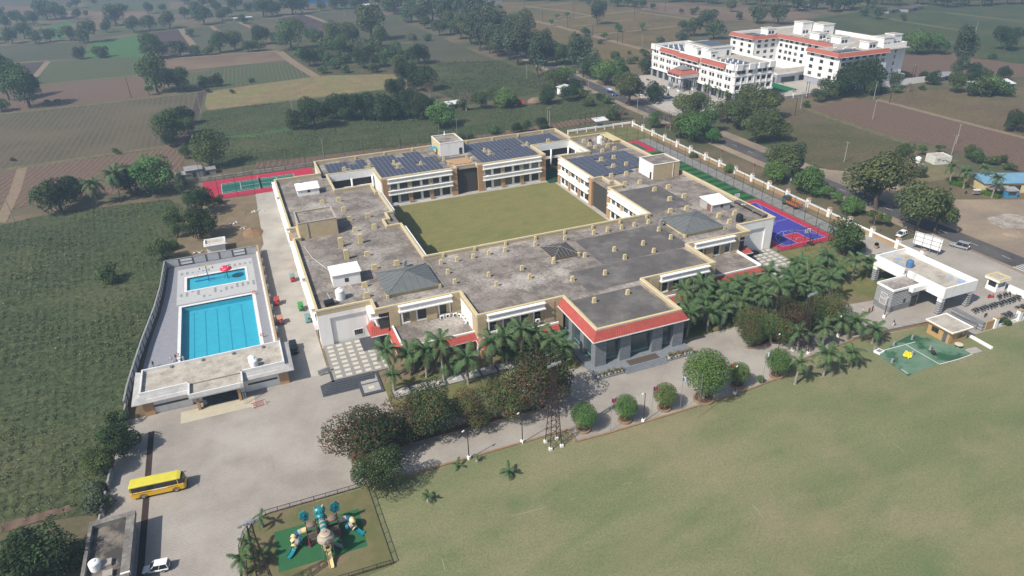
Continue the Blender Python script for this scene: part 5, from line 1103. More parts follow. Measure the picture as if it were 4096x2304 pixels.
# ------------------------------------------------------------------ tall sports fences
MESHM = bpy.data.materials.new('fence_mesh'); MESHM.use_nodes = True
def _mesh_mat():
    n, l = MESHM.node_tree.nodes, MESHM.node_tree.links; b = n['Principled BSDF']; b.inputs['Base Color'].default_value = (.04,.07,.055,1); b.inputs['Roughness'].default_value = .7
    tr = n.new('ShaderNodeBsdfTransparent'); mx = n.new('ShaderNodeMixShader'); mx.inputs[0].default_value = .93; l.new(b.outputs[0], mx.inputs[1]); l.new(tr.outputs[0], mx.inputs[2]); l.new(mx.outputs[0], n['Material Output'].inputs[0])
_mesh_mat()
FPOST = mat('fence_post_green', (.025,.05,.04), rough=.6)
def tall_fence(label, pts, h, step, brace=True):
    t = thing('sports_fence', label, 'fence', (*pts[0],0))
    for a, b in zip(pts, pts[1:]):
        a, b = Vector((*a,0)), Vector((*b,0)); L = (b-a).length; n = max(1, round(L/step))
        for k in range(n+1): c = a.lerp(b, k/n); MB().tube([c, c+Vector((0,0,h))], .07, 6).build('post', FPOST, t)
        for z in (h, h*.5, .15): MB().bar(a+Vector((0,0,z)), b+Vector((0,0,z)), .05).build('rail', FPOST, t)
        if brace:
            for k in range(0, n, 2): MB().bar(a.lerp(b,k/n)+Vector((0,0,.2)), a.lerp(b,(k+1)/n)+Vector((0,0,h*.5)), .04).build('brace', FPOST, t)
        MB().add([a, b, b+Vector((0,0,h)), a+Vector((0,0,h))], [(0,1,2,3)]).build('mesh', MESHM, t)
    return t
tall_fence('tall dark mesh fence along the turf strip and blue court, road side', [(153.4,245.8),(153.4,135.4)], 6.2, 4.75)
tall_fence('tall dark mesh fence across the near end of the blue court', [(131.4,135.6),(153.4,135.4)], 5.9, 4.4)
tall_fence('tall dark mesh fence across the far end of the turf strip', [(143,246),(153.4,245.8)], 6.2, 4.75)
tall_fence('tall dark mesh fence behind the left tennis court and back wing', [(-15.4,272),(60,272),(104,270)], 8.0, 7.5, False)
tall_fence('tall dark mesh fence on the near side of the left tennis court', [(-15.4,249),(2,249)], 8.0, 5.8, False)
def hoop(loc, rz, label):
    t = thing('basketball_hoop', label, 'basketball hoop', loc, rz)
    MB().cbox((0,-.9,0),(1.1,1.9,.55)).build('base', METALD, t, local=True); MB().tube([(0,-.6,.5),(0,-.2,2.6),(0,.9,3.6)], .11, 8).build('post', METALD, t, local=True)
    MB().box(-.9,.9,.95,1.0,2.9,4.0).build('backboard', mat('board_glass',(.55,.6,.62),rough=.2), t, local=True)
    for a,b,c,d in ((-.95,.95,2.85,2.95),(-.95,.95,3.95,4.05),(-.95,-.87,2.95,3.95),(.87,.95,2.95,3.95)): MB().box(a,b,.93,1.03,c,d).build('board_edge', WHITEP, t, local=True)
    r = MB(); ring(r, (0,1.3,3.05), .23, .03, 14, 5, 'z'); r.build('rim', ORG, t, local=True)
hoop((143.05,136.6,.09), 0, 'basketball hoop at the near end of the blue court'); hoop((143.05,169.6,.09), pi, 'basketball hoop at the far end of the blue court beside the turf')
for p,q,lb in (((138.6,133),(143.4,132.2),'dark steel goal frame on the grass, nearer the blue court'),((143.8,130.6),(147.6,128.2),'dark steel goal frame on the grass, under the leafy tree')):
    t = thing('goal_frame', lb, 'goal', (*p,0)); a, b = Vector((*p,0)), Vector((*q,0)); back = Vector((.3,-2.2,0))
    for c in (a,b): MB().tube([c, c+Vector((0,0,2.3))], .06, 6).build('post', FPOST, t); MB().tube([c+Vector((0,0,2.3)), c+back], .04, 6).build('stay', FPOST, t)
    MB().tube([a+Vector((0,0,2.3)), b+Vector((0,0,2.3))], .06, 6).build('crossbar', FPOST, t); MB().tube([a+back, b+back], .04, 6).build('ground_bar', FPOST, t)
# ------------------------------------------------------------------ billboard outside the wall
t = thing('billboard', 'blank white billboard on a steel frame outside the boundary wall', 'billboard', (167,119,0)); a, b = Vector((166.2,122.6,0)), Vector((168.0,115.6,0)); zz = Vector((0,0,1))
MB().add([a+zz*1.4, b+zz*1.4, b+zz*5.0, a+zz*5.0, a+zz*1.4+Vector((.12,0,0)), b+zz*1.4+Vector((.12,0,0)), b+zz*5+Vector((.12,0,0)), a+zz*5+Vector((.12,0,0))], [(3,2,1,0),(4,5,6,7),(0,1,5,4),(2,3,7,6),(1,2,6,5),(3,0,4,7)]).build('board', mat('billboard_white',(.78,.78,.78),rough=.6), t)
for f in (.05,.35,.65,.95): c = a.lerp(b,f)+Vector((-.12,0,0)); MB().tube([c, c+zz*5.1], .07, 6).build('upright', METALG, t)
for z in (1.5,2.6,3.8,4.9): MB().bar(a+zz*z+Vector((-.1,0,0)), b+zz*z+Vector((-.1,0,0)), .06).build('batten', METALG, t)

# ------------------------------------------------------------------ white campus across the road
GREYB = mat('grey_plinth', (.36,.37,.40), (.32,.33,.36), .5, .8)
def grid_face(root, p0, u, n, L, cols, floors, z0, z1, wm, th=.35, groups=None, winw=1.5, mull=1):
    """white wall with one real opening for each window: cols = window centres, floors = [(zlo,zhi)]"""
    W_ = Wall(p0,u,n); ops = [(c-winw/2, c+winw/2, a, b) for c in cols for a, b in floors]
    m = MB(); W_.solid(m, L, z0, z1, th, ops); m.build('wall', wm, root)
    for o in ops: W_.window(root, *o, depth=.3, mull=mull)
    return W_
ac = thing('campus_block', 'white four storey campus block with red roof band and pillared porch', 'building', (239,318,0))
cols = []; s_ = 3.0
while s_ < 72: cols += [s_, s_+2.3]; s_ += 6.45
FL = [(5.6,7.4),(9.4,11.2),(13.0,14.6)]
Wa = grid_face(ac, (227.6,354.8), (0,-1), (-1,0), 73.6, [c for c in cols if c < 72], FL, 4.2, 17.4, WHITE2, winw=1.85)
Wb_ = grid_face(ac, (227.7,281.2), (1,0), (0,-1), 23.2, [2.3,4.9,9.0,14.6,17.6,20.8], FL, 4.2, 17.4, WHITE2, winw=2.5)
MB().box(251,251.3,281.4,354.8,0,17.4).box(228,250.9,354.6,354.9,0,17.4).build('wall', WHITE2, ac)
MB().box(228.3,250.8,281.8,354.4,0,4.2).build('plinth_core', GLASS, ac)
for k in range(13): W_ = Wa; m = MB(); W_.box(m, k*6.1, k*6.1+1.6, -.6, .05, 0, 4.2); m.build('plinth_pier', GREYB, ac)
for k in range(5): m = MB(); Wb_.box(m, k*5.45, k*5.45+1.4, -.6, .05, 0, 4.2); m.build('plinth_pier', GREYB, ac)
for (z0,z1,d) in ((4.2,4.9,.45),(8.1,8.4,.25),(11.9,12.2,.3),(17.1,17.5,.35)):
    m = MB(); Wa.box(m, -.3, 73.9, 0, d, z0, z1); m.build('ledge', WHITE2, ac); m = MB(); Wb_.box(m, 0.0, 23.6, 0, d, z0+.003, z1+.003); m.build('ledge', WHITE2, ac)
for k in range(7): m = MB(); Wb_.box(m, .3+k*3.75-.25, .3+k*3.75+.25, 0, .3, 4.9, 11.9); m.build('pilaster', WHITE2, ac)
for k in range(12): m = MB(); Wa.box(m, 1.1+k*6.45-.35, 1.1+k*6.45+.35, 0, .28, 4.9, 11.9); m.build('pilaster', WHITE2, ac)
for s0, w_ in ((.2,3.4),(7.5,3.4),(13.2,3.4),(19.6,3.4)): m = MB(); Wb_.box(m, s0, s0+w_, 0, 1.0, 14.9, 17.7); m.build('parapet_block', WHITE2, ac)
for s0 in (.1,69.8): m = MB(); Wa.box(m, s0, s0+3.6, 0, 1.0, 14.9, 17.7); m.build('parapet_block', WHITE2, ac)
MB().sheet([(228,281.6),(251,281.6),(251,354.6),(228,354.6)], 16.4).build('roof_deck', ROOFL, ac)
def band(root, a, b, out, z0, z1): 
    a, b, o = Vector((*a,0)), Vector((*b,0)), Vector((*out,0))
    MB().add([a+Vector((0,0,z1)), b+Vector((0,0,z1)), b+o+Vector((0,0,z0)), a+o+Vector((0,0,z0)), a+Vector((0,0,z0)), b+Vector((0,0,z0))], [(0,1,2,3),(3,2,5,4),(0,3,4),(1,5,2),(0,4,5,1)]).build('tile_band', mat('campus_red_tile',(.38,.115,.08),(.33,.098,.07),.4,.85,fine=.12), root)
    MB().bar(a+o+Vector((0,0,z0-.05)), b+o+Vector((0,0,z0-.05)), .2, .15).build('band_fascia', WHITE2, root)
band(ac, (227.55,346), (227.55,327), (-1.3,0), 14.8, 17.0); band(ac, (226.3,326.8), (226.3,308), (-1.3,0), 14.8, 17.0); band(ac, (227.55,307.8), (227.55,288.5), (-1.3,0), 14.8, 17.0)
MB().box(226.35,227.6,308,326.8,12.2,17.2).build('centre_bay', WHITE2, ac)
for k in range(3): MB().box(226.28,226.34,310.5+k*5.4,313.2+k*5.4,13.0,14.5).build('bay_window', GLASS, ac)
def roof_room(root, x0,x1,y0,y1,z0,z1,wins=()):
    r_ = MB().box(x0,x1,y0,y1,z0,z1).build('roof_room', WHITE2, root); MB().box(x0-.3,x1+.3,y0-.3,y1+.3,z1,z1+.35).build('room_eave', WHITE2, r_); MB().sheet([(x0,y0),(x1,y0),(x1,y1),(x0,y1)], z1+.37).build('room_deck', ROOFL, r_)
    for (a,b,c,d) in wins: MB().box(a,b,y0-.05,y0+.02,c,d).build('room_window', GLASS, r_)
roof_room(ac, 232,246,309,330,16.4,20.8, ((233,234.2,17.2,19),(243.2,244.6,16.6,19.2)))
roof_room(ac, 229.3,233.4,315.5,319.5,16.4,20.4, ((230.4,232,17,19),)); roof_room(ac, 229.3,233.4,303.5,308,16.4,20.2, ((230.4,231.8,17.8,18.8),))
for (x0,x1,y0,y1) in ((229.5,240,284,300),(229.5,242,330.8,350),(235,245,312,327)):
    zz_ = 16.55 if y0 != 312 else 21.3
    b = MB().box(x0,x1,y0,y1,zz_,zz_+.18).build('solar_bank', PVF, ac)
    nx_, ny_ = max(1,int((x1-x0)/2.1)), max(1,int((y1-y0)/2.4))
    for i in range(nx_):
        for j in range(ny_): MB().box(x0+.08+i*(x1-x0)/nx_, x0-.08+(i+1)*(x1-x0)/nx_, y0+.1+j*(y1-y0)/ny_, y0-.1+(j+1)*(y1-y0)/ny_, zz_+.18, zz_+.2).build('solar_panel', PV, b)
for k in range(9): 
    MB().tube([(231+(k%3)*3.2,333+(k//3)*5.5,16.4),(231+(k%3)*3.2,333+(k//3)*5.5,17.9)], .42, 10).build('roof_drum', WHITEP, ac)
    if k < 8: MB().tube([(230.5+(k%2)*4.5,285+(k//2)*4,16.4),(230.5+(k%2)*4.5,285+(k//2)*4,17.9)], .42, 10).build('roof_drum', WHITEP, ac)
# porch
for (x,y) in ((217.9,320),(217.9,311.3),(226.3,320),(226.3,311.3)):
    pd = MB().cbox((x,y,0),(2.3,2.3,.5)).build('pedestal', GREYB, ac); MB().cbox((x,y,.5),(2.0,2.0,.9)).build('pedestal_panel', WHITE2, pd); MB().cbox((x,y,1.4),(2.4,2.4,.35)).build('pedestal_cap', GREYB, pd)
    for dx,dy in ((-.6,-.6),(.6,-.6),(-.6,.6)): MB().tube([(x+dx,y+dy,1.7),(x+dx,y+dy,7.1)], .38, 12).build('porch_column', mat('pale_grey_stone',(.46,.47,.5),rough=.7), ac, smooth=True)
MB().box(216.4,227.4,309.6,321.6,7.1,9.0).build('porch_beam', WHITE2, ac)
px0,px1,py0,py1 = 215.8,228.2,309,322.2
m = MB(); i0,i1,j0,j1 = 218.8,225.2,312.2,319
m.add([(px0,py0,9.0),(px1,py0,9.0),(px1,py1,9.0),(px0,py1,9.0),(i0,j0,10.6),(i1,j0,10.6),(i1,j1,10.6),(i0,j1,10.6)], [(3,2,1,0),(0,1,5,4),(1,2,6,5),(2,3,7,6),(3,0,4,7),(4,5,6,7)]); m.build('porch_roof', MATS['campus_red_tile'], ac)
m = MB(); m.add([(i0-.3,j0-.3,10.9),(i1+.3,j0-.3,10.9),(i1+.3,j1+.3,10.9),(i0-.3,j1+.3,10.9),((i0+i1)/2,(j0+j1)/2-.8,12.6),((i0+i1)/2,(j0+j1)/2+.8,12.6)], [(3,2,1,0),(0,1,4),(1,2,5,4),(2,3,5),(3,0,4,5)]); m.build('porch_lantern', mat('grey_slate',(.2,.2,.195),rough=.8), ac)
MB().box(i0+.1,i1-.1,j0+.1,j1-.1,10.6,10.9).build('lantern_wall', FRAME, ac)
lt = MB(); lx = 320.9; rr = random.Random(4)
for k in range(17):      # name lettering on the porch beam, too small to read
    wv = rr.uniform(.32,.5)
    if k in (8,12): lx -= .35; 
    lt.box(216.3,216.39,lx-wv,lx-wv+.13,7.75,8.6); lt.box(216.3,216.39,lx-.13,lx,7.75,8.6)
    lt.box(216.3,216.39,lx-wv+.13,lx-.13,(7.75,8.1,8.45)[k%3],(7.9,8.25,8.6)[k%3]); lx -= wv+.16
o = lt.build('name_lettering', mat('brown_letters',(.06,.035,.03),rough=.7), ac); o['kind'] = 'stuff'
struct('campus_forecourt', MB().sheet([(188,262),(222,276),(252,275),(310,274),(310,345),(252,345),(226,357),(203,357),(196,325),(190,290)], .09), mat('forecourt_concrete',(.42,.385,.34),(.36,.33,.29),.2,.95,fine=.08))
struct('green_court', MB().sheet([(251.5,287),(274,287),(274,306),(251.5,306)], .1), mat('court_bright_green',(.012,.14,.055),(.01,.12,.045),.3,.9))
# far wing of the campus
ho = thing('hostel_block', 'white five storey hostel with red tiled eaves and many roof rooms', 'building', (310,320,0))
FH = [(4.8,6.6),(8.2,10.0),(11.6,13.4),(14.5,16.0)]
grid_face(ho, (288,300), (0,-1), (-1,0), 23, [4,11,18], FH, 3.8, 18.2, WHITE2, winw=2.5)
grid_face(ho, (288.1,277), (1,0), (0,-1), 32, [2.6,7,11.5,16,20.5,25,29], FH, 3.8, 18.2, WHITE2, winw=2.7)
grid_face(ho, (305,342), (0,-1), (-1,0), 42, [3,7.5,11,15.5,20.5,25.5,30.5,35.5,40], FH, 0, 18.2, WHITE2, winw=2.4)
grid_face(ho, (288.1,342), (1,0), (0,-1), 17, [3.5,8.5,13.5], FH, 0, 18.2, WHITE2, winw=2.5)
grid_face(ho, (288,364), (0,-1), (-1,0), 22, [4,11,18], FH, 0, 18.2, WHITE2, winw=2.5)
grid_face(ho, (320.2,281), (1,0), (0,-1), 16, [3.5,9.5], FH, 0, 19.5, WHITE2, winw=1.1)
MB().box(336.2,336.5,281,364,0,19.5).box(288,336.2,363.7,364,0,18.2).box(305.2,320,299.7,300,0,18.2).build('wall', WHITE2, ho)
MB().box(288.3,335.9,277.4,299.6,0,3.8).build('plinth_core', GREYB, ho)
for k in range(4): MB().box(289.5+k*7.8,295+k*7.8,276.9,277.45,.2,3.0).build('plinth_opening', GLASS, ho)
m = MB()
for x0,x1,y0,y1 in ((288.3,336,277.3,299.7),(305.3,336,299.7,342.3),(288.3,336,342.3,363.7)): m.sheet([(x0,y0),(x1,y0),(x1,y1),(x0,y1)], 17.3)
m.build('roof_deck', ROOFL, ho)
band(ho, (288,300), (288,277), (-1.5,0), 16.4, 18.3); band(ho, (286.6,277), (320,277), (0,-1.5), 16.4, 18.3); band(ho, (305,342), (305,300), (-1.5,0), 16.4, 18.3); band(ho, (286.6,342), (303.5,342), (0,-1.5), 16.4, 18.3); band(ho, (288,364), (288,342), (-1.5,0), 16.4, 18.3)
for (x0,x1,y0,y1,h) in ((312,318,283,289,3.4),(322,329,283,290,4.8),(330,335.5,284,290,5.5),(311,317,301,308,3.6),(312,318,318,325,3.4),(326,334,330,340,5.6),(318,325,338,345,6.5),(300,306,346,352,3.5)): roof_room(ho, x0,x1,y0,y1,17.3,17.3+h, ((x0+.8,x0+2.4,18,19.6),(x0+3,x0+4.6,18,19.6)))
for k in range(14): MB().cbox((308+.0*k,304+k*2.5,17.5),(4.6,2.0,.12)).build('solar_panel', PV, ho)
for k in range(6): MB().cbox((292+k*2.6,285,17.5),(2.1,5.5,.12),.35).build('solar_panel', PV, ho)
for k in range(7): MB().cbox((291+(k%4)*3.2,349+(k//4)*6,17.5),(2.4,4.0,.12),.3).build('solar_panel', PV, ho)
for (x,y) in ((299,287),(302,288.5),(304,285.5),(297,291),(311,311),(312,315),(313,331)): MB().tube([(x,y,18.3),(x+1.8,y,18.3)], .4, 10).build('boiler_drum', WHITEP, ho)
MB().box(274,304.5,304,316,0,4.4).build('annex_wall', GREYB, ho); MB().box(274,304.5,304,304.3,4.4,5.2).box(274,274.3,304.3,316,4.4,5.2).build('annex_parapet', WHITE2, ho); MB().sheet([(274.3,304.3),(304.5,304.3),(304.5,316),(274.3,316)], 4.45).build('annex_deck', ROOFL, ho)
for k in range(2): MB().box(273.93,274,305.5+k*5.2,309.4+k*5.2,.2,3).build('annex_opening', GLASS, ho); MB().box(277+k*12,286+k*12,303.9,304,.2,3).build('annex_opening', GLASS, ho)
cw = thing('campus_wall', 'low piered grey wall in front of the white campus', 'wall', (250,274,0))
for k in range(12):
    x = 219+k*8; y = 276.5 if x < 228 else 274
    MB().box(x,x+8,y,y+.3,0,1.3).build('wall_panel', CONC2, cw); MB().cbox((x,y+.15,0),(.6,.6,2.2)).build('pier', WHITE2, cw)
MB().box(313,345,270,270.3,0,3).build('wall_panel', WHITE2, cw)
mw = thing('memorial_plinth', 'stepped grey stone plinth with a small shrine in the white campus forecourt', 'plinth', (203.09,299.71))
a = (203.09,299.71)
for k, (s, z, h) in enumerate(((7,0,.9),(4.6,.9,.7),(2.2,1.6,.6),(1.0,2.2,.9))): MB().cbox((*a,z),(s,s*.8,h)).build('tier', (GREYB,DARKST)[k%2], mw)
MB().tube([(*a,3.1),(*a,5.0)], [.25,.06], 8).build('finial', DARKST, mw)
cwall = thing('curved_wall', 'dark curved forecourt wall beside the flag row', 'wall', (207.40,318.81))
cp_ = [(206.00,332.82),(204.71,325.16),(204.47,318.81),(205.24,313.65),(204.68,306.27)]
for a, b in zip(cp_, cp_[1:]): MB().bar((*a,1.1),(*b,1.1),.5,2.2).build('wall_body', DARKST, cwall); MB().bar((*a,2.25),(*b,2.25),.6,.12).build('coping', CONC2, cwall)
# ------------------------------------------------------------------ smaller buildings
def shed(name, label, c, L, Wd, h, rise, rz, wm, rm, over=.6, gable=True):
    t = thing(name, label, 'shed', (*c,0), rz)
    MB().box(-L/2,L/2,-Wd/2,Wd/2,0,h).build('wall', wm, t, local=True)
    m = MB(); a, b = L/2+over, Wd/2+over
    if gable:
        m.add([(-a,-b,h),(a,-b,h),(a,b,h),(-a,b,h),(-a,0,h+rise),(a,0,h+rise)], [(0,1,5,4),(2,3,4,5),(0,4,3),(1,2,5),(3,2,1,0)])
    else: m.add([(-a,-b,h),(a,-b,h),(a,b,h+rise),(-a,b,h+rise),(-a,-b,h+.15),(a,-b,h+.15),(a,b,h+rise+.15),(-a,b,h+rise+.15)], [(3,2,1,0),(4,5,6,7),(0,1,5,4),(1,2,6,5),(2,3,7,6),(3,0,4,7)])
    m.build('roof', rm, t, local=True)
    MB().box(-L*.12,L*.08,-Wd/2-.06,-Wd/2+.02,0,h*.75).build('doorway', FRAME, t, local=True)
    return t
SHW = mat('sheet_white',(.66,.67,.67),(.58,.59,.6),.6,.5); SHG = mat('sheet_grey',(.30,.30,.31),(.24,.23,.23),.5,.7,fine=.15); SHB = mat('sheet_blue',(.16,.30,.42),(.14,.26,.37),.5,.5,fine=.06); BLUEW = mat('far_blue_sheet',(.03,.16,.42),rough=.6)
shed('farm_shed', 'white roofed shed with a green wall among bushes at the right edge', (356.38,243.71), 17, 11, 3.2, 1.3, -.15, mat('shed_green',(.03,.16,.10),rough=.7), SHW)
e_ = shed('eatery', 'blue roofed roadside eatery with cream front beside the palms', (232.00,143.82), 20, 9.5, 3.4, 1.6, -.42, mat('eatery_cream',(.6,.5,.26),(.55,.46,.24),.6,.8), SHB)
kb = thing('kiosk', 'bright blue tin kiosk beside the blue roofed eatery', 'kiosk', (225.27,137.87), -.4); MB().box(-1.8,1.8,-1.3,1.3,0,2.4).build('wall', mat('kiosk_blue',(.05,.22,.38),rough=.6), kb, local=True); MB().add([(-2.1,-1.6,2.35),(2.1,-1.6,2.35),(2.1,1.6,2.75),(-2.1,1.6,2.75),(-2.1,-1.6,2.45),(2.1,-1.6,2.45),(2.1,1.6,2.85),(-2.1,1.6,2.85)], [(3,2,1,0),(4,5,6,7),(0,1,5,4),(1,2,6,5),(2,3,7,6),(3,0,4,7)]).build('roof', SHG, kb, local=True); MB().box(-1.2,1.2,-1.36,-1.29,1.0,2.0).build('hatch', FRAME, kb, local=True)
th = thing('thatched_shelter', 'small palm thatched shelter between the palms and the blue kiosk', 'shelter', (223.60,141.70), 0)
for x in (-1.6,1.6):
    for y in (-1.3,1.3): MB().tube([(x,y,0),(x,y,2.2)], .08, 6).build('post', TRUNK, th, local=True)
MB().lathe([(2.9,2.0),(2.2,2.6),(1.2,3.1),(.2,3.4)], n=14).build('thatch', mat('grey_thatch',(.22,.2,.17),(.15,.135,.115),2,1,fine=.3,fscale=4), th, local=True)
th2 = thing('tank_room', 'white walled open tank beside the brown field, dark lettering on its side', 'tank', (235.11,172.18), -.25)
for a,b,c,d in ((-3.2,3.2,-2.6,-2.3),(-3.2,3.2,2.3,2.6),(-3.2,-2.9,-2.3,2.3),(2.9,3.2,-2.3,2.3)): MB().box(a,b,c,d,0,2.9).build('wall', mat('limewash',(.66,.65,.6),(.5,.5,.46),.6,.9,fine=.1), th2, local=True)
MB().box(-2.9,2.9,-2.3,2.3,0,2.5).build('cover', ROOFL, th2, local=True); lt = MB()
for k,(a,z,w_,h_) in enumerate(((-2.6,1.9,1.6,.16),(-2.2,1.5,.2,.5),(-1.5,1.2,.2,.7),(-.7,1.5,1.2,.18),(-.1,.9,.2,.7),(.6,1.3,1.0,.18))): lt.box(a,a+w_,-2.63,-2.6,z,z+h_)
o = lt.build('painted_marks', FRAME, th2, local=True); o['kind'] = 'stuff'
tank((*(228.90,175.29),0), 1.0, 2.2, WHITEP, 'white water tank standing in the grass beside the road field')
wt = thing('water_trough', 'low blue grey trough beside the white tank in the grass', 'trough', (225.32,171.96), -.5); MB().box(-2.2,2.2,-1.1,-.9,0,.7).box(-2.2,2.2,.9,1.1,0,.7).box(-2.2,-2,-.9,.9,0,.7).box(2,2.2,-.9,.9,0,.7).box(-2,2,-.9,.9,0,.3).build('trough_body', mat('trough_grey',(.35,.4,.43),rough=.7), wt, local=True)
shed('roadside_hut', 'white hut with flat pale roof beside the road bend', (164.21,336.00), 7, 6, 3.4, .5, .5, WHITE2, SHW, gable=False)
shed('farm_hut', 'grey tin farm hut among trees behind the school', (102.57,335.11), 7, 4.5, 2.4, .5, .1, SHG, SHW, gable=False)
for px, lb, c, dims, wm_, rm_ in (
    (0,'long blue building on the far left skyline edge',(118.39,886.87),(26,9,5,1.5),BLUEW,BLUEW),(1,'far white shed beside the long blue building',(137.93,843.02),(14,7,3,1),SHW,SHW),(2,'far grey hut group roof among trees, left of the tree belt',(158.40,800.65),(12,8,3,1),SHG,SHW),
    (3,'far orange walled house behind the tree belt',(216.53,781.20),(20,9,5,1),mat('orange_wall',(.55,.27,.06),rough=.8),mat('orange_roof',(.35,.09,.05),rough=.8)),(4,'far grey shed beyond the dry plots',(266.41,745.60),(14,9,3.2,1),SHG,SHG),(5,'far white sheds beyond the dry plots',(285.18,765.79),(20,6,3,.8),SHW,SHG),
    (6,'far thatched farm shed beyond the green field',(547.48,482.03),(15,8,2.6,1.2),SHG,mat('dark_thatch',(.12,.105,.095),(.08,.07,.065),1,1)),(7,'far long thatched barn beyond the green field',(571.87,482.04),(28,9,2.8,1.6),SHG,MATS['dark_thatch']),
    (8,'far small hut at the field edge behind the hostel',(510.37,542.82),(9,6,2.6,1),SHG,SHG),(9,'far white roofed shed among fields, upper left',(27.54,766.29),(16,4,2.6,.5),SHG,SHW),(10,'low dark shed behind the campus wall',(356.03,271.39),(14,6,2.4,.6),SHG,SHG)):
    shed('far_building', lb, c, dims[0], dims[1], dims[2], dims[3], .1*(px%4), wm_, rm_)
# stacked sheet shelters by the left tennis court
for i,(c,lb,sz) in enumerate((((-17.66,280.70),'grey sheet roofed shelter at the tennis court corner, taller one',(6,4.5,2.8)),((-13.09,280.98),'grey sheet roofed shelter beside the tennis court fence, lower one',(6,3,1.8)),((-21.66,279.53),'grey lean-to beside the taller tennis shelter',(4.5,3,1.6)))):
    shed('sheet_shelter', lb, c, *sz, .4, .1, SHG, SHG, .2, False)
# wash block with sunken roof at the lower left
wb = thing('wash_block', 'grey concrete wash block with walled flat roof and white tank, lower left', 'building', (-29.5,90,0))
MB().box(-32.3,-26.7,78,96.9,0,2.7).build('wall', CONC2, wb)
for a,b,c,d in ((-32.6,-26.2,96.4,97.4),(-32.6,-32.1,78,96.4),(-27.4,-26.2,78,96.4)): MB().box(a,b,c,d,2.7,3.5).build('roof_parapet', mat('grimy_concrete',(.25,.235,.21),(.13,.12,.11),.7,1,fine=.25,fscale=2), wb)
MB().sheet([(-32.1,78),(-27.4,78),(-27.4,96.4),(-32.1,96.4)], 2.72).build('roof_deck', mat('stained_roof',(.2,.17,.14),(.06,.055,.05),.35,1,fine=.2,lo=.4,hi=.55), wb)
MB().box(-27.4,-26.15,84.6,84.9,2.9,3.52).build('roof_parapet', WHITE, wb)
tank((-30.9,88.0,2.73), .8, 1.6, WHITEP, 'white water tank on the grey wash block roof')
for x,y in ((-29.5,88.2),(-29.2,86.0)): MB().cbox((x,y,2.73),(1.3,1.2,.5)).build('roof_block', CONC, wb)
yw = thing('yard_wall', 'broken grey yard wall along the field beside the drain', 'wall', (-31.5,110,0))
for (y0,y1) in ((128,131.5),(118,124),(108.5,112.5),(102,106.4),(98.2,101)): MB().bar((-31.6+(y0-110)*.05,y0,.8),(-31.6+(y1-110)*.05,y1,.8),.3,1.6).build('wall_panel', CONC2, yw)
# transformer frame and canopy behind the school
t = thing('transformer_shelter', 'sheet roofed transformer shelter beside the back lawn wall', 'shelter', (147.50,267.89))
for x in (-2.2,2.2):
    for y in (-1.5,1.5): MB().tube([(x,y,0),(x,y,4.2)], .08, 6).build('post', METALG, t, local=True)
MB().add([(-3.2,-2.3,4.1),(3.2,-2.3,4.1),(3.2,2.3,4.6),(-3.2,2.3,4.6),(-3.2,-2.3,4.2),(3.2,-2.3,4.2),(3.2,2.3,4.7),(-3.2,2.3,4.7)], [(3,2,1,0),(4,5,6,7),(0,1,5,4),(1,2,6,5),(2,3,7,6),(3,0,4,7)]).build('roof', SHW, t, local=True)
MB().cbox((0,0,.4),(2.2,1.4,2.0)).build('transformer', mat('transformer_green',(.12,.2,.2),rough=.5), t, local=True)
t = thing('switch_frame', 'rusty steel switchyard frame beside the back boundary wall', 'frame', (142.35,268.77))
for x in (-4,-1.3,1.3,4): MB().tube([(x,0,0),(x,0,7.5)], .1, 6).build('post', RUST, t, local=True)
for z in (3.5,5.5,7.2): MB().bar((-4.2,0,z),(4.2,0,z),.12).build('beam', RUST, t, local=True)

# ------------------------------------------------------------------ vehicles
def loft(mb, secs, ch=.18):
    """body skin through cross sections (x, half width, z bottom, z top); chamfered corners"""
    N = 8; k = len(mb.v); vs = []
    for x, hw, a, b in secs:
        c = min(ch, (b-a)*.4, hw*.5)
        vs += [(x,-hw+c,a),(x,hw-c,a),(x,hw,a+c),(x,hw,b-c),(x,hw-c,b),(x,-hw+c,b),(x,-hw,b-c),(x,-hw,a+c)]
    fs = [(i*N+j, (i+1)*N+j, (i+1)*N+(j+1)%N, i*N+(j+1)%N) for i in range(len(secs)-1) for j in range(N)]
    fs += [tuple(range(N)), tuple(range((len(secs)-1)*N, len(secs)*N))[::-1]]
    mb.add(vs, fs); return mb
def wheel(t, x, y, r, w, rim=METALG):
    o = MB().tube([(x,y-w/2,r),(x,y-w/2+.03,r),(x,y+w/2-.03,r),(x,y+w/2,r)], [r*.9,r,r,r*.9], 16).build('wheel', RUBBER, t, local=True)
    MB().tube([(x,y-w/2-.012,r),(x,y+w/2+.012,r)], r*.55, 10).build('rim', rim, o, local=True)
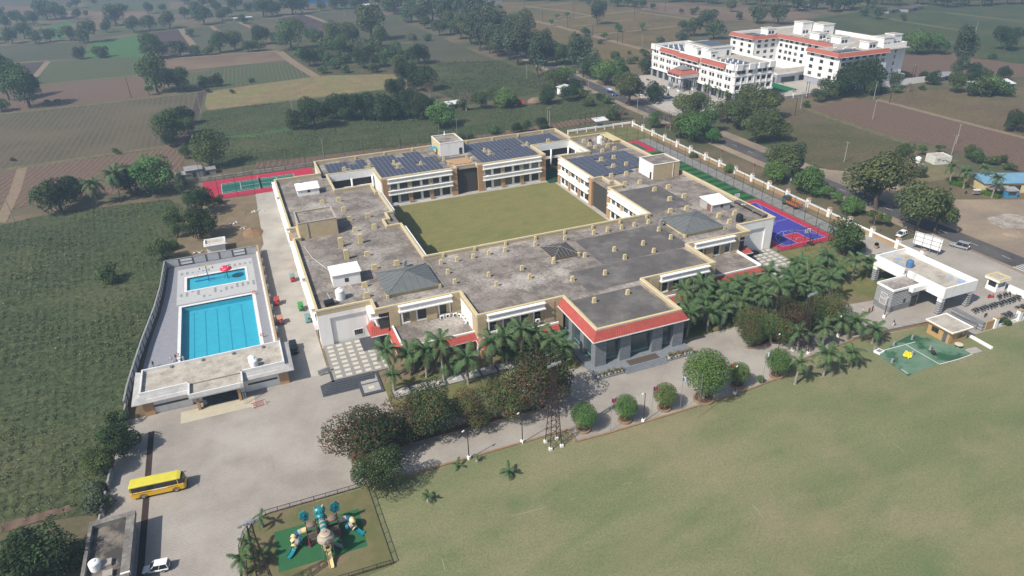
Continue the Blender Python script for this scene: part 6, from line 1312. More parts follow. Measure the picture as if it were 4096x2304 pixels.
def car(loc, rz, label, paint, L=3.7, Wd=1.55, H=1.5, suv=False, spare=False):
    t = thing('parked_car', label, 'car', loc, rz); h = Wd/2; b = H*.52 if not suv else H*.5
    m = loft(MB(), [(-L/2,h*.86,.32,b*.95),(-L*.46,h*.97,.24,b),(-L*.2,h,.22,b),(L*.14,h,.22,b*.98),(L*.30,h*.98,.22,b*.88 if not suv else b*.95),(L*.44,h*.92,.26,b*.78 if not suv else b*.88),(L/2,h*.78,.34,b*.66 if not suv else b*.8)]); m.build('body', paint, t, local=True)
    r0 = -L*.46 if suv else -L*.44; f0 = L*.10 if suv else L*.02; fb = L*.17 if suv else L*.24; rb = -L*.485 if suv else -L*.49
    m = MB(); m.add([(rb,-h*.93,b-.04),(rb,h*.93,b-.04),(fb,h*.93,b-.06),(fb,-h*.93,b-.06),(r0,-h*.78,H-.05),(r0,h*.78,H-.05),(f0,h*.76,H-.05),(f0,-h*.76,H-.05)], [(3,2,1,0),(4,5,6,7),(0,1,5,4),(1,2,6,5),(2,3,7,6),(3,0,4,7)]); m.build('windows', GLASS, t, local=True)
    loft(MB(), [(r0-.05,h*.74,H-.07,H-.02),(r0+.1,h*.80,H-.09,H),(f0-.25,h*.79,H-.09,H),(f0+.04,h*.73,H-.08,H-.03)], .05).build('roof', paint, t, local=True)
    for s in (-1,1):
        for (xa,xb_) in ((fb,f0),(rb,r0),((rb+fb)/2,(r0+f0)/2)): MB().bar((xa,s*h*.935,b-.05),(xb_,s*h*.785,H-.05),.07).build('pillar', paint, t, local=True)
        MB().box(L*.455,L*.5,s*h*.55-.16,s*h*.55+.16,b*.56,b*.72).build('headlight', WHITEP, t, local=True); MB().box(-L*.505,-L*.47,s*h*.7-.12,s*h*.7+.12,b*.62,b*.9).build('tail_light', RED, t, local=True)
        MB().cbox((L*.17,s*(h+.08),b*.98),(.12,.18,.12)).build('mirror', paint, t, local=True)
        for x in (-L*.31,L*.31): wheel(t, x, s*(h-.1), .30 if not suv else .36, .2)
    MB().box(L*.47,L*.515,-h*.7,h*.7,.26,.42).build('bumper', BLACKP, t, local=True); MB().box(-L*.515,-L*.47,-h*.8,h*.8,.28,.42).build('bumper', BLACKP, t, local=True)
    if spare: MB().tube([(-L*.5-.2,0,b*1.02),(-L*.5+.02,0,b*1.02)], .36, 14).build('spare_wheel', METALG, t, local=True)
    return t
SILVER = mat('silver_paint', (.36,.38,.40), rough=.3, metal=.3, spec=.5); CARW = mat('car_white', (.75,.76,.77), rough=.3, spec=.5); CARB = mat('car_black', (.018,.02,.025), rough=.25, spec=.6)
car((-23.5,87.0,.06), pi-.16, 'small white hatchback parked below the yellow bus', CARW, 3.7, 1.6, 1.5)
car((2.4,139.9,.065), -pi/2, 'black jeep parked in the lane behind the pool house', CARB, 4.0, 1.75, 1.75, True, True)
car((177.6,117.2,.085), 1.92, 'silver jeep with rear spare wheel driving past the entrance', SILVER, 4.6, 1.85, 1.9, True, True)
car((170.0,129.6,.08), -2.9, 'white car half hidden under the roadside tree', CARW, 3.8, 1.65, 1.5)
car((*(196.90,313.55),.09), 2.0, 'white car parked under a tree at the campus gate', CARW, 4.0, 1.7, 1.5)
car((*(195.02,303.02),.09), .5, 'white car behind the gate tree of the white campus', CARW, 4.0, 1.7, 1.5)
# school bus
t = thing('school_bus', 'yellow school bus with dark windows parked across the drain', 'bus', (-23.6,104.5,.06), -.09)
L_, h_ = 8.4, 1.12
loft(MB(), [(-4.2,.98,.5,1.55),(-4.1,1.08,.38,1.6),(-3.4,1.12,.36,1.62),(3.4,1.12,.36,1.62),(3.95,1.08,.36,1.55),(4.22,.95,.42,1.35)], .12).build('body', YELLOWP, t, local=True)
loft(MB(), [(-4.15,.96,1.5,2.55),(-4.0,1.06,1.5,2.6),(3.5,1.06,1.5,2.6),(3.95,.95,1.45,2.5),(4.1,.9,1.4,2.0)], .1).build('window_band', GLASS, t, local=True)
loft(MB(), [(-4.2,.95,2.35,2.72),(-4.0,1.09,2.42,2.88),(-1,1.1,2.45,2.93),(3.2,1.09,2.45,2.9),(3.7,.98,2.45,2.78)], .16).build('roof', YELROOF, t, local=True)
for k in range(8):
    for s in (-1,1): x = -3.95+k*1.02; MB().box(x-.05,x+.05,s*1.075-.02,s*1.075+.02,1.6,2.45).build('window_pillar', YELLOWP if k in (0,7) else FRAME, t, local=True)
for s in (-1,1): MB().box(-3.9,3.2,s*1.13-.01,s*1.13+.01,1.36,1.46).build('side_stripe', mat('stripe_maroon',(.22,.06,.08),rough=.5), t, local=True); MB().box(-.9,1.6,s*1.135-.012,s*1.135+.012,1.42,1.56).build('name_panel', WHITEP, t, local=True); MB().box(4.1,4.24,s*.7-.18,s*.7+.18,.75,.98).build('headlight', WHITEP, t, local=True); MB().box(-4.26,-4.15,s*.8-.12,s*.8+.12,.8,1.1).build('tail_light', RED, t, local=True)
for x in (-2.35,2.7):
    for s in (-1,1): wheel(t, x, s*.98, .45, .28); MB().tube([(x-.62,s*1.135,.42),(x-.45,s*1.135,.92),(x,s*1.135,1.08),(x+.45,s*1.135,.92),(x+.62,s*1.135,.42)], .05, 6).build('wheel_arch', BLACKP, t, local=True)
MB().box(3.95,4.3,-1.0,1.0,.36,.6).build('bumper', BLACKP, t, local=True); MB().bar((4.0,-1.15,2.2),(4.35,-1.35,2.0),.08).bar((4.0,1.15,2.2),(4.35,1.35,2.0),.08).build('mirror', BLACKP, t, local=True)
# tipper truck
t = thing('tipper_truck', 'orange tipper truck with a loaded bed parked along the boundary wall', 'truck', (158.2,160.6,.07), pi/2+.04); TEAL = mat('cab_teal',(.05,.15,.14),rough=.5); ORB = mat('truck_orange',(.46,.15,.035),(.38,.12,.03),2,.6)
loft(MB(), [(1.9,1.1,.7,2.2),(3.2,1.12,.7,2.2),(3.55,1.05,.75,2.0)], .1).build('cab', TEAL, t, local=True); loft(MB(), [(1.95,1.0,2.1,2.8),(2.9,1.0,2.1,2.8),(3.4,.95,2.05,2.2)], .08).build('cab_windows', GLASS, t, local=True); MB().box(1.8,3.1,-1.08,1.08,2.78,2.92).build('cab_roof', TEAL, t, local=True)
MB().box(-3.3,1.6,-1.15,1.15,.95,1.1).build('bed_floor', ORB, t, local=True)
for s in (-1,1):
    MB().box(-3.3,1.6,s*1.15-.05,s*1.15+.05,1.1,1.85).build('side_board', ORB, t, local=True)
    for k in range(6): x = -3.2+k*.94; MB().box(x,x+.1,s*1.2-.04,s*1.2+.04,1.0,1.9).build('side_rib', RUST, t, local=True)
MB().box(1.5,1.65,-1.15,1.15,1.1,2.7).build('head_board', mat('board_brown',(.22,.08,.05),rough=.7), t, local=True); MB().box(-3.35,-3.25,-1.1,1.1,1.1,1.85).build('tail_board', ORB, t, local=True)
m = MB(); n_ = 10; r = random.Random(5); vs = [(-3.2+4.7*i/n_, -1.08+2.16*j/6, 1.35+.35*sin(pi*j/6)*sin(pi*i/n_)+r.uniform(-.06,.06)) for i in range(n_+1) for j in range(7)]; m.add(vs, [(i*7+j,(i+1)*7+j,(i+1)*7+j+1,i*7+j+1) for i in range(n_) for j in range(6)]); m.build('load', SOILD, t, local=True)
MB().box(-3.2,3.2,-.4,.4,.6,.95).build('chassis', METALD, t, local=True)
for x in (-2.2,2.5):
    for s in (-1,1): wheel(t, x, s*.95, .5, .3, RUST)
# tractor with trailer
t = thing('tractor', 'blue tractor pulling a white trailer on the far road', 'tractor', (*(184.12,319.26),.08), -1.48)
loft(MB(), [(-.4,.3,.7,1.3),(.3,.35,.7,1.4),(1.5,.32,.75,1.3),(1.6,.28,.8,1.2)], .08).build('bonnet', BLUE, t, local=True); MB().box(-.9,-.3,-.4,.4,.8,1.2).build('seat', BLACKP, t, local=True); MB().tube([(-.2,0,1.3),(-.35,0,1.6)], .2, 10).build('steering_wheel', BLACKP, t, local=True)
for s in (-1,1): wheel(t, -.7, s*.75, .75, .4, mat('rim_cream',(.6,.55,.4),rough=.5)); wheel(t, 1.2, s*.65, .42, .25, MATS['rim_cream']); MB().tube([(-1.4,s*.75,1.2),(-.7,s*.75,1.6),(-.1,s*.75,1.3)], .12, 6).build('mudguard', BLUE, t, local=True)
t = thing('farm_trailer', 'white sided trailer hitched behind the blue tractor on the road', 'trailer', (*(185.63,325.61),.08), -1.48); t.location.y += 2.5; WM[t.name] = Matrix.Translation(t.location)
MB().box(-2,2,-1,1,.9,1.05).build('floor', BLUE, t, local=True)
for a,b,c,d in ((-2,2,-1.02,-.95),(-2,2,.95,1.02),(-2,-1.93,-.95,.95),(1.93,2,-.95,.95)): MB().box(a,b,c,d,1.05,1.75).build('side', BLUE if c < -1 else CARW, t, local=True)
for s in (-1,1): wheel(t, -.6, s*.8, .45, .25)
MB().bar((2,0,.8),(3.2,0,.7),.12).build('drawbar', METALD, t, local=True)
# children's train cars by the lane
def toy_car(loc, rz, label, paint, roof, loco=False):
    t = thing('toy_train_car', label, 'train car', loc, rz, 'toy train cars in the lane')
    loft(MB(), [(-1.0,.55,.25,.8),(-.9,.6,.22,.85),(.9,.6,.22,.85),(1.0,.55,.25,.75)], .08).build('tub', paint, t, local=True)
    for x in (-.8,.8):
        for y in (-.5,.5): MB().tube([(x,y,.8),(x,y,1.6)], .03, 6).build('post', METALG, t, local=True)
    loft(MB(), [(-1.05,.5,1.55,1.62),(-.9,.64,1.56,1.75),(.9,.64,1.56,1.75),(1.05,.5,1.55,1.62)], .1).build('canopy', roof, t, local=True)
    for x in (-.35,.35): MB().box(x-.15,x+.15,-.5,.5,.5,.75).build('bench', BLACKP, t, local=True)
    for x in (-.65,.65):
        for s in (-1,1): wheel(t, x, s*.52, .2, .12)
    if loco: MB().tube([(1.0,0,.85),(1.5,0,.85)], .38, 14).build('boiler', paint, t, local=True); MB().tube([(1.5,0,.85),(1.54,0,.85)], .26, 12).build('nose_plate', BLUE, t, local=True)
RT = mat('toy_red_paint',(.42,.06,.05),rough=.45); TL = mat('teal_canopy',(.16,.30,.28),rough=.5); GR = mat('toy_green',(.06,.28,.06),rough=.5)
toy_car((1.1,163.5,.065), 1.45, 'red train car with a red roof beside the pool wall', RT, RT); toy_car((.9,153.6,.065), -1.5, 'red engine of the toy train beside the pool wall', RT, mat('toy_peach',(.5,.22,.13),rough=.5), True)
toy_car((6.2,175.0,.065), -1.5, 'small red cart with teal canopy in the lane', RED, TL); toy_car((6.2,158.2,.065), -1.5, 'green engine of the toy train against the school wall', GR, GR, True); toy_car((7.0,151.6,.065), 1.57, 'teal train car against the school wall', TL, TL)
# motorbikes: one built, the rest copied
def bike_proto():
    t = thing('motorbike', 'x', 'motorbike', (0,0,0))
    for x in (-.62,.66):
        w_ = MB(); ring(w_, (x,0,.3), .25, .055, 16, 6); o = w_.build('wheel', RUBBER, t, local=True); MB().tube([(x,-.05,.3),(x,.05,.3)], .17, 10).build('rim', METALG, o, local=True)
    loft(MB(), [(-.75,.09,.55,.68),(-.4,.14,.5,.72),(.05,.15,.5,.8),(.3,.13,.55,.85),(.42,.08,.6,.78)], .05).build('body', BLACKP, t, local=True)
    MB().box(-.72,.0,-.13,.13,.72,.8).build('seat', RUBBER, t, local=True); MB().box(-.22,.22,-.14,.14,.22,.5).build('engine', METALG, t, local=True)
    MB().tube([(.66,.08,.3),(.42,.08,.92)], .03, 6).tube([(.66,-.08,.3),(.42,-.08,.92)], .03, 6).build('fork', METALG, t, local=True); MB().tube([(.36,-.35,1.0),(.44,0,.95),(.36,.35,1.0)], .025, 6).build('handlebar', METALD, t, local=True)
    MB().tube([(-.1,-.17,.28),(-.8,-.18,.36)], .045, 7).build('exhaust', METALG, t, local=True); MB().ell((.5,0,.82),(.1,.1,.1),8,6).build('headlamp', WHITEP, t, local=True)
    return t
BK = bike_proto()
SP_ = [((149.6+k*1.02, 91.0+.12*sin(k*2.1), .06), 1.25+.1*sin(k*3.3)) for k in range(15)]
r = random.Random(9)
SP_ += [((160.6+k*.95, 93.2+.25*(k%2), .06), 1.0+r.uniform(-.2,.2)) for k in range(5)]+[((150.3,88.6,.06),.3),((153.9,86.8,.06),1.4),((154.9,86.7,.06),1.35),((155.9,86.9,.06),1.3),((159.6,87.8,.06),1.2),((160.6,87.6,.06),1.25),((161.6,87.9,.06),1.3),((164.9,91.6,.06),1.9),((166,88.8,.06),1.3)]
for k, (p, a) in enumerate(SP_):
    lb = 'motorbike, %s from the left in the long parked row behind the piered wall' % ordw2(k) if k < 15 else ('motorbike, %s from the left in the cluster by the guard kiosk' % ordw2(k-15) if k < 20 else 'stray motorbike, %s from the left near the grille wall' % ordw2(k-20))
    if k == 0: BK.location = p; BK.rotation_euler = (0,0,a); BK['label'] = lb; BK['group'] = 'parked motorbikes'
    else: copy_tree(BK, p, a, lb, 'parked motorbikes')
for k, (c, a, lb) in enumerate((((192.89,295.21),.2,'motorbike at the campus gate, left of three'),((193.52,293.48),.3,'motorbike at the campus gate, middle of three'),((195.20,293.97),.2,'motorbike at the campus gate, right of three'),((214.30,149.86),.3,'motorbike standing alone before the eatery hedge'),((215.84,145.48),.2,'motorbike left of the eatery handcart'),((221.30,148.01),1.2,'dark motorbike beside the last ringed palm'))): copy_tree(BK, (*c,.08), a, lb, 'motorbikes elsewhere')
t = thing('scooter', 'red scooter parked apart from the black motorbikes', 'scooter', (159.4,94.2,.06), -.3)
for x in (-.55,.6): w_ = MB(); ring(w_, (x,0,.22), .17, .055, 14, 6); w_.build('wheel', RUBBER, t, local=True)
loft(MB(), [(-.8,.12,.35,.7),(-.4,.2,.3,.78),(-.05,.18,.3,.7),(.05,.16,.25,.34),(.35,.16,.25,.34),(.45,.17,.3,.9),(.6,.08,.5,.85)], .05).build('body', RED, t, local=True); MB().box(-.7,-.05,-.14,.14,.76,.84).build('seat', RUBBER, t, local=True); MB().tube([(.4,-.33,1.02),(.48,0,.95),(.4,.33,1.02)], .025, 6).build('handlebar', METALD, t, local=True)
t = thing('handcart', 'covered snack handcart in front of the eatery garden', 'cart', (217.42,143.19), -.35); MB().box(-1.1,1.1,-.5,.5,.7,.85).build('tray', METALG, t, local=True); MB().box(-1.2,1.2,-.6,.6,1.8,1.86).build('canopy', SHW, t, local=True)
for x in (-1,1):
    for y in (-.45,.45): MB().tube([(x,y,.0),(x,y,1.8)], .03, 6).build('leg', METALG, t, local=True)

# ------------------------------------------------------------------ people (one skinned figure in three poses)
def figure(name, J, E, R):
    me = bpy.data.meshes.new(name); me.from_pydata([Vector(p) for p in J], E, []); o = bpy.data.objects.new(name, me); COL.objects.link(o)
    sk = o.modifiers.new('skin', 'SKIN'); sv = me.skin_vertices[0].data if me.skin_vertices else None
    if sv is None: bpy.context.view_layer.update()
    return o
def person_mesh(pose, shirt, trouser, skin=(.20,.11,.07), hair=(.015,.012,.01)):
    """0 standing, 1 walking, 2 standing arms forward"""
    st = {0:(0,0), 1:(.22,-.24), 2:(.05,-.03)}[pose]
    J = [(0,0,.95),(0,0,1.15),(0,0,1.38),(0,0,1.48),(0,.01,1.62),(0,.0,1.73)]; Rr = [(.135,.11),(.125,.10),(.155,.105),(.05,.05),(.085,.10),(.055,.065)]; E = [(0,1),(1,2),(2,3),(3,4),(4,5)]
    def limb(root, pts, rs):
        p = root
        for q, rr in zip(pts, rs): J.append(q); Rr.append(rr); E.append((p,len(J)-1)); p = len(J)-1
    for s, dy in ((-1,st[0]),(1,st[1])):
        limb(0, [(s*.095,0,.88),(s*.10,dy*.55+.02,.5),(s*.10,dy,.10),(s*.10,dy+.14,.05)], [(.095,.095),(.068,.068),(.045,.05),(.045,.035)])
        if pose == 2: limb(2, [(s*.19,0,1.37),(s*.23,.12,1.13),(s*.17,.36,1.12),(s*.15,.46,1.13)], [(.055,.055),(.045,.045),(.034,.034),(.035,.025)])
        else: limb(2, [(s*.19,0,1.37),(s*.24,-dy*.35-.02,1.10),(s*.25,-dy*.7+.06,.85),(s*.25,-dy*.75+.08,.76)], [(.055,.055),(.045,.045),(.034,.034),(.036,.028)])
    me = bpy.data.meshes.new('person'); me.from_pydata(J, E, []); o = bpy.data.objects.new('figure_tmp', me); COL.objects.link(o)
    o.modifiers.new('skin', 'SKIN')
    for i, rr in enumerate(Rr): me.skin_vertices[0].data[i].radius = rr
    me.skin_vertices[0].data[0].use_root = True
    ss = o.modifiers.new('sub', 'SUBSURF'); ss.levels = 1
    dg = bpy.context.evaluated_depsgraph_get(); out = bpy.data.meshes.new_from_object(o.evaluated_get(dg)); bpy.data.objects.remove(o); out.name = 'person'
    out.materials.clear()
    for c, nm in ((shirt,'shirt_%.2f_%.2f_%.2f' % shirt),(trouser,'trouser_%.2f_%.2f_%.2f' % trouser),(skin,'skin_tone'),(hair,'hair_black')): out.materials.append(mat(nm, c, rough=.85))
    for p in out.polygons:
        c = p.center; armx = abs(c.x) > .19
        p.material_index = 3 if (c.z > 1.66 or (c.z > 1.55 and c.y < -.03)) else 2 if (c.z > 1.47 or (armx and c.z < 1.13) or (pose == 2 and c.y > .2 and c.z > 1)) else 0 if c.z > .93 else 3 if c.z < .07 else 1
        p.use_smooth = True
    return out
PW, PK, PR, PB, PG, PN = (.72,.72,.72),(.03,.03,.035),(.35,.05,.05),(.05,.07,.22),(.28,.28,.3),(.06,.06,.1)
PM = {}
def person(loc, rz, label, pose, shirt, trouser, group=None):
    key = (pose, shirt, trouser)
    if key not in PM: PM[key] = person_mesh(*key)
    o = bpy.data.objects.new('person', PM[key]); COL.objects.link(o); o.location = loc if len(loc) == 3 else (*loc,.06); o.rotation_euler = (0,0,rz); return tag(o, label, 'person', group)
person((*(-22.67,146.12),.06), .3, 'person in white walking along the pool edge, left of the lifebuoy', 1, PW, PW)
person((*(-21.88,146.39),.06), -1.2, 'person in dark shirt standing by the lifebuoy at the pool corner', 2, PK, PB)
person((*(-21.56,145.20),.06), 2.2, 'person in blue trousers bending by the pool corner', 2, PG, PB)
person((*(-20.26,145.24),.06), .5, 'person in white beside the pool edge, nearest the pool house', 0, PW, PW)
person((*(-26.32,145.69),.06), 1.0, 'person in dark clothes near the pool wall', 0, PK, PG)
person((*(126.31,100.96),.06), .4, 'person in white shirt left of the gatehouse group', 1, PW, PG)
person((*(127.76,100.49),.06), -.3, 'person in red shirt beside the striped guard room', 0, PR, PK)
person((*(129.08,100.80),.06), .1, 'person in dark clothes standing beside the red shirted person', 0, PN, PK)
person((*(128.27,94.05),.06), 1.2, 'person in dark top and pale trousers walking on the exit drive', 1, PN, PW)
person((*(237.72,170.22),.06), .2, 'person in white by the white tank, left of two', 0, PW, PK); person((*(238.43,169.87),.06), -.2, 'person in white by the white tank, right of two', 0, PW, PN)
for k, c in enumerate(((219.62,305.13),(220.74,305.35),(222.67,292.30),(223.48,292.64),(224.87,288.02),(224.20,285.34),(229.30,280.34),(255.69,279.87),(254.99,277.90),(257.00,282.34),(259.79,281.62),(279.06,307.41),(275.54,301.08),(276.12,300.76),(268.19,284.37),(268.60,284.14),(269.10,283.87))):
    person((*c,.1), k*1.3, 'person in dark clothes, %s from the left on the white campus grounds' % ordw2(k), k % 2, (PK,PN,PG)[k%3], (PK,PN)[k%2], 'people on the white campus')
# ------------------------------------------------------------------ playground
struct('play_lawn', MB().sheet([(-12,72),(9,74),(8.8,91.4),(-8,91.5),(-11.8,87.6)], .076), mat('play_grass',(.11,.12,.05),(.15,.135,.07),.3,1,c3=(.19,.15,.09),scale3=.2,fine=.15,spec=.05))
struct('play_mat', MB().sheet([(-6.8,87.5),(6.3,87.2),(6.1,79.0),(-6.9,79.3)], .082), mat('play_mat_green',(.028,.12,.045),(.025,.105,.04),.5,.9,fine=.08))
ps = thing('play_structure', 'playground climbing frame with teal beast head, tube slides and shell roof', 'playground', (.3,83,0))
PT_ = mat('play_teal',(.012,.20,.23),rough=.3,spec=.5); PTD = mat('play_teal_dark',(.02,.12,.20),rough=.35); PY_ = mat('play_cream',(.66,.52,.26),rough=.35); PBR = mat('play_brown',(.21,.15,.12),(.17,.12,.1),2,.7); PDB = mat('play_dark_brown',(.06,.045,.04),rough=.8); PLB = mat('play_pale_stone',(.42,.36,.29),(.36,.3,.25),2,.6); PPK = mat('play_magenta',(.28,.02,.10),rough=.5); PGY = mat('play_clear_grey',(.38,.36,.33),rough=.3)
for x0 in (-2.0,1.2):        # two towers
    for dx in (0,1.5):
        for dy in (0,1.5): MB().tube([(x0+dx,82.6+dy,.08),(x0+dx,82.6+dy,3.6)], .07, 8).build('tower_post', PDB, ps)
    MB().box(x0,x0+1.5,82.6,84.1,1.45,1.6).build('platform', PDB, ps)
    MB().box(x0+.05,x0+1.45,82.5,82.6,1.6,2.5).build('carved_panel', PBR, ps); MB().box(x0+.1,x0+1.4,82.46,82.52,.5,1.35).build('lattice_panel', PBR, ps)
    for k in range(5): MB().box(x0+.3+k*.2,x0+.36+k*.2,82.42,82.47,.6,1.2).build('slot', PDB, ps)
    MB().ell((x0+.75,83.3,3.5),(.75,.7,.5),10,6).build('rock_roof', PBR, ps)
    MB().tube([(x0+(.1 if x0 < 0 else 1.4),82.3,.2),(x0+(.0 if x0 < 0 else 1.5),82.4,1.6)], [.22,.08], 8).build('magenta_prop', PPK, ps)
MB().box(-.5,1.2,83.4,84.4,1.45,1.6).build('platform', PDB, ps)
# beast head with two horns and jaw
hd = MB(); hd.ell((.35,84.9,4.3),(.95,.8,.75),12,8); hb = hd.build('beast_head', PT_, ps, smooth=False)
MB().ell((.35,84.2,3.9),(.62,.6,.42),10,6).build('snout', PT_, hb)
for s in (-1,1):
    MB().tube([(.35+s*.45,84.9,4.8),(.35+s*.62,84.8,5.2),(.35+s*.7,84.55,5.5)], [.15,.11,.03], 8).build('horn', PY_, hb); MB().ell((.35+s*.55,84.3,3.5),(.28,.3,.5),8,6).build('jaw', PT_, hb); MB().ell((.35+s*.42,84.25,4.5),(.13,.12,.13),8,6).build('eye', PDB, hb)
    # scalloped wing shields
    cxw = .35+s*2.3; m = MB(); n = 18; P = [((1+.13*sin(6*a))*.95*cos(a)*.75, (1+.13*sin(6*a))*1.05*sin(a)) for a in [2*pi*i/n for i in range(n)]]
    vs = [(cxw+p[0], 84.9+.12*s*0, 3.9+p[1]) for p in P]+[(cxw+p[0]*.96+s*.1, 85.15, 3.9+p[1]*.96) for p in P]
    m.add(vs, [tuple(range(n)), tuple(range(n,2*n))[::-1]]+[(i,n+i,n+(i+1)%n,(i+1)%n) for i in range(n)]); wv = m.build('wing_shield', PT_, ps); MB().ell((cxw,84.86,4.1),(.25,.1,.32),10,6).build('porthole', PTD, wv); MB().ell((cxw-.1,84.86,3.4),(.14,.08,.16),8,6).build('porthole', PTD, wv)
    MB().tube([(.35+s*.75,83.9,2.6),(.35+s*.95,83.6,3.3),(.35+s*.7,83.3,3.5)], [.16,.14,.05], 8).build('claw', PY_, ps)
# ribbed crawl tunnel
for k in range(9):
    y = 84.1-k*.34; z = 3.0+.45*sin(pi*k/9); MB().tube([(.45,y,z),(.45,y-.34,3.0+.45*sin(pi*(k+1)/9))], .52, 14).build('tunnel_ring', (PT_,PLB)[k%2], ps)
# shell roof over the front tower
MB().lathe([(1.15,2.75),(1.3,2.95),(1.2,3.35),(.85,3.75),(.8,3.95),(.45,4.15),(.1,4.2)], (.45,80.3,0), 18).build('shell_roof', PLB, ps); MB().lathe([(.78,3.8),(.82,3.9),(.7,4.02)], (.45,80.3,0), 16).build('shell_rim', PY_, ps); MB().bar((.45,80.5,4.2),(.45,80.1,4.25),.34,.25).build('shell_block', PLB, ps)
for x in (-.35,1.2):
    for y in (79.5,81.0): MB().tube([(x,y,.05),(x,y,2.9)], .06, 8).build('tower_post', METALG, ps)
MB().box(-.35,1.2,79.5,81,1.4,1.52).build('platform', PDB, ps); MB().box(-.2,1.0,79.35,79.5,1.45,2.5).build('slide_arch', PY_, ps); MB().ell((.4,79.33,2.0),(.3,.05,.35),10,6).build('arch_hole', PDB, ps)
def chute(pts, w, m, name='slide'):
    pts = [Vector(p) for p in pts]; mb = MB(); vs = []; prof = [(-w/2,.22),(-w/2+.06,.0),(w/2-.06,.0),(w/2,.22),(w/2+.05,.22),(w/2-.02,-.06),(-w/2+.02,-.06),(-w/2-.05,.22)]; N = len(prof)
    for i, p in enumerate(pts):
        d = (pts[min(i+1,len(pts)-1)]-pts[max(i-1,0)]); d.z = 0; d.normalize(); s = Vector((-d.y,d.x,0))
        vs += [tuple(p+s*a+Vector((0,0,b))) for a, b in prof]
    mb.add(vs, [(i*N+j,i*N+(j+1)%N,(i+1)*N+(j+1)%N,(i+1)*N+j) for i in range(len(pts)-1) for j in range(N)]+[tuple(range(N))[::-1],tuple(range((len(pts)-1)*N,len(pts)*N))]); return mb.build(name, m, ps)
chute([(.4,79.4,1.55),(.42,78.9,1.35),(.42,78.2,.85),(.42,77.5,.35),(.42,76.9,.25)], .62, PY_)
# tube slides: left and right spirals
def tube_slide(mir):
    X = lambda x: .35+(x-.35)*(-1 if mir else 1)
    seg = [(-2.0,84.0,2.1),(-2.7,84.0,2.05),(-3.3,83.95,2.0),(-3.9,83.75,1.9),(-4.2,83.3,1.75),(-4.0,82.8,1.6),(-3.5,82.7,1.45),(-3.1,82.95,1.35),(-3.2,83.3,1.25),(-3.7,83.3,1.1),(-4.1,82.9,.95),(-4.3,82.5,.8)]
    cols = [PY_,PGY,PTD,PY_,PY_,PGY,PTD,PTD,PGY,PY_,PY_]
    for (a, b, c) in zip(seg, seg[1:], cols): MB().tube([(X(a[0]),a[1],a[2]),(X(b[0]),b[1],b[2])], .46, 14, False).build('tube_section', c, ps, smooth=True)
    chute([(X(-4.3),82.6,.65),(X(-4.5),82.2,.45),(X(-4.9),81.7,.28),(X(-5.3),81.4,.2)], .75, PT_)
    for x, y, z in ((-3.9,83.7,1.6),(-3.2,83.0,1.1),(-3.9,82.7,.9)): MB().tube([(X(x),y,.05),(X(x),y-.05,z)], .05, 6).build('support', METALG, ps)
tube_slide(False); tube_slide(True)
for k in range(6): MB().bar((1.3+k*.22,80.9-.03*k,1.4-k*.22),(1.3+k*.22,80.1-.03*k,1.4-k*.22),.2,.04).build('stair_tread', METALG, ps)
for y in (80.0,80.95): MB().tube([(1.2,y,2.2),(2.6,y-.1,.9),(2.6,y-.1,.05)], .035, 6).build('stair_rail', METALG, ps)
def rail_fence(label, pts, h=1.0):
    t = thing('railing', label, 'fence', (*pts[0],0))
    for a, b in zip(pts, pts[1:]):
        a, b = Vector((*a,0)), Vector((*b,0)); L = (b-a).length; n = max(1, round(L/2.0)); z = Vector((0,0,1))
        for zz_ in (.15,h): MB().bar(a+z*zz_, b+z*zz_, .07).build('rail', METALD, t)
        for k in range(n+1): c = a.lerp(b,k/n); MB().bar(c, c+z*(h+.05), .08).build('post', METALD, t)
        m = MB(); q = int(L/.22); [m.bar(a.lerp(b,k/q)+z*.15, a.lerp(b,k/q)+z*h, .03) for k in range(1,q)]; o = m.build('bars', METALD, t); o['kind'] = 'stuff'
rail_fence('dark low railing between the playground and paved yard', [(7.6,91.8),(-7.7,91.9),(-9.4,91.0),(-11.2,88.8),(-12.0,86),(-12.1,72)])
rail_fence('dark low railing between the playground and the lawn', [(8.7,90.6),(8.95,74.2)])
rail_fence('dark low railing on the near side of the playground', [(8.6,74.2),(-12,74.8)])
# ------------------------------------------------------------------ masts, lamps, flags, poles
def lattice_mast(loc, h, label, b0=1.1, top=.32):
    t = thing('floodlight_mast', label, 'mast', (*loc,0)); n = int(h/1.35)
    C4 = [(-1,-1),(1,-1),(1,1),(-1,1)]
    def cor(k, f): r_ = b0+(top-b0)*min(1,f*1.25); return Vector((C4[k][0]*r_, C4[k][1]*r_, .5+f*h))
    for k in range(4):
        MB().bar(cor(k,0), cor(k,.8), .11).build('leg', RUST, t, local=True); MB().bar(cor(k,.8), cor(k,1), .1).build('leg', RUST, t, local=True); MB().cbox((cor(k,0).x,cor(k,0).y,0),(.55,.55,.55)).build('footing', WHITE2, t, local=True)
        m = MB()
        for i in range(n):
            f0, f1 = i/n, (i+1)/n; m.bar(cor(k,f0), cor((k+1)%4,f1), .055); m.bar(cor(k,f1), cor((k+1)%4,f1), .055)
        o = m.build('bracing', RUST, t, local=True); o['kind'] = 'stuff'
    zt = .5+h
    MB().bar((-1.3,-.3,zt),(1.3,.3,zt),.12).build('head_bar', METALG, t, local=True); MB().box(-.35,.35,-.35,.35,zt-.1,zt+.1).build('head_plate', METALG, t, local=True)
    for x in (-1.1,-.4,.4,1.1): MB().cbox((x,-.25+x*.23,zt-.05),(.5,.25,.38)).build('floodlight', METALG, t, local=True)
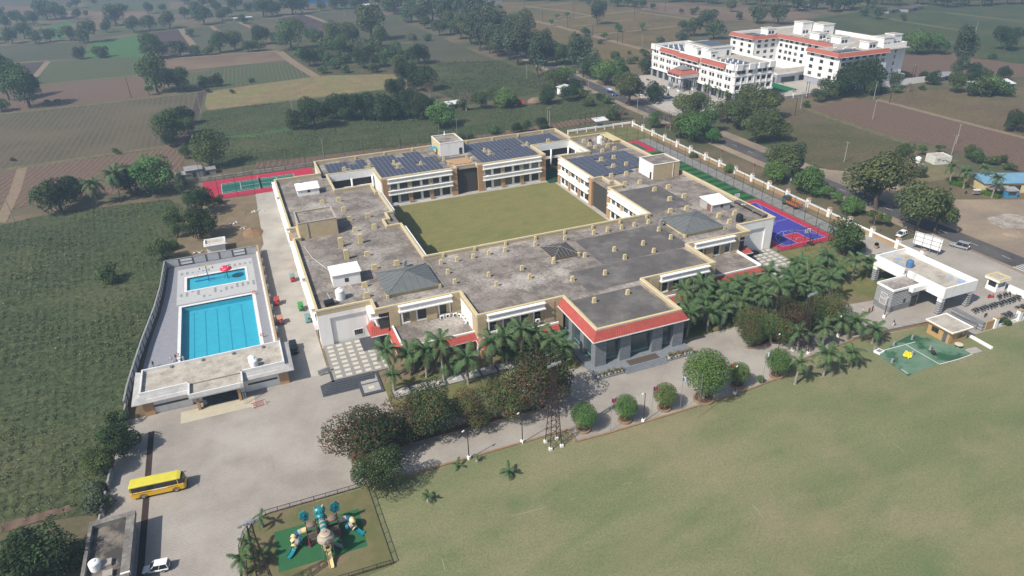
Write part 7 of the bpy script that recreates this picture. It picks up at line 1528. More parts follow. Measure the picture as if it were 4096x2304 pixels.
lattice_mast((41.6,88.6), 16.8, 'tall rusty lattice floodlight mast with white feet on the lawn'); lattice_mast((102.08,94.10), 13.6, 'rusty lattice floodlight mast among the right verge trees'); lattice_mast((-8.6,75.6), 14.0, 'dark lattice mast at the playground corner, bottom edge')
def lamp(loc, h, label, rz=0.):
    t = thing('lamp_post', label, 'lamp post', (*loc,0), rz, 'lamp posts along the drive'); MB().cbox((0,0,0),(.55,.55,.75)).build('footing', WHITE2, t, local=True)
    MB().tube([(0,0,.7),(0,0,h*.5),(0,0,h)], [.1,.08,.06], 8).build('pole', METALD, t, local=True); MB().bar((0,0,h),(-.9,0,h+.45),.06).build('arm', METALD, t, local=True); MB().cbox((-1.0,0,h+.42),(.5,.2,.1)).build('lamp_head', WHITEP, t, local=True)
for c, h, lb in (((59.5,87.6),6.6,'lamp post on the kerb between two ball trees'),((80.1,87.6),6.8,'lamp post on the kerb beside the orange flag'),((36.7,91.3),6.8,'lamp post on the kerb left of the lattice mast'),((26.5,91.1),6.4,'lamp post at the kerb second left of the mast'),((96.6,94.9),5.6,'lamp post beside the right lattice mast'),((113.9,95.7),5.2,'lamp post on the exit drive near the palms'),((129.4,97.7),5.2,'lamp post beside the striped guard room')): lamp(c, h, lb, .5)
def flag(loc, h, label, m, wave=0., z0=0., name='flagpole', group='flags'):
    t = thing(name, label, 'flag', (loc[0],loc[1],z0), wave, group); MB().tube([(0,0,0),(0,0,h)], .045, 6).build('pole', METALG, t, local=True)
    if m:
        vs = []; n = 8
        for i in range(n+1):
            for z in (h-.05,h-1.0): vs.append((.05+1.2*i/n, .16*sin(i*1.1), z-.03*i))
        mb = MB(); mb.add(vs, [(2*i,2*i+1,2*i+3,2*i+2) for i in range(n)]); o = mb.build('flag_cloth', m, t, local=True)
        MB().add([(.35+.3*cos(2*pi*k/10), .12, h-.55+.28*sin(2*pi*k/10)) for k in range(10)], [tuple(range(10))]).build('flag_emblem', mat('flag_dark',(.08,.02,.05),rough=.8), o, local=True)
FPK = mat('flag_magenta',(.45,.03,.18),rough=.8); FOR = mat('flag_orange',(.55,.1,.03),rough=.8); FWH = mat('flag_white',(.6,.66,.75),rough=.8); FRD = mat('flag_red',(.5,.03,.07),rough=.8)
for c, h, m, lb in (((52.7,87.8),7.3,FPK,'magenta flag on a thin pole beside the second ball tree'),((61.1,87.5),7.6,FPK,'drooping magenta flag beside the first lamp post'),((67.5,87.6),7.8,FWH,'white flag beside the largest ball tree'),((78.7,88.3),7.2,FOR,'orange flag on the kerb behind the small ball tree'),((86.8,87.9),7.8,FWH,'white flag on the kerb right of the porch steps'),((71.5,87.6),7.5,None,'bare steel flagpole in front of the largest ball tree'),((69.3,84.5),10.2,None,'tall bare flagpole standing on the lawn')): flag(c, h, lb, m, .3)
for y, m, lb in ((239.6,FRD,'red flag on the far boundary pier'),(256.5,FWH,'white flag near the boundary corner'),(203,FRD,'red flag on the boundary pier beside the turf strip'),(185,FRD,'red flag on the pier beyond the turf strip end'),(167.4,FWH,'white flag on the pier beside the orange truck'),(132.9,FRD,'red flag on the pier nearest the roadside car')): flag((162.4,y), 3.6, lb, m, .4, 2.9, group='flags on the boundary piers')
CFL = [(209.32,330.14),(209.58,329.15),(209.69,328.24),(210.62,326.90),(208.64,321.37),(208.49,319.83),(208.36,318.29)]
for k in range(7): flag(CFL[k], 4.5, 'small coloured flag, %s from the left in the campus forecourt row' % ordw2(k), (FPK,FOR,MATS['toy_yellow'],FWH,BLUE,FRD,FRD)[k], .2, group='campus flag row')
def epole(loc, h, label, m=TRUNKG, arms=1, group='utility poles'):
    t = thing('utility_pole', label, 'pole', (*loc,0), RND.uniform(0,3), group); MB().tube([(0,0,0),(0,0,h)], [.17,.11], 7).build('pole', m, t, local=True)
    for k in range(arms):
        MB().bar((-.8,0,h-.3-k*.8),(.8,0,h-.3-k*.8),.1).build('cross_arm', RUST, t, local=True)
        for x in (-.7,0,.7): MB().tube([(x,0,h-.3-k*.8),(x,0,h+.05-k*.8)], .05, 6).build('insulator', WHITEP, t, local=True)
CP = mat('concrete_pole',(.30,.285,.26),rough=.9)
EP = [((205.91,187.19),7.5,CP,'pale pole in the fallow beside the road'),((247.35,176.45),7.5,CP,'pale pole behind the white open tank'),((261.15,226.75),8,CP,'pale pole standing in the brown field'),((289.94,253.65),8.5,CP,'pale pole at the brown field corner near the hostel trees'),((246.87,255.51),8,CP,'pale pole at the fallow corner below the campus wall'),((235.86,246.89),8.5,RUST,'rusty pole in the fallow below the campus wall'),((290.91,245.10),8.5,RUST,'rusty pole right of the hostel trees'),((264.21,271.60),8,RUST,'rusty pole pair on the campus wall, left one'),((265.17,271.08),8,RUST,'rusty pole pair on the campus wall, right one'),((335.16,272.44),9,RUST,'rusty pole pair before the far soil, left one'),((336.28,271.81),9,RUST,'rusty pole pair before the far soil, right one'),((496.00,360.94),9,CP,'far pale pole in the green field, right'),((260.95,185.57),7.5,CP,'pale pole in the lower brown field'),
      ((162.24,383.16),8,CP,'pale pole at the tree belt end'),((129.92,284.03),8,CP,'twin white poles behind the school, left one'),((130.83,283.56),8,CP,'twin white poles behind the school, right one'),((-14.28,384.37),9,CP,'pale pole beside the dark soil strip'),((-49.67,441.17),11,RUST,'dark pole in the brown ploughed field'),((-72.33,256.88),9,CP,'leaning pale pole at the left field corner'),((31.01,284.86),7,CP,'pale pole behind the back wing'),((166.39,613.14),9,CP,'pale pole before the tree belt'),((121.01,741.07),9,CP,'pale pole in the far grey field'),((27.87,362.50),7,CP,'pale pole in the green field left of the mango row'),
      ((296.42,591.66),14,RUST,'tall thin mast on the dry plots, left'),((344.77,639.92),12,RUST,'thin pole at the top of the dry plots'),((268.48,596.36),11,RUST,'thin pole beside the plot track, left'),((280.40,665.88),10,RUST,'thin pole at the plot corner'),((346.35,572.44),11,RUST,'thin pole in the middle dry plot'),((271.65,436.68),9,CP,'pale pole left of the white campus'),((391.06,592.36),10,RUST,'thin pole at the right dry plot'),((269.16,504.84),9,RUST,'tripod like pole at the track crossing'),((267.71,463.63),9,RUST,'pole frame left leg on the dry plots'),((268.46,458.10),9,RUST,'pole frame right leg on the dry plots'),((269.75,550.04),9,RUST,'pole beside the umbrella tree on the plots'),((213.20,282.93),8,RUST,'rusty pole at the campus corner hut, left'),((214.21,282.38),8,RUST,'rusty pole at the campus corner hut, right'),((177.35,286.04),7,CP,'pale pole beside the tree shadow at the road bend'),((177.90,336.46),7,CP,'pale pole beside the road before the tractor')]
for c, h, m, lb in EP: epole(c, h, lb, m, 0 if m is RUST and h > 9.5 else 1)
for x, y, h, lb in ((66.0,236,6.5,'thin antenna pole on the white stair room, left'),(73.9,240,6.5,'thin antenna pole on the white stair room, right')):
    t = thing('antenna_pole', lb, 'antenna', (x,y,13.3)); MB().tube([(0,0,0),(0,0,h)], .06, 6).build('pole', METALG, t, local=True)
t = thing('signal_ball', 'white ball and beacon mast on the stair room roof', 'beacon', (69.2,240,12.9)); MB().tube([(0,0,0),(0,0,2.6)], .05, 6).build('pole', METALG, t, local=True); MB().ell((0,0,1.9),(.45,.45,.4),10,8).build('ball', WHITEP, t, smooth=True, local=True); MB().ell((0,0,2.8),(.25,.25,.25),8,6).build('beacon_head', WHITEP, t, smooth=True, local=True)
t = thing('satellite_dish', 'white satellite dish on the right roof edge ledge', 'dish', (129.02,149.03)+(8.6,)); MB().tube([(0,0,0),(0,0,.9)], .05, 6).build('post', METALG, t, local=True); MB().lathe([(.05,0),(.35,.06),(.6,.2),(.62,.22),(.36,.1),(.05,.04)], (0,0,.9), 14).build('dish', WHITEP, t, local=True)
t = thing('blue_awning', 'small blue sheet awning with air units on the back roof', 'awning', (64.69,238.68)+(8.6,))
for x in (-1.2,1.2): MB().tube([(x,0,0),(x,0,2.2)], .05, 6).build('post', METALG, t, local=True)
MB().add([(-1.6,-1,2.1),(1.6,-1,2.1),(1.6,1,2.5),(-1.6,1,2.5),(-1.6,-1,2.16),(1.6,-1,2.16),(1.6,1,2.56),(-1.6,1,2.56)], [(3,2,1,0),(4,5,6,7),(0,1,5,4),(1,2,6,5),(2,3,7,6),(3,0,4,7)]).build('sheet', mat('awning_blue',(.06,.28,.42),rough=.5), t, local=True)
# ------------------------------------------------------------------ pots and small things
POT = mat('pot_white',(.55,.52,.46),rough=.7); r = random.Random(21)
def pot(loc, label, s=1., dry=False):
    t = thing('potted_plant', label, 'potted plant', loc, 0, 'pots beside the entrance steps'); MB().lathe([(.2*s,0),(.3*s,.15*s),(.32*s,.45*s),(.36*s,.5*s),(.28*s,.5*s)], n=12).build('pot', POT, t, local=True)
    mb = MB(); vs=[];fs=[];col=[]
    for k in range(70):
        p = Vector((r.gauss(0,.22)*s, r.gauss(0,.22)*s, (.55+abs(r.gauss(.2,.22)))*s)); d = rdir0(r)*.13*s; e = d.cross(rdir0(r)).normalized()*.09*s; q = len(vs); vs += [tuple(p-d),tuple(p+e),tuple(p+d),tuple(p-e)]; fs.append((q,q+1,q+2,q+3)); g = r.uniform(.8,1.6); col += [(g*(2.0 if dry else 1.3),g*1.1,g,1)]*4
    mb.add(vs,fs); mb.c = col; mb.build('foliage', leaf_mat0, t, local=True)
def rdir0(r):
    while True:
        v = Vector((r.uniform(-1,1), r.uniform(-1,1), r.uniform(-1,1)))
        if .05 < v.length < 1: return v.normalized()
leaf_mat0 = mat('pot_leaf', (.07,.09,.035), (.09,.085,.05), 3, .85, attr=True)
for i in range(8): pot((58.5+i*.76,103.05,.42), 'white potted shrub, %s from the left, left of the entrance steps' % ordw2(i), r.uniform(.8,1.25), i%3 == 1)
for i in range(8): pot((75.3+i*.76,103.05,.42), 'white potted shrub, %s from the left, right of the entrance steps' % ordw2(i), r.uniform(.8,1.3), i%3 == 2)
t = thing('urn_planter', 'potted shrub standing alone on the gate paving', 'planter', (*(157.27,126.40),.06)); MB().lathe([(.35,0),(.5,.3),(.55,.8),(.6,.85),(.45,.85)], n=14).build('pot', BROWN, t, local=True); MB().ell((0,0,1.2),(.6,.6,.5),9,6).build('foliage', leaf_mat0, t, local=True)
for k, c in enumerate(((121.97,88.10),(116.28,83.39),(127.41,88.26),(122.31,83.72),(127.41,83.71),(116.55,88.20))):
    t = thing('net_post_block', 'grey concrete block, %s of six standing on the green practice mat' % ordw2(k), 'block', (*c,.08), .2, 'blocks on the practice mat'); MB().cbox((0,0,0),(.45,.45,.12)).build('foot', CONC2, t, local=True); MB().cbox((0,0,.12),(.38,.38,.9)).build('shaft', CONC2, t, local=True)
t = thing('yellow_tarp', 'crumpled yellow sheet lying on the green practice mat', 'tarp', (*(121.48,84.09),.09), .5); n = 9; r2 = random.Random(2)
mb = MB(); mb.add([(-1.3+2.6*i/n, -.8+1.6*j/n, .05+r2.uniform(0,.28)) for i in range(n+1) for j in range(n+1)], [(i*(n+1)+j,(i+1)*(n+1)+j,(i+1)*(n+1)+j+1,i*(n+1)+j+1) for i in range(n) for j in range(n)]); mb.build('sheet', mat('tarp_yellow',(.68,.58,.03),rough=.6), t, local=True)
t = thing('pitch_roller', 'dark lawn roller on the practice mat', 'roller', (*(126.53,82.23),.08), -.5); MB().tube([(0,-.5,.4),(0,.5,.4)], .4, 14).build('drum', METALD, t, local=True); MB().bar((0,-.55,.4),(-1.2,-.2,.9),.06).bar((0,.55,.4),(-1.2,.2,.9),.06).build('handle', METALD, t, local=True)
t = thing('chalk_box', 'white slatted box at the left corner of the practice mat', 'box', (*(116.98,87.37),.08), .2); MB().box(-.9,.9,-.7,.7,0,.4).build('box_body', WHITEP, t, local=True); MB().box(-.6,.6,-.45,.45,.4,.43).build('grate', CONC2, t, local=True)
t = thing('concrete_slab', 'pale concrete slab at the right corner of the practice mat', 'slab', (*(135.12,79.60),.08), -.1); MB().box(-1.3,1.3,-.9,.9,0,.3).build('slab_body', CONC, t, local=True); MB().box(-.8,-.6,-.1,.1,.3,.36).build('lifting_eye', METALG, t, local=True)
t = thing('stone_table', 'round pale stone table beside the tan hut door', 'table', (*(133.49,82.02),.08)); MB().tube([(0,0,0),(0,0,.7)], .25, 8).build('pedestal', BROWN, t, local=True); MB().lathe([(.75,.7),(.85,.74),(.85,.84),(.1,.86)], n=12).build('top', mat('table_stone',(.55,.5,.38),rough=.8), t, local=True)
for k, (c, s, lb) in enumerate((((0.37,231.10),3.0,'grey cable drum crate beside the lane rubble'),((-6.77,223.45),1.6,'pile of broken pale blocks on the waste ground behind the pool'),((-4.06,218.66),1.6,'scattered white blocks on the waste ground, right heap'),((-16.86,205.09),1.4,'small heap of stones behind the pool wall'))):
    t = thing('rubble_heap', lb, 'rubble', (*c,.05)); r3 = random.Random(40+k)
    for i in range(12): MB().cbox((r3.gauss(0,s*.5), r3.gauss(0,s*.35), 0),(r3.uniform(.3,.7),r3.uniform(.25,.5),r3.uniform(.2,.5)), r3.uniform(0,3)).build('block', (CONC,CONC2,WHITE)[i%3], t, local=True)
heap('soil_heap', (-1.42,214.00), 3.6, 1.3, mat('red_soil',(.26,.16,.09),(.2,.125,.07),.8,1,fine=.2), 5, .9, 1.3)
t = thing('haystack', 'rounded stack of dry stalks behind the school field', 'haystack', (141.58,324.66)); MB().lathe([(3.2,0),(3.4,.8),(2.8,1.9),(1.6,2.7),(.2,3.0)], n=14, sx=1.2, sy=.9).build('stack', mat('straw',(.26,.19,.12),(.16,.12,.08),2,1,fine=.35,fscale=5), t, local=True); MB().tube([(0,0,2.8),(0,0,3.4)], .08, 5).build('stake', TRUNK, t, local=True)
t = thing('red_tarp_cover', 'red tarpaulin cover beside the dark tree behind the school', 'tarp', (134.75,328.33)); MB().add([(-2.5,-1.2,0),(2.5,-1.2,0),(2.5,1.2,0),(-2.5,1.2,0),(-2.2,0,1.5),(2.2,0,1.4)], [(0,1,5,4),(2,3,4,5),(0,4,3),(1,2,5)]).build('cover', mat('tarp_red',(.4,.03,.05),rough=.7), t, local=True); MB().bar((-2.2,0,1.45),(2.2,0,1.38),.08).build('ridge_pole', TRUNK, t, local=True)
t = thing('gym_mats', 'stack of dark crash mats beside the right white wall', 'mats', (123.4,136.6,.62), .15); MB().box(-2.0,2.0,-.9,.9,0,.3).build('lower_mat', BLACKP, t, local=True); MB().box(-1.9,1.9,-.8,.85,.3,.55).build('upper_mat', mat('mat_dark',(.04,.045,.045),rough=.7), t, local=True)
t = thing('scaffold_tower', 'steel scaffold ladder frame behind the orange truck', 'scaffold', (157.6,155.6,.07), .3)
for x in (-.6,.6):
    for y in (-.9,.9): MB().tube([(x,y,0),(x,y,3.0)], .04, 6).build('upright', METALG, t, local=True)
for z in (.6,1.4,2.2,3.0):
    for x in (-.6,.6): MB().bar((x,-.9,z),(x,.9,z),.05).build('rung', METALG, t, local=True)
    MB().bar((-.6,.9,z),(.6,-.9,z),.04).build('brace', METALG, t, local=True)

# ------------------------------------------------------------------ vegetation
def leaf_mat(name, c1, c2, rnd=.16): return mat(name, c1, c2, .5, .85, attr=True, objrand=rnd, spec=.15, trans=.22)
L_GREEN = leaf_mat('leaf_green', (0.087,0.128,0.043), (0.065,0.102,0.038)); L_OLIVE = leaf_mat('leaf_olive', (0.102,0.122,0.048), (0.080,0.102,0.042)); L_DARK = leaf_mat('leaf_dark', (0.049,0.078,0.029), (0.038,0.064,0.026)); L_FRESH = leaf_mat('leaf_fresh', (0.090,0.171,0.049), (0.072,0.142,0.043))
L_RED = leaf_mat('leaf_copper', (0.210,0.099,0.058), (0.109,0.093,0.041), .08); L_DRY = leaf_mat('leaf_dry', (0.203,0.160,0.116), (0.145,0.116,0.087)); L_PALM = leaf_mat('leaf_palm', (0.070,0.128,0.052), (0.099,0.145,0.065), .12); L_FAR = leaf_mat('leaf_far', (0.075,0.109,0.046), (0.064,0.093,0.043), .2); L_PALMO = leaf_mat('leaf_palm_old', (0.217,0.174,0.072), (0.145,0.145,0.065), .12); L_BLUEG = leaf_mat('leaf_greygreen', (0.090,0.116,0.070), (0.072,0.099,0.058), .14)
def rdir(r):
    while True:
        v = Vector((r.uniform(-1,1), r.uniform(-1,1), r.uniform(-1,1)))
        if .05 < v.length < 1: return v.normalized()
def crown_mesh(name, m, seed, w, h, z0, n, leaf, lobes=9, flat=1.0, spots=None, dens_in=.22, lobe_r=(.34,.52), var=.38, lvar=.28):
    """leaf clumps spread over and inside a cluster of lobes; w width, h crown height, z0 underside"""
    r = random.Random(seed); mb = MB(); L = []
    for k in range(lobes):
        a = 2*pi*k/lobes+r.uniform(-.5,.5); d = r.uniform(.2,.68)*w/2 if k else 0; zz = r.uniform(.25,.72)*h if k else .62*h
        rr = r.uniform(*lobe_r)*w/2
        L.append((Vector((d*cos(a), d*sin(a), z0+zz)), rr, r.uniform(1-lvar,1+lvar)))
    vs = []; fs = []; col = []
    while len(fs) < n:
        c, rr, br = r.choice(L); d = rdir(r)
        if d.z < -.35 and r.random() < .7: continue
        k = r.uniform(.8,1.08) if r.random() > dens_in else r.uniform(.2,.8)
        p = c+Vector((d.x*rr*k, d.y*rr*k, d.z*rr*k*flat*min(1.0, h/w*1.3)))
        if p.z < z0-.1*h: continue
        if k > .8 and any((p-c2).length < r2*.72 for c2, r2, _ in L if c2 is not c) and r.random() < .8: continue
        nn = (d*1.1+rdir(r)*.9+Vector((0,0,.35))).normalized(); t = nn.cross(rdir(r)).normalized(); b = nn.cross(t); s_ = leaf*r.uniform(.6,1.3); q = leaf*r.uniform(.35,.8)
        i = len(vs); vs += [tuple(p-t*s_*.5), tuple(p+b*q*.5+t*s_*.05), tuple(p+t*s_*.5), tuple(p-b*q*.5-t*s_*.05)]; fs.append((i,i+1,i+2,i+3))
        g = br*r.uniform(1-var,1+var)
        cc = (g*r.uniform(.9,1.12), g, g*r.uniform(.85,1.1), 1)
        if spots and r.random() < spots[0]*(1.7 if br > 1 else .5): cc = tuple(x*r.uniform(.7,1.2) for x in spots[1])+(1,)
        col += [cc]*4
    mb.add(vs, fs); mb.c = col; return mb.mesh(name, m)
def trunk_mesh(name, m, seed, H, r0, lean=.06, forks=4, top=.62, w=4):
    r = random.Random(seed); mb = MB(); f = H*.38
    p = [Vector((0,0,-.1)), Vector((r.uniform(-1,1)*lean*H*.5, r.uniform(-1,1)*lean*H*.5, f*.5)), Vector((r.uniform(-1,1)*lean*H, r.uniform(-1,1)*lean*H, f))]
    mb.tube(p, [r0*1.25, r0, r0*.8], 7)
    for k in range(forks):
        a = 2*pi*k/forks+r.uniform(-.4,.4); e = p[2]+Vector((cos(a)*w*r.uniform(.2,.34), sin(a)*w*r.uniform(.2,.34), H*r.uniform(.25,.42)))
        mb.tube([p[2]-Vector((0,0,.1)), p[2].lerp(e,.5)+Vector((0,0,.25)), e], [r0*.6, r0*.38, r0*.12], 5)
    return mb.mesh(name, m)
PROTO = {}
def proto(kind, m, tm, seeds, w, h, z0, n, leaf, **k):
    PROTO[kind] = [(crown_mesh('crown', m, s, w, h, z0, n, leaf, **k), trunk_mesh('trunk', tm, s, z0+h*.8, w*.028, w=w), w) for s in seeds]
proto('broad', L_GREEN, TRUNK, (1,2,3,4), 8.0, 6.2, .9, 3600, .42)
proto('olive', L_OLIVE, TRUNK, (5,6,7), 9.0, 5.8, 1.6, 4200, .42, lobes=12)
proto('mango', L_DARK, TRUNK, (8,9,10), 8.0, 6.4, .3, 4200, .42, lobes=10)
proto('fresh', L_FRESH, TRUNK, (11,12), 8.0, 6.0, .7, 3800, .42)
proto('tall', L_BLUEG, TRUNK, (13,14,15), 6.5, 8.6, .8, 3200, .45, flat=1.5)
proto('far', L_FAR, TRUNK, (16,17,18,19,20), 8.0, 6.4, .4, 1500, .62)
proto('bush', L_GREEN, TRUNK, (21,22,23), 4.0, 2.4, .1, 1100, .34, lobes=7)
proto('greybush', L_BLUEG, TRUNK, (24,25), 4.0, 2.4, .1, 1100, .34, lobes=7)
proto('umbrella', L_FRESH, TRUNK, (26,27), 5.0, 2.2, 1.8, 1300, .36, lobes=7)
proto('dry', L_DRY, TRUNKG, (28,29), 8.0, 5.8, 1.8, 900, .34, lobes=10, dens_in=.5)
SPOT = (2.6,.95,1.0)
proto('copper', L_DARK, TRUNKG, (31,32), 8.0, 6.0, 1.0, 9000, .27, lobes=16, spots=(.38,(2.8,.95,1.5)))
proto('mixed', L_GREEN, TRUNKG, (33,34,35), 8.0, 5.8, 1.1, 8500, .27, lobes=15, spots=(.25,(2.0,.8,1.1)))
proto('verge', L_DARK, TRUNKG, (36,37), 8.0, 6.0, 1.0, 8500, .27, lobes=15, spots=(.05,(4.5,1.6,1.6)))
proto('flower', L_DARK, TRUNK, (38,), 8.0, 7.8, .3, 9000, .26, lobes=14, spots=(.07,(4.5,3.2,2.8)), flat=1.2)
proto('ball', leaf_mat('leaf_ball',(.125,.20,.058),(.105,.175,.05),.1), TRUNKG, (39,40), 4.0, 3.7, .75, 10500, .17, lobes=1, lobe_r=(.98,1.0), dens_in=.5, var=.2, lvar=.02)
def trees(name, what, area, group, items, cat='tree'):
    """items: (kind, (x,y,width)); labels count from the left as seen from the school front"""
    its = sorted(items, key=lambda it: atan2(it[1][0], it[1][1]))
    for k, (kind, (x,y,wd)) in enumerate(its):
        cr, tr, w0 = RND.choice(PROTO[kind]); s = wd/w0*(1.18 if kind == 'far' else 1.34 if kind in ('broad','mango','tall','fresh') else 1.38 if kind == 'olive' else 1.2); sz = s*RND.uniform(.95,1.15)
        lb = '%s, %s from the left %s' % (what.get(kind, what['*']), ordw(k), area) if len(its) > 1 else '%s %s' % (what.get(kind, what['*']), area)
        t = thing(name, lb, cat, (x,y,0), RND.uniform(0,6.28), group, (s,s,sz))
        instance('trunk', tr, t); instance('crown', cr, t)
W1_ = {'*':'green tree','far':'dark green tree','broad':'leafy green tree','tall':'tall grey green tree','mango':'dense dark tree','olive':'olive green tree','bush':'low bush','greybush':'grey green bush','dry':'bare brownish tree','fresh':'bright green tree','umbrella':'small umbrella shaped tree'}
FT = lambda l: [('far',p) for p in l]
trees('field_tree', W1_, 'in the far upper left fields', 'trees of the far left fields', FT([(-183.4,835.6,14.2),(-178.6,864.3,12.8),(-170.8,863.3,8.9),(-156.4,718.6,12.3),(-152.6,746.6,13.7),(-161.8,845.2,12.6),(-137.8,707.1,10.6),(-128.2,713.0,11.6),(-157.1,893.4,20.5),(-148.1,887.4,16.3),(-144.9,903.7,12.5),(-112.7,709.5,13.3),(-97.4,688.3,16.3),(-151.8,1013.8,7.0),(-142.6,1001.4,11.6),(-85.4,795.6,20.8),(-88.7,746.2,9.7),(-66.3,735.4,13.2),(-53.0,737.5,13.4),(-37.1,741.7,15.3),(-61.0,885.7,11.7),(-47.7,896.9,8.6),(-86.5,934.3,6.6),(-103.3,956.9,4.5),(-121.9,897.7,6.3),(-127.0,877.9,10.2),(-128.9,1040.3,7.3),(-206.7,1116.0,15.1),(-170.1,726.9,8.3),(-211.0,957.8,10.8),(-123.8,728.7,4.2),(-95.5,633.5,4.5)]))
trees('field_tree', W1_, 'in the upper middle fields', 'trees of the upper middle fields', FT([(-7.3,752.6,18.6),(9.2,774.2,11.5),(-19.4,676.3,6.7),(-5.9,922.4,10.1),(5.9,849.8,12.6),(26.1,856.2,17.0),(37.5,843.2,10.5),(-26.2,972.8,12.9),(26.4,738.5,8.3),(2.9,939.6,10.4),(48.0,778.7,19.7),(62.2,787.3,14.0),(76.3,782.4,23.0),(107.5,799.8,10.4),(122.8,804.5,14.7),(132.9,802.7,12.6),(141.3,791.6,13.5),(151.4,811.0,16.0),(77.0,852.6,16.3),(92.0,820.8,12.6),(-13.0,815.2,15.0),(-25.0,814.3,10.9),(15.9,804.8,10.0)]))
trees('field_tree', W1_, 'along the ploughed field edges', 'trees along the ploughed field edges', [('broad',(-44.1,570.5,14.0)),('broad',(-37.9,580.3,7.9)),('far',(-25.9,573.3,12.8)),('broad',(1.0,576.0,13.1)),('broad',(11.8,584.3,11.1)),('mango',(31.8,598.1,11.5)),('far',(42.4,591.8,9.9)),('bush',(51.4,614.2,5.6)),('mango',(-93.8,601.8,7.1)),('broad',(-36.5,449.7,16.9)),('mango',(-26.0,445.4,12.9)),('mango',(-11.2,450.4,6.3)),('mango',(-4.7,449.8,6.4)),('broad',(-98.9,443.9,17.4)),('tall',(-113.2,469.4,12.7)),('fresh',(-126.0,529.7,13.5)),('fresh',(-115.8,514.4,9.6)),('mango',(-21.3,363.2,8.9)),('broad',(-26.3,333.0,11.7)),('broad',(-19.9,345.4,6.7)),('umbrella',(-90.1,444.1,3.2)),('umbrella',(-85.7,443.0,3.2)),('umbrella',(-40.4,443.4,5.0)),('bush',(-17.5,335.3,3.9)),('bush',(-9.8,435.1,3.3)),('bush',(2.5,425.6,2.8)),('bush',(14.2,451.7,3.5)),('bush',(-110.5,440.4,8.3)),('bush',(-79.6,600.3,10.8)),('bush',(-81.9,610.9,8.0)),('bush',(-15.3,571.6,8.6)),('bush',(-7.3,569.2,7.9)),('bush',(27.5,569.9,8.8)),('bush',(20.1,569.5,9.5))])
trees('scrub_tree', W1_, 'in the thicket behind the yellow field', 'thicket behind the yellow field', [('fresh',(69.4,591.7,9.3)),('dry',(82.6,612.6,9.7)),('broad',(50.0,561.3,18.3)),('broad',(81.0,542.7,14.5)),('olive',(111.3,571.5,22.4)),('broad',(95.1,559.6,12.8)),('broad',(111.2,539.5,11.8)),('mango',(52.7,485.6,10.3)),('broad',(76.6,508.5,11.6)),('dry',(86.8,477.7,11.7)),('mango',(83.3,460.5,11.3)),('mango',(118.2,457.5,11.6)),('olive',(99.1,433.6,9.1)),('bush',(69.8,452.0,6.1)),('bush',(57.3,457.4,6.8)),('bush',(61.2,509.0,10.1)),('bush',(64.9,486.4,11.1)),('bush',(84.8,512.5,11.1)),('bush',(101.5,502.6,13.1)),('bush',(102.4,476.6,11.8)),('bush',(113.8,504.3,11.1)),('bush',(93.8,462.0,9.5)),('bush',(114.2,477.9,10.0)),('bush',(51.7,523.1,8.9)),('bush',(72.5,547.8,10.9)),('bush',(96.8,523.6,12.1)),('bush',(109.7,445.4,7.5)),('bush',(66.7,470.0,9.5)),('fresh',(79.5,563.9,9.0)),('bush',(73.5,583.6,10.8)),('bush',(75.6,484.1,10.5)),('bush',(85.6,444.8,7.3))])
trees('orchard_tree', W1_, 'in the mango row behind the school', 'mango row behind the school', [('mango',(100.1,423.0,8.3)),('mango',(94.6,394.9,10.1)),('mango',(99.4,380.9,12.5)),('dry',(96.8,358.5,8.3)),('mango',(80.9,364.6,9.3)),('mango',(47.6,339.3,11.3)),('mango',(57.1,332.2,10.8)),('mango',(67.3,326.9,11.2)),('mango',(75.8,326.5,7.5)),('mango',(34.0,328.6,11.3)),('mango',(26.3,330.8,8.2)),('mango',(42.9,341.8,6.6)),('mango',(83.0,320.7,9.8)),('fresh',(86.3,304.3,11.7)),('mango',(84.6,350.5,8.0)),('broad',(50.6,334.7,6.6)),('dry',(106.1,326.5,8.2)),('broad',(104.7,328.4,4.4)),('broad',(114.0,326.8,6.8)),('olive',(122.9,332.4,7.5)),('fresh',(125.1,323.1,8.8)),('bush',(140.6,556.2,6.1)),('bush',(149.1,547.1,6.8)),('dry',(139.6,554.0,4.6)),('bush',(88.0,281.2,3.8)),('bush',(91.7,280.1,3.0)),('bush',(103.6,281.7,5.2)),('bush',(85.6,283.3,3.0))])
BELT = [(161.2,762.6,15.3),(167.5,724.9,19.5),(166.1,658.5,18.0),(170.4,644.2,15.0),(182.3,644.0,19.5),(181.5,608.2,16.9),(176.2,572.3,15.2),(174.3,541.0,15.3),(173.3,514.6,16.1),(169.6,484.9,15.3),(186.5,514.4,14.8),(217.1,617.4,16.6),(210.7,572.7,13.9),(173.4,457.9,13.4),(173.9,441.0,14.3),(190.6,506.6,13.2),(187.8,483.4,14.1),(213.8,716.4,15.8),(208.2,666.7,13.9),(175.7,793.8,19.1),(181.5,748.5,19.2),(194.3,749.5,18.3),(195.7,710.2,17.5),(214.3,745.6,17.4),(196.9,598.3,16.0),(192.2,562.2,16.0),(166.3,749.2,13.0),(165.8,611.5,10.1),(165.4,566.9,10.3),(171.5,470.0,10.9),
        (172.1,420.6,14.3),(208.6,500.9,17.6),(189.0,468.6,13.7),(192.2,453.3,14.1),(169.5,383.9,12.8),(186.1,410.7,11.7),(193.9,409.9,11.2),(199.1,410.7,11.9),(185.1,428.5,12.1),(191.2,378.2,11.7),(192.0,369.6,12.6),(193.1,359.6,11.2),(204.6,441.7,11.3)]
trees('belt_tree', W1_, 'in the tree belt', 'tree belt lining the road', [(('tall','broad','far','olive','tall')[i%5],p) for i,p in enumerate(BELT)])
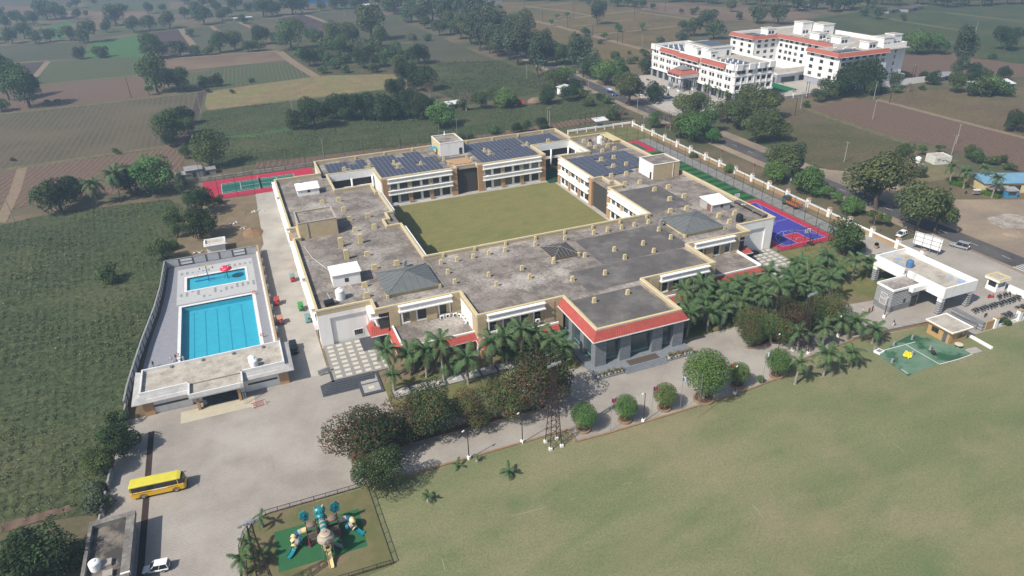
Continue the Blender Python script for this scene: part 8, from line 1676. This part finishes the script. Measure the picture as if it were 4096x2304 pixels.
trees('roadside_tree', W1_, 'around the road bend', 'trees at the road bend', [('fresh',(192.7,345.0,13.1)),('fresh',(199.2,344.3,12.0)),('olive',(180.2,298.2,13.1)),('olive',(187.9,319.2,10.3)),('mango',(227.9,359.1,8.7)),('fresh',(175.0,360.7,9.4)),('olive',(163.6,347.0,10.1)),('mango',(169.8,335.6,7.3)),('mango',(158.6,321.5,7.5)),('mango',(146.4,320.9,7.9)),('mango',(195.8,301.4,8.9)),('bush',(172.8,306.7,5.4)),('greybush',(166.6,285.9,6.5)),('bush',(172.9,315.0,5.0)),('mango',(125.2,278.6,5.2)),('mango',(112.6,277.9,3.9)),('broad',(116.7,277.6,4.8)),('bush',(162.3,306.6,5.8)),('bush',(159.8,278.4,5.9)),('bush',(166.5,323.3,6.6)),('dry',(163.4,276.5,5.9)),('bush',(125.6,277.4,3.9)),('bush',(129.2,322.0,6.9))])
trees('plot_tree', W1_, 'on the dry plots beyond the road', 'trees on the dry plots', [('umbrella',(245.3,595.2,9.5)),('umbrella',(262.6,626.1,4.1)),('umbrella',(263.4,567.8,5.0)),('umbrella',(283.7,600.1,4.9)),('umbrella',(294.4,600.9,5.8)),('tall',(299.4,554.1,11.7)),('fresh',(262.7,504.8,6.1)),('umbrella',(264.5,478.1,5.9)),('fresh',(294.1,508.9,5.6)),('umbrella',(313.5,505.2,6.1)),('bush',(254.0,465.4,4.3)),('tall',(222.3,558.9,6.5)),('bush',(256.4,409.0,5.8)),('bush',(251.9,420.1,3.0)),('bush',(229.2,425.0,3.3)),('bush',(234.9,390.0,5.5)),('bush',(243.6,397.5,3.8)),('umbrella',(259.5,709.0,6.0)),('umbrella',(260.0,679.9,6.8)),('greybush',(293.9,448.6,6.4)),('greybush',(311.2,448.3,9.3)),('bush',(235.5,411.0,5.8)),('bush',(224.4,456.7,3.4))])
trees('field_tree', W1_, 'in the far upper right fields', 'trees of the far right fields', FT([(377.0,656.4,13.9),(383.7,646.5,10.8),(387.2,639.1,6.8),(391.4,633.2,7.8),(394.1,617.8,5.7),(396.5,574.7,4.5),(400.5,561.9,6.2),(416.4,578.5,4.6),(338.6,486.8,8.9),(331.6,461.7,13.0),(365.0,493.3,15.5),(334.8,441.6,14.8),(439.3,559.1,10.4),(412.5,489.3,15.8),(412.3,513.1,6.3),(355.4,676.8,6.0),(387.0,686.3,15.5),(422.1,476.1,15.6),(492.7,532.7,13.5),(512.7,532.1,13.6),(511.2,511.2,14.1),(524.4,510.7,16.0),(510.9,475.0,9.2),(507.4,457.1,9.4),(514.6,438.0,5.2),(612.6,479.9,17.8),(632.5,475.0,16.1),(641.6,468.5,16.1),(495.8,562.5,18.7),(504.0,551.9,16.7),(540.9,516.8,16.2),(556.6,514.9,14.5),(584.0,523.8,14.9),(591.5,513.6,13.8),(611.2,509.1,14.8),(617.3,495.2,14.6),(635.1,487.2,14.6),(658.3,470.6,15.3),(671.3,466.0,15.3),(681.0,459.0,15.3),(440.9,658.3,18.4),(454.5,642.9,18.2),(462.7,621.0,17.8),(484.4,595.1,17.4),(490.5,580.7,15.3),(302.4,789.3,20.0),(321.8,756.7,19.5),(346.1,744.9,19.4),(372.4,725.5,17.1)]))
trees('campus_tree', W1_, 'around the white campus', 'trees around the white campus', [('mango',(282.9,266.3,13.3)),('mango',(296.5,266.3,14.5)),('broad',(269.9,263.8,8.7)),('broad',(262.6,261.9,5.3)),('broad',(317.8,267.6,6.1)),('fresh',(403.3,329.1,13.1)),('fresh',(413.6,325.0,13.1)),('tall',(385.3,284.2,11.8)),('tall',(365.1,269.2,5.9)),('mango',(340.0,263.4,6.2)),('mango',(367.8,261.9,8.4)),('mango',(346.1,274.0,4.3)),('broad',(334.5,245.6,7.9)),('bush',(337.9,236.4,10.7)),('fresh',(345.3,234.8,9.7)),('bush',(349.0,230.4,8.7)),('mango',(460.7,312.7,12.3)),('bush',(428.5,297.1,4.5)),('mango',(379.0,253.6,5.8)),('mango',(295.7,186.8,7.5)),('dry',(317.0,257.7,4.5)),('bush',(310.7,258.6,5.0)),('bush',(326.4,257.6,3.5)),('broad',(294.9,261.0,7.9)),('bush',(379.2,262.8,5.9)),('bush',(251.3,256.8,3.8)),('bush',(241.9,266.3,2.9)),('bush',(302.8,261.6,5.0))])
trees('roadside_tree', W1_, 'outside the boundary wall', 'trees outside the boundary wall', [('broad',(169.7,259.1,5.6)),('dry',(173.6,252.6,8.1)),('olive',(185.6,259.1,11.9)),('olive',(192.8,261.1,10.3)),('fresh',(172.3,234.0,11.0)),('olive',(170.1,240.7,7.9)),('olive',(212.0,251.0,12.9)),('olive',(207.2,235.1,13.1)),('olive',(192.8,221.1,10.4)),('broad',(185.2,243.1,9.3)),('olive',(199.0,241.2,10.2)),('olive',(221.2,248.1,11.6)),('broad',(200.9,220.1,9.7)),('broad',(178.2,246.7,8.5)),('olive',(201.3,250.9,8.8)),('fresh',(176.9,173.0,6.7)),('broad',(182.8,155.6,8.3)),('olive',(173.5,183.7,10.5)),('tall',(177.5,181.8,6.6)),('fresh',(168.3,180.6,7.2)),('fresh',(170.1,167.8,7.9)),('fresh',(171.6,165.0,5.5)),('umbrella',(172.7,160.4,4.8)),('umbrella',(171.4,155.3,4.1)),('olive',(180.1,148.2,15.5)),('dry',(202.1,159.6,11.0)),('dry',(198.8,153.8,6.5)),('broad',(225.0,178.6,5.5)),('olive',(175.1,129.2,12.3)),('olive',(181.3,127.9,9.5)),('fresh',(169.6,147.8,5.5)),('umbrella',(169.1,138.6,4.4)),('umbrella',(171.6,136.6,3.5)),('fresh',(172.2,148.4,3.7)),('fresh',(161.0,195.9,3.2)),('bush',(160.1,215.8,3.0)),('fresh',(177.0,227.8,6.0)),('bush',(214.7,163.9,6.9)),('bush',(203.5,170.1,3.1))])
trees('field_tree', W1_, 'behind the eatery', 'trees behind the eatery', [('broad',(248.1,170.3,4.0)),('broad',(246.0,165.4,4.7)),('bush',(250.2,162.1,4.3)),('bush',(253.8,162.2,4.0)),('bush',(249.0,155.2,3.8)),('umbrella',(244.8,180.1,3.4)),('umbrella',(236.8,180.7,3.7)),('bush',(224.5,176.8,4.7))])
trees('pool_side_tree', W1_, 'beside the pool and tennis court', 'trees beside the pool', [('mango',(-59.2,259.8,10.9)),('mango',(-56.6,269.7,7.9)),('fresh',(-30.9,267.0,13.0)),('mango',(-38.4,269.5,9.2)),('mango',(-15.4,237.7,7.7)),('mango',(-15.9,215.5,9.0)),('broad',(-23.3,225.3,6.2)),('broad',(-26.1,203.2,6.5)),('broad',(-22.4,219.8,3.9)),('broad',(-11.5,288.1,11.2)),('broad',(-20.9,305.4,4.8)),('mango',(-26.6,325.9,5.5)),('bush',(-47.9,327.3,2.9)),('bush',(-10.2,245.2,3.7)),('bush',(-39.5,194.8,6.1)),('tall',(-21.3,259.0,4.5)),('bush',(-23.9,211.0,3.8)),('bush',(-87.0,335.7,2.0)),('umbrella',(-46.8,324.4,1.6))])
trees('yard_tree', W1_, 'beside the paved yard', 'trees along the yard wall', [('mango',(-30.4,117.3,5.9)),('broad',(-32.9,112.9,5.2)),('greybush',(-32.7,104.0,4.4)),('greybush',(-33.5,108.3,3.3)),('bush',(-32.0,127.1,4.2)),('bush',(-34.7,105.4,1.8)),('mango',(-40.4,92.2,8.1)),('mango',(-36.4,92.0,6.3)),('bush',(-43.6,97.4,3.4))])
trees('court_tree', W1_, 'between the blue court and the gate canopy', 'trees by the court', [('broad',(146.1,126.7,8.9)),('bush',(150.9,126.6,4.1)),('bush',(150.8,84.3,2.4))])
# clipped ball trees in ring planters along the lawn
BALL = [((48.34,90.03),4.6,'clipped ball tree nearest the lattice mast by the lawn edge'),((56.61,89.35),4.4,'clipped ball tree in a ring planter beside the first lamp post'),((65.22,89.44),4.4,'clipped ball tree in a ring planter, third from the mast'),((73.64,88.74),8.6,'largest clipped ball tree beside the tall flag poles'),((82.41,89.80),4.2,'clipped ball tree beside the orange flag'),((91.53,89.25),5.0,'clipped ball tree at the lawn corner near the leaning palms'),((87.00,88.67),1.5,'tiny clipped bush between the last lamps on the kerb')]
for (c, wd, lb) in BALL:
    cr, tr, w0 = RND.choice(PROTO['ball']); s = wd/w0
    t = thing('ball_tree', lb, 'tree', (*c,0), RND.uniform(0,6), 'clipped ball trees on the drive', s)
    instance('trunk', tr, t); instance('crown', cr, t)
    if wd > 2:
        rp = thing('ring_planter', 'brick ring planter of the '+lb.replace('clipped ','').replace(' in a ring planter',''), 'planter', (*c,0), 0, 'ring planters'); R_ = 1.35 if wd < 6 else 2.0
        m = MB()
        for i in range(24):
            a0, a1 = 2*pi*i/24, 2*pi*(i+1)/24
            P = [(R_*cos(a),R_*sin(a)) for a in (a0,a1)]; Q = [((R_-.3)*cos(a),(R_-.3)*sin(a)) for a in (a1,a0)]
            m.prism(P+Q, 0, .5)
        m.build('ring', KERB, rp, local=True); MB().add([((R_-.3)*cos(2*pi*i/24),(R_-.3)*sin(2*pi*i/24),.42) for i in range(24)], [tuple(range(24))]).build('soil', SOILD, rp, local=True)
# copper leaved and green trees on the verges
VT = [('copper',(9.6,98.8),12.5,'copper leaved tree at the paved yard corner, leftmost in the drive verge'),('copper',(15.8,99.8),10.5,'copper and green tree second from the yard in the drive verge'),('verge',(22.4,100.2),10.8,'dark green tree with few orange tips, third in the drive verge'),('mixed',(29.8,99.8),8.2,'green tree with bronze tips, fourth in the drive verge'),('mixed',(36.4,99.4),9.4,'thin green and bronze tree, fifth in the drive verge'),('copper',(43.4,99.2),12.2,'copper topped tree behind the lattice mast'),
      ('mixed',(93.8,100.2),6.6,'bronze green tree in the kerb nose right of the porch'),('mixed',(98.8,99.6),8.0,'bronze tipped tree left of the right lattice mast'),('copper',(103.6,100.2),8.4,'copper tree behind the right lattice mast'),('verge',(109.4,100.4),8.2,'dark green tree between two bronze trees near the gate'),('mixed',(115.2,100.8),8.4,'bronze tree nearest the gate canopy'),('mixed',(98.0,106.5),6.0,'green and bronze tree beside the palm grove')]
for kind, (x,y), wd, lb in VT:
    cr, tr, w0 = RND.choice(PROTO[kind]); s = wd/w0*1.1
    t = thing('verge_tree', lb, 'tree', (x,y,.2), RND.uniform(0,6), 'trees on the drive verges', (s*RND.uniform(.92,1.06),s*RND.uniform(.92,1.06),s*RND.uniform(.75,1.2))); instance('trunk', tr, t); instance('crown', cr, t)
cr, tr, w0 = PROTO['flower'][0]
t = thing('flowering_tree', 'dark tree dotted with pale blossom at the playground fence corner', 'tree', (*(10.46,89.95),0), 1.0, None, 9.0/w0); instance('trunk', tr, t); instance('crown', cr, t)

# ---- palms: separate fronds
def frond_mesh(seed, L, old=False, droop=1.0):
    r = random.Random(seed); mb = MB(); n = 22; pts = []
    for i in range(n+1):
        t = i/n; pts.append(Vector((L*t*(1-.22*t*t*droop), 0, L*(.52*t-.95*t*t*droop))))
    vs = []; fs = []; col = []
    for i in range(1, n):
        p = pts[i]; d = (pts[i+1]-pts[i-1]).normalized(); t = i/n
        ll = L*.30*(sin(pi*min(1,t*.9+.12))**.6)*r.uniform(.8,1.1)
        for s in (-1,1):
            tip = p+Vector((d.x*ll*.55, s*ll*.75, d.z*ll*.4-ll*r.uniform(.25,.6)))
            w = .075*L/2.6; k = len(vs); vs += [tuple(p-d*w), tuple(p+d*w), tuple(tip+d*w*.3), tuple(tip-d*w*.3)]; fs.append((k,k+1,k+2,k+3)); g = r.uniform(.7,1.35); col += [(g,g,g,1)]*4
    for i in range(n):
        a, b = pts[i], pts[i+1]; k = len(vs); w = .035; vs += [tuple(a+Vector((0,-w,0))), tuple(a+Vector((0,w,0))), tuple(b+Vector((0,w,0))), tuple(b+Vector((0,-w,0)))]; fs.append((k,k+1,k+2,k+3)); col += [(1.3,1.25,1.0,1)]*4
    mb.add(vs, fs); mb.c = col; return mb.mesh('frond', L_PALMO if old else L_PALM)
FR = [frond_mesh(60+i, 2.7, False, d) for i, d in enumerate((.55,.85,1.15,1.4))]; FRO = [frond_mesh(70, 2.4, True, 1.9)]
TM = {}
def palm_trunk(h, kind):
    key = (round(h*2)/2, kind)
    if key not in TM:
        h_ = key[0]; mb = MB()
        if kind == 'royal': mb.tube([(0,0,0),(0,0,.3),(.02,0,h_*.45),(0,0,h_*.95)], [.34,.30,.24,.16], 9)
        else: mb.tube([(0,0,0),(.25,.1,h_*.4),(.35,.3,h_*.95)], [.26,.2,.15], 8)
        TM[key] = mb.mesh('trunk', TRUNKG); sm = MB(); sm.tube([(0,0,h_*.93),(0,0,h_*.98),(0,0,h_+.55)], [.17,.2,.09], 8); TM[key+('s',)] = sm.mesh('crownshaft', mat('palm_shaft',(.10,.17,.06),rough=.6))
    return TM[key], TM[key+('s',)], key[0]
def palm(loc, h, label, group, n=13, sc=1.0, kind='royal', old=2):
    h *= RND.uniform(.85,1.18); sc *= RND.uniform(.86,1.16); old = max(0, old+RND.choice((-2,-1,0,1,2))); n += RND.choice((-3,-1,0,1,2))
    t = thing('palm_tree', label, 'palm', (loc[0],loc[1],loc[2] if len(loc) > 2 else 0), RND.uniform(0,6.28), group); tm, sm, hh = palm_trunk(h, kind)
    t.rotation_euler = (RND.gauss(0,.045), RND.gauss(0,.045), t.rotation_euler.z)
    instance('trunk', tm, t)
    ox, oy = (0,0) if kind == 'royal' else (.35,.3)
    if kind == 'royal': instance('crownshaft', sm, t)
    for k in range(n):
        a = 2.399*k+RND.uniform(-.2,.2); f = k/n
        o = instance('frond', FR[min(3,int(f*4))], t, (ox,oy,hh+.35-.25*f), 0, (sc*RND.uniform(.85,1.1),)*3); o.rotation_euler = (0, -.75*(1-f)+.12, a)
    for k in range(old): o = instance('frond', FRO[0], t, (ox,oy,hh+.05), 0, (sc*.9,)*3); o.rotation_euler = (0, .75, RND.uniform(0,6.28))
# left garden
LP = [((19.62,120.68),6.5),((19.13,115.78),3.0),((23.60,120.18),4.5),((26.42,117.63),6.0),((29.45,115.49),8.5),((30.43,116.80),3.2),((33.50,111.96),6.2),((39.78,115.22),6.2),((43.26,115.32),6.0),((42.85,116.18),3.2),((46.56,115.19),8.0),((51.82,111.47),5.6),((53.63,109.65),5.4),((49.59,114.16),6.0),((24.94,121.88),3.4)]
for k, (c, h) in enumerate(sorted(LP, key=lambda q: q[0][0])): palm((c[0],c[1],.25), h, 'royal palm, %s from the left in the garden left of the porch' % ordw(k), 'palms left of the porch', n=15, sc=1.4 if h > 4 else 1.0)
RP = []
rr = random.Random(3)
for j, y in enumerate((108.9,112.2,117.2)):
    for i in range(9 if j != 1 else 8): RP.append(((84.0+i*4.9+rr.uniform(-.8,.8)+j*1.6, y+rr.uniform(-.5,.5)), rr.uniform(4.6,6.6)))
RP += [((126.74,121.40),4.5),((131.73,118.78),5.0),((136.77,114.62),5.5),((131.37,115.04),4.5),((142.01,114.92),4.5),((121.92,118.83),4.5)]
for k, (c, h) in enumerate(sorted(RP, key=lambda q: atan2(q[0][0],q[0][1]))): palm((c[0],c[1],.2), h, 'royal palm, %s from the left in the grove right of the porch' % ordw(k), 'palm grove right of the porch', n=14, sc=1.4)
LPL = [((93.08,85.58),4.6),((100.11,85.48),4.4),((107.06,85.28),3.6),((116.20,94.37),4.6),((118.52,90.70),4.0),((101.69,94.70),5.0),((107.55,93.75),4.5),((114.48,95.92),3.6)]
for k, (c, h) in enumerate(sorted(LPL, key=lambda q: atan2(q[0][0],q[0][1]))): palm(c, h, 'palm, %s from the left at the lawn edge near the mat' % ordw(k), 'palms near the practice mat', n=13, sc=1.25)
for c, h, sc, lb in (((31.35,84.51),1.2,.85,'small young palm on the lawn beside the lattice mast'),((17.13,84.24),.9,.6,'small young palm in the tree shadow on the lawn'),((23.91,89.89),.8,.5,'little palm at the kerb near the second lamp'),((27.57,89.97),.8,.35,'tiny palm seedling at the kerb beside a lamp base'),((-8.42,89.37),1.6,.75,'young palm inside the playground fence corner'),((-11.48,80.87),2.6,.9,'palm at the bottom edge outside the playground fence'),((-10.41,84.33),2.2,.8,'palm beside the lower left lattice mast'),((-9.08,81.96),1.8,.7,'young palm left of the green play mat')): palm(c, h, lb, 'young palms on the lawn', n=9, sc=sc, old=1)
for c, h, lb in (((-41.72,264.60),9.5,'tall coconut palm among trees at the field corner, right one'),((-48.65,262.72),6.5,'coconut palm with yellowing fronds at the field corner, left one')): palm(c, h, lb, 'coconut palms', n=17, sc=1.75, kind='coco', old=4)
for k, (c, h) in enumerate((((219.90,154.63),6),((219.60,149.37),6),((224.40,147.55),5.5),((219.82,139.53),5.5))): palm(c, h, 'palm with painted trunk rings beside the eatery, %s from the left' % ordw(k), 'palms beside the eatery', n=13, sc=1.15)
for k, c in enumerate(((226.09,301.61),(225.67,298.59),(227.33,292.91),(227.73,289.56),(225.55,283.11),(227.67,310.78))): palm(c, 4.2, 'slim palm, %s from the left along the white campus front' % ordw(k), 'palms along the white campus', n=9, sc=.9, old=0)
# hedges of the eatery garden
for i, (a, b, lb) in enumerate((((219.20,154.43),(220.44,148.95),'yellow green clipped hedge in front of the eatery palms'),((220.54,144.21),(221.20,137.87),'yellow green clipped hedge beside the blue kiosk'),((222.32,156.22),(225.80,154.50),'short green hedge behind the eatery palms'))):
    t = thing('hedge', lb, 'hedge', ((a[0]+b[0])/2,(a[1]+b[1])/2,0), atan2(b[1]-a[1], b[0]-a[0])); L_ = hypot(b[0]-a[0], b[1]-a[1]); r = random.Random(80+i); mb = MB(); vs=[];fs=[];col=[]
    for k in range(1500):
        p = Vector((r.uniform(-L_/2,L_/2), r.uniform(-.9,.9), r.uniform(.05,1.2))); nn = (Vector((0,p.y,.6))+rdir(r)*.8).normalized(); tt = nn.cross(rdir(r)).normalized()*.16; bb = nn.cross(tt).normalized()*.13; q = len(vs); vs += [tuple(p-tt),tuple(p+bb),tuple(p+tt),tuple(p-bb)]; fs.append((q,q+1,q+2,q+3)); g = r.uniform(.7,1.4); col += [(g*1.2,g*1.05,g*.6,1)]*4
    mb.add(vs,fs); mb.c = col; mb.build('foliage', L_FRESH, t, local=True)
# ---- field crops: leafy plants, uncountable
def inside(p, poly):
    x, y = p; c = False; j = len(poly)-1
    for i in range(len(poly)):
        if (poly[i][1] > y) != (poly[j][1] > y) and x < (poly[j][0]-poly[i][0])*(y-poly[i][1])/(poly[j][1]-poly[i][1])+poly[i][0]: c = not c
        j = i
    return c
def crop(name, label, poly, n, hgt, spread, m, seed, leaves=7, row=0.0, rang=0.0, avoid=()):
    r = random.Random(seed); mb = MB(); vs=[];fs=[];col=[]; xs=[p[0] for p in poly]; ys=[p[1] for p in poly]; k = 0; tries = 0
    while k < n and tries < n*12:
        tries += 1; x, y = r.uniform(min(xs),max(xs)), r.uniform(min(ys),max(ys))
        if not inside((x,y), poly): continue
        if any(abs((b[0]-a[0])*(y-a[1])-(b[1]-a[1])*(x-a[0]))/hypot(b[0]-a[0],b[1]-a[1]) < 1.0 and min(a[0],b[0])-1 < x < max(a[0],b[0])+1 for a, b in avoid): continue
        g0 = mnoise.noise(Vector((x*.045,y*.045,seed)))+.5*mnoise.noise(Vector((x*.17,y*.17,seed+9)))
        if r.random() > .70+g0*.75: continue
        if row:
            u = x*cos(rang)+y*sin(rang); du = round(u/row)*row-u; x += du*cos(rang)*.85; y += du*sin(rang)*.85
        k += 1; s = r.uniform(.65,1.3)*(1+.35*g0); br = r.uniform(.75,1.3)
        for _ in range(leaves):
            p = Vector((x+r.gauss(0,.33)*spread*s, y+r.gauss(0,.33)*spread*s, .05+abs(r.gauss(.55,.3))*hgt*s)); nn = (Vector((0,0,1))+rdir(r)*.9).normalized(); tt = nn.cross(rdir(r)).normalized()*spread*.17*s; bb = nn.cross(tt).normalized()*spread*.12*s
            q = len(vs); vs += [tuple(p-tt),tuple(p+bb),tuple(p+tt),tuple(p-bb)]; fs.append((q,q+1,q+2,q+3)); g = br*r.uniform(.65,1.35); c = (g*r.uniform(.9,1.15),g,g*r.uniform(.85,1.1),1)
            if r.random() < .008: c = (3.6*g,2.9*g,4.2*g,1)
            col += [c]*4
    mb.add(vs,fs); mb.c = col; o = mb.build(name, m); tag(o, label, 'crop', kind='stuff'); return o
crop('cotton_crop', 'bushy green cotton crop filling the field left of the pool', [p for p in [(-150,262),(-100,250),(-76.03,255.19),(-59.83,260.08),(-26.08,257.01),(-21.51,245.55),(-23.84,208.74),(-26.30,202.64),(-27.11,186.04),(-28.06,174.93),(-30.23,157.87),(-31.12,140.73),(-30.74,132.58),(-32.39,112.41),(-33.02,106.07),(-34.81,103.77),(-45.72,105.54),(-75,85),(-150,110)]], 17000, .6, .85, leaf_mat('leaf_crop', (0.095,0.132,0.056), (0.112,0.122,0.060),0), 5, 8, 1.7, .12, (((-71.61,188.96),(-63.26,189.15)),((-63.26,189.15),(-52.34,188.86)),((-52.34,188.86),(-39.30,190.16)),((-39.30,190.16),(-29.35,190.80))))
crop('field_crop', 'low green crop in the fields directly behind the school', [(-12.86,386.31),(12.31,389.24),(86.55,392.17),(99.36,332.31),(128.34,322.49),(180.20,328.57),(169.43,291.78),(157.56,286.56),(117.94,285.06),(74.13,278.66),(25.98,283.29),(4.85,286.09),(-10.79,287.74),(-20.66,321.29),(-15.62,362.26)], 11000, .45, .9, leaf_mat('leaf_crop_b', (0.100,0.130,0.062), (0.110,0.122,0.062),0), 6, 6)
crop('wild_scrub', 'rough weeds and low scrub beyond the back wing trees', [(124.38,455.88),(144.17,452.31),(166.42,443.36),(170.99,406.72),(174.06,371.82),(159.74,324.50),(156.48,344.17),(108.84,337.53),(106.24,366.29),(102.06,435.44)], 5500, .7, 1.3, leaf_mat('leaf_scrub', (0.102,0.123,0.061), (0.087,0.107,0.058),0), 7, 6)

# ------------------------------------------------------------------ the hazy air over the plain
def haze_box():
    m = MB().box(-900, 1500, -70, 1900, -1.0, 90.0)
    hm = bpy.data.materials.new('haze_air'); hm.use_nodes = True; n, l = hm.node_tree.nodes, hm.node_tree.links
    n.remove(n['Principled BSDF'])
    v = n.new('ShaderNodeVolumePrincipled'); v.inputs['Color'].default_value = (.55,.76,1.0,1); v.inputs['Density'].default_value = 0.00046; v.inputs['Anisotropy'].default_value = 0.25
    l.new(v.outputs[0], n['Material Output'].inputs['Volume'])
    o = m.build('haze', hm); o['kind'] = 'stuff'
    return o
haze_box()
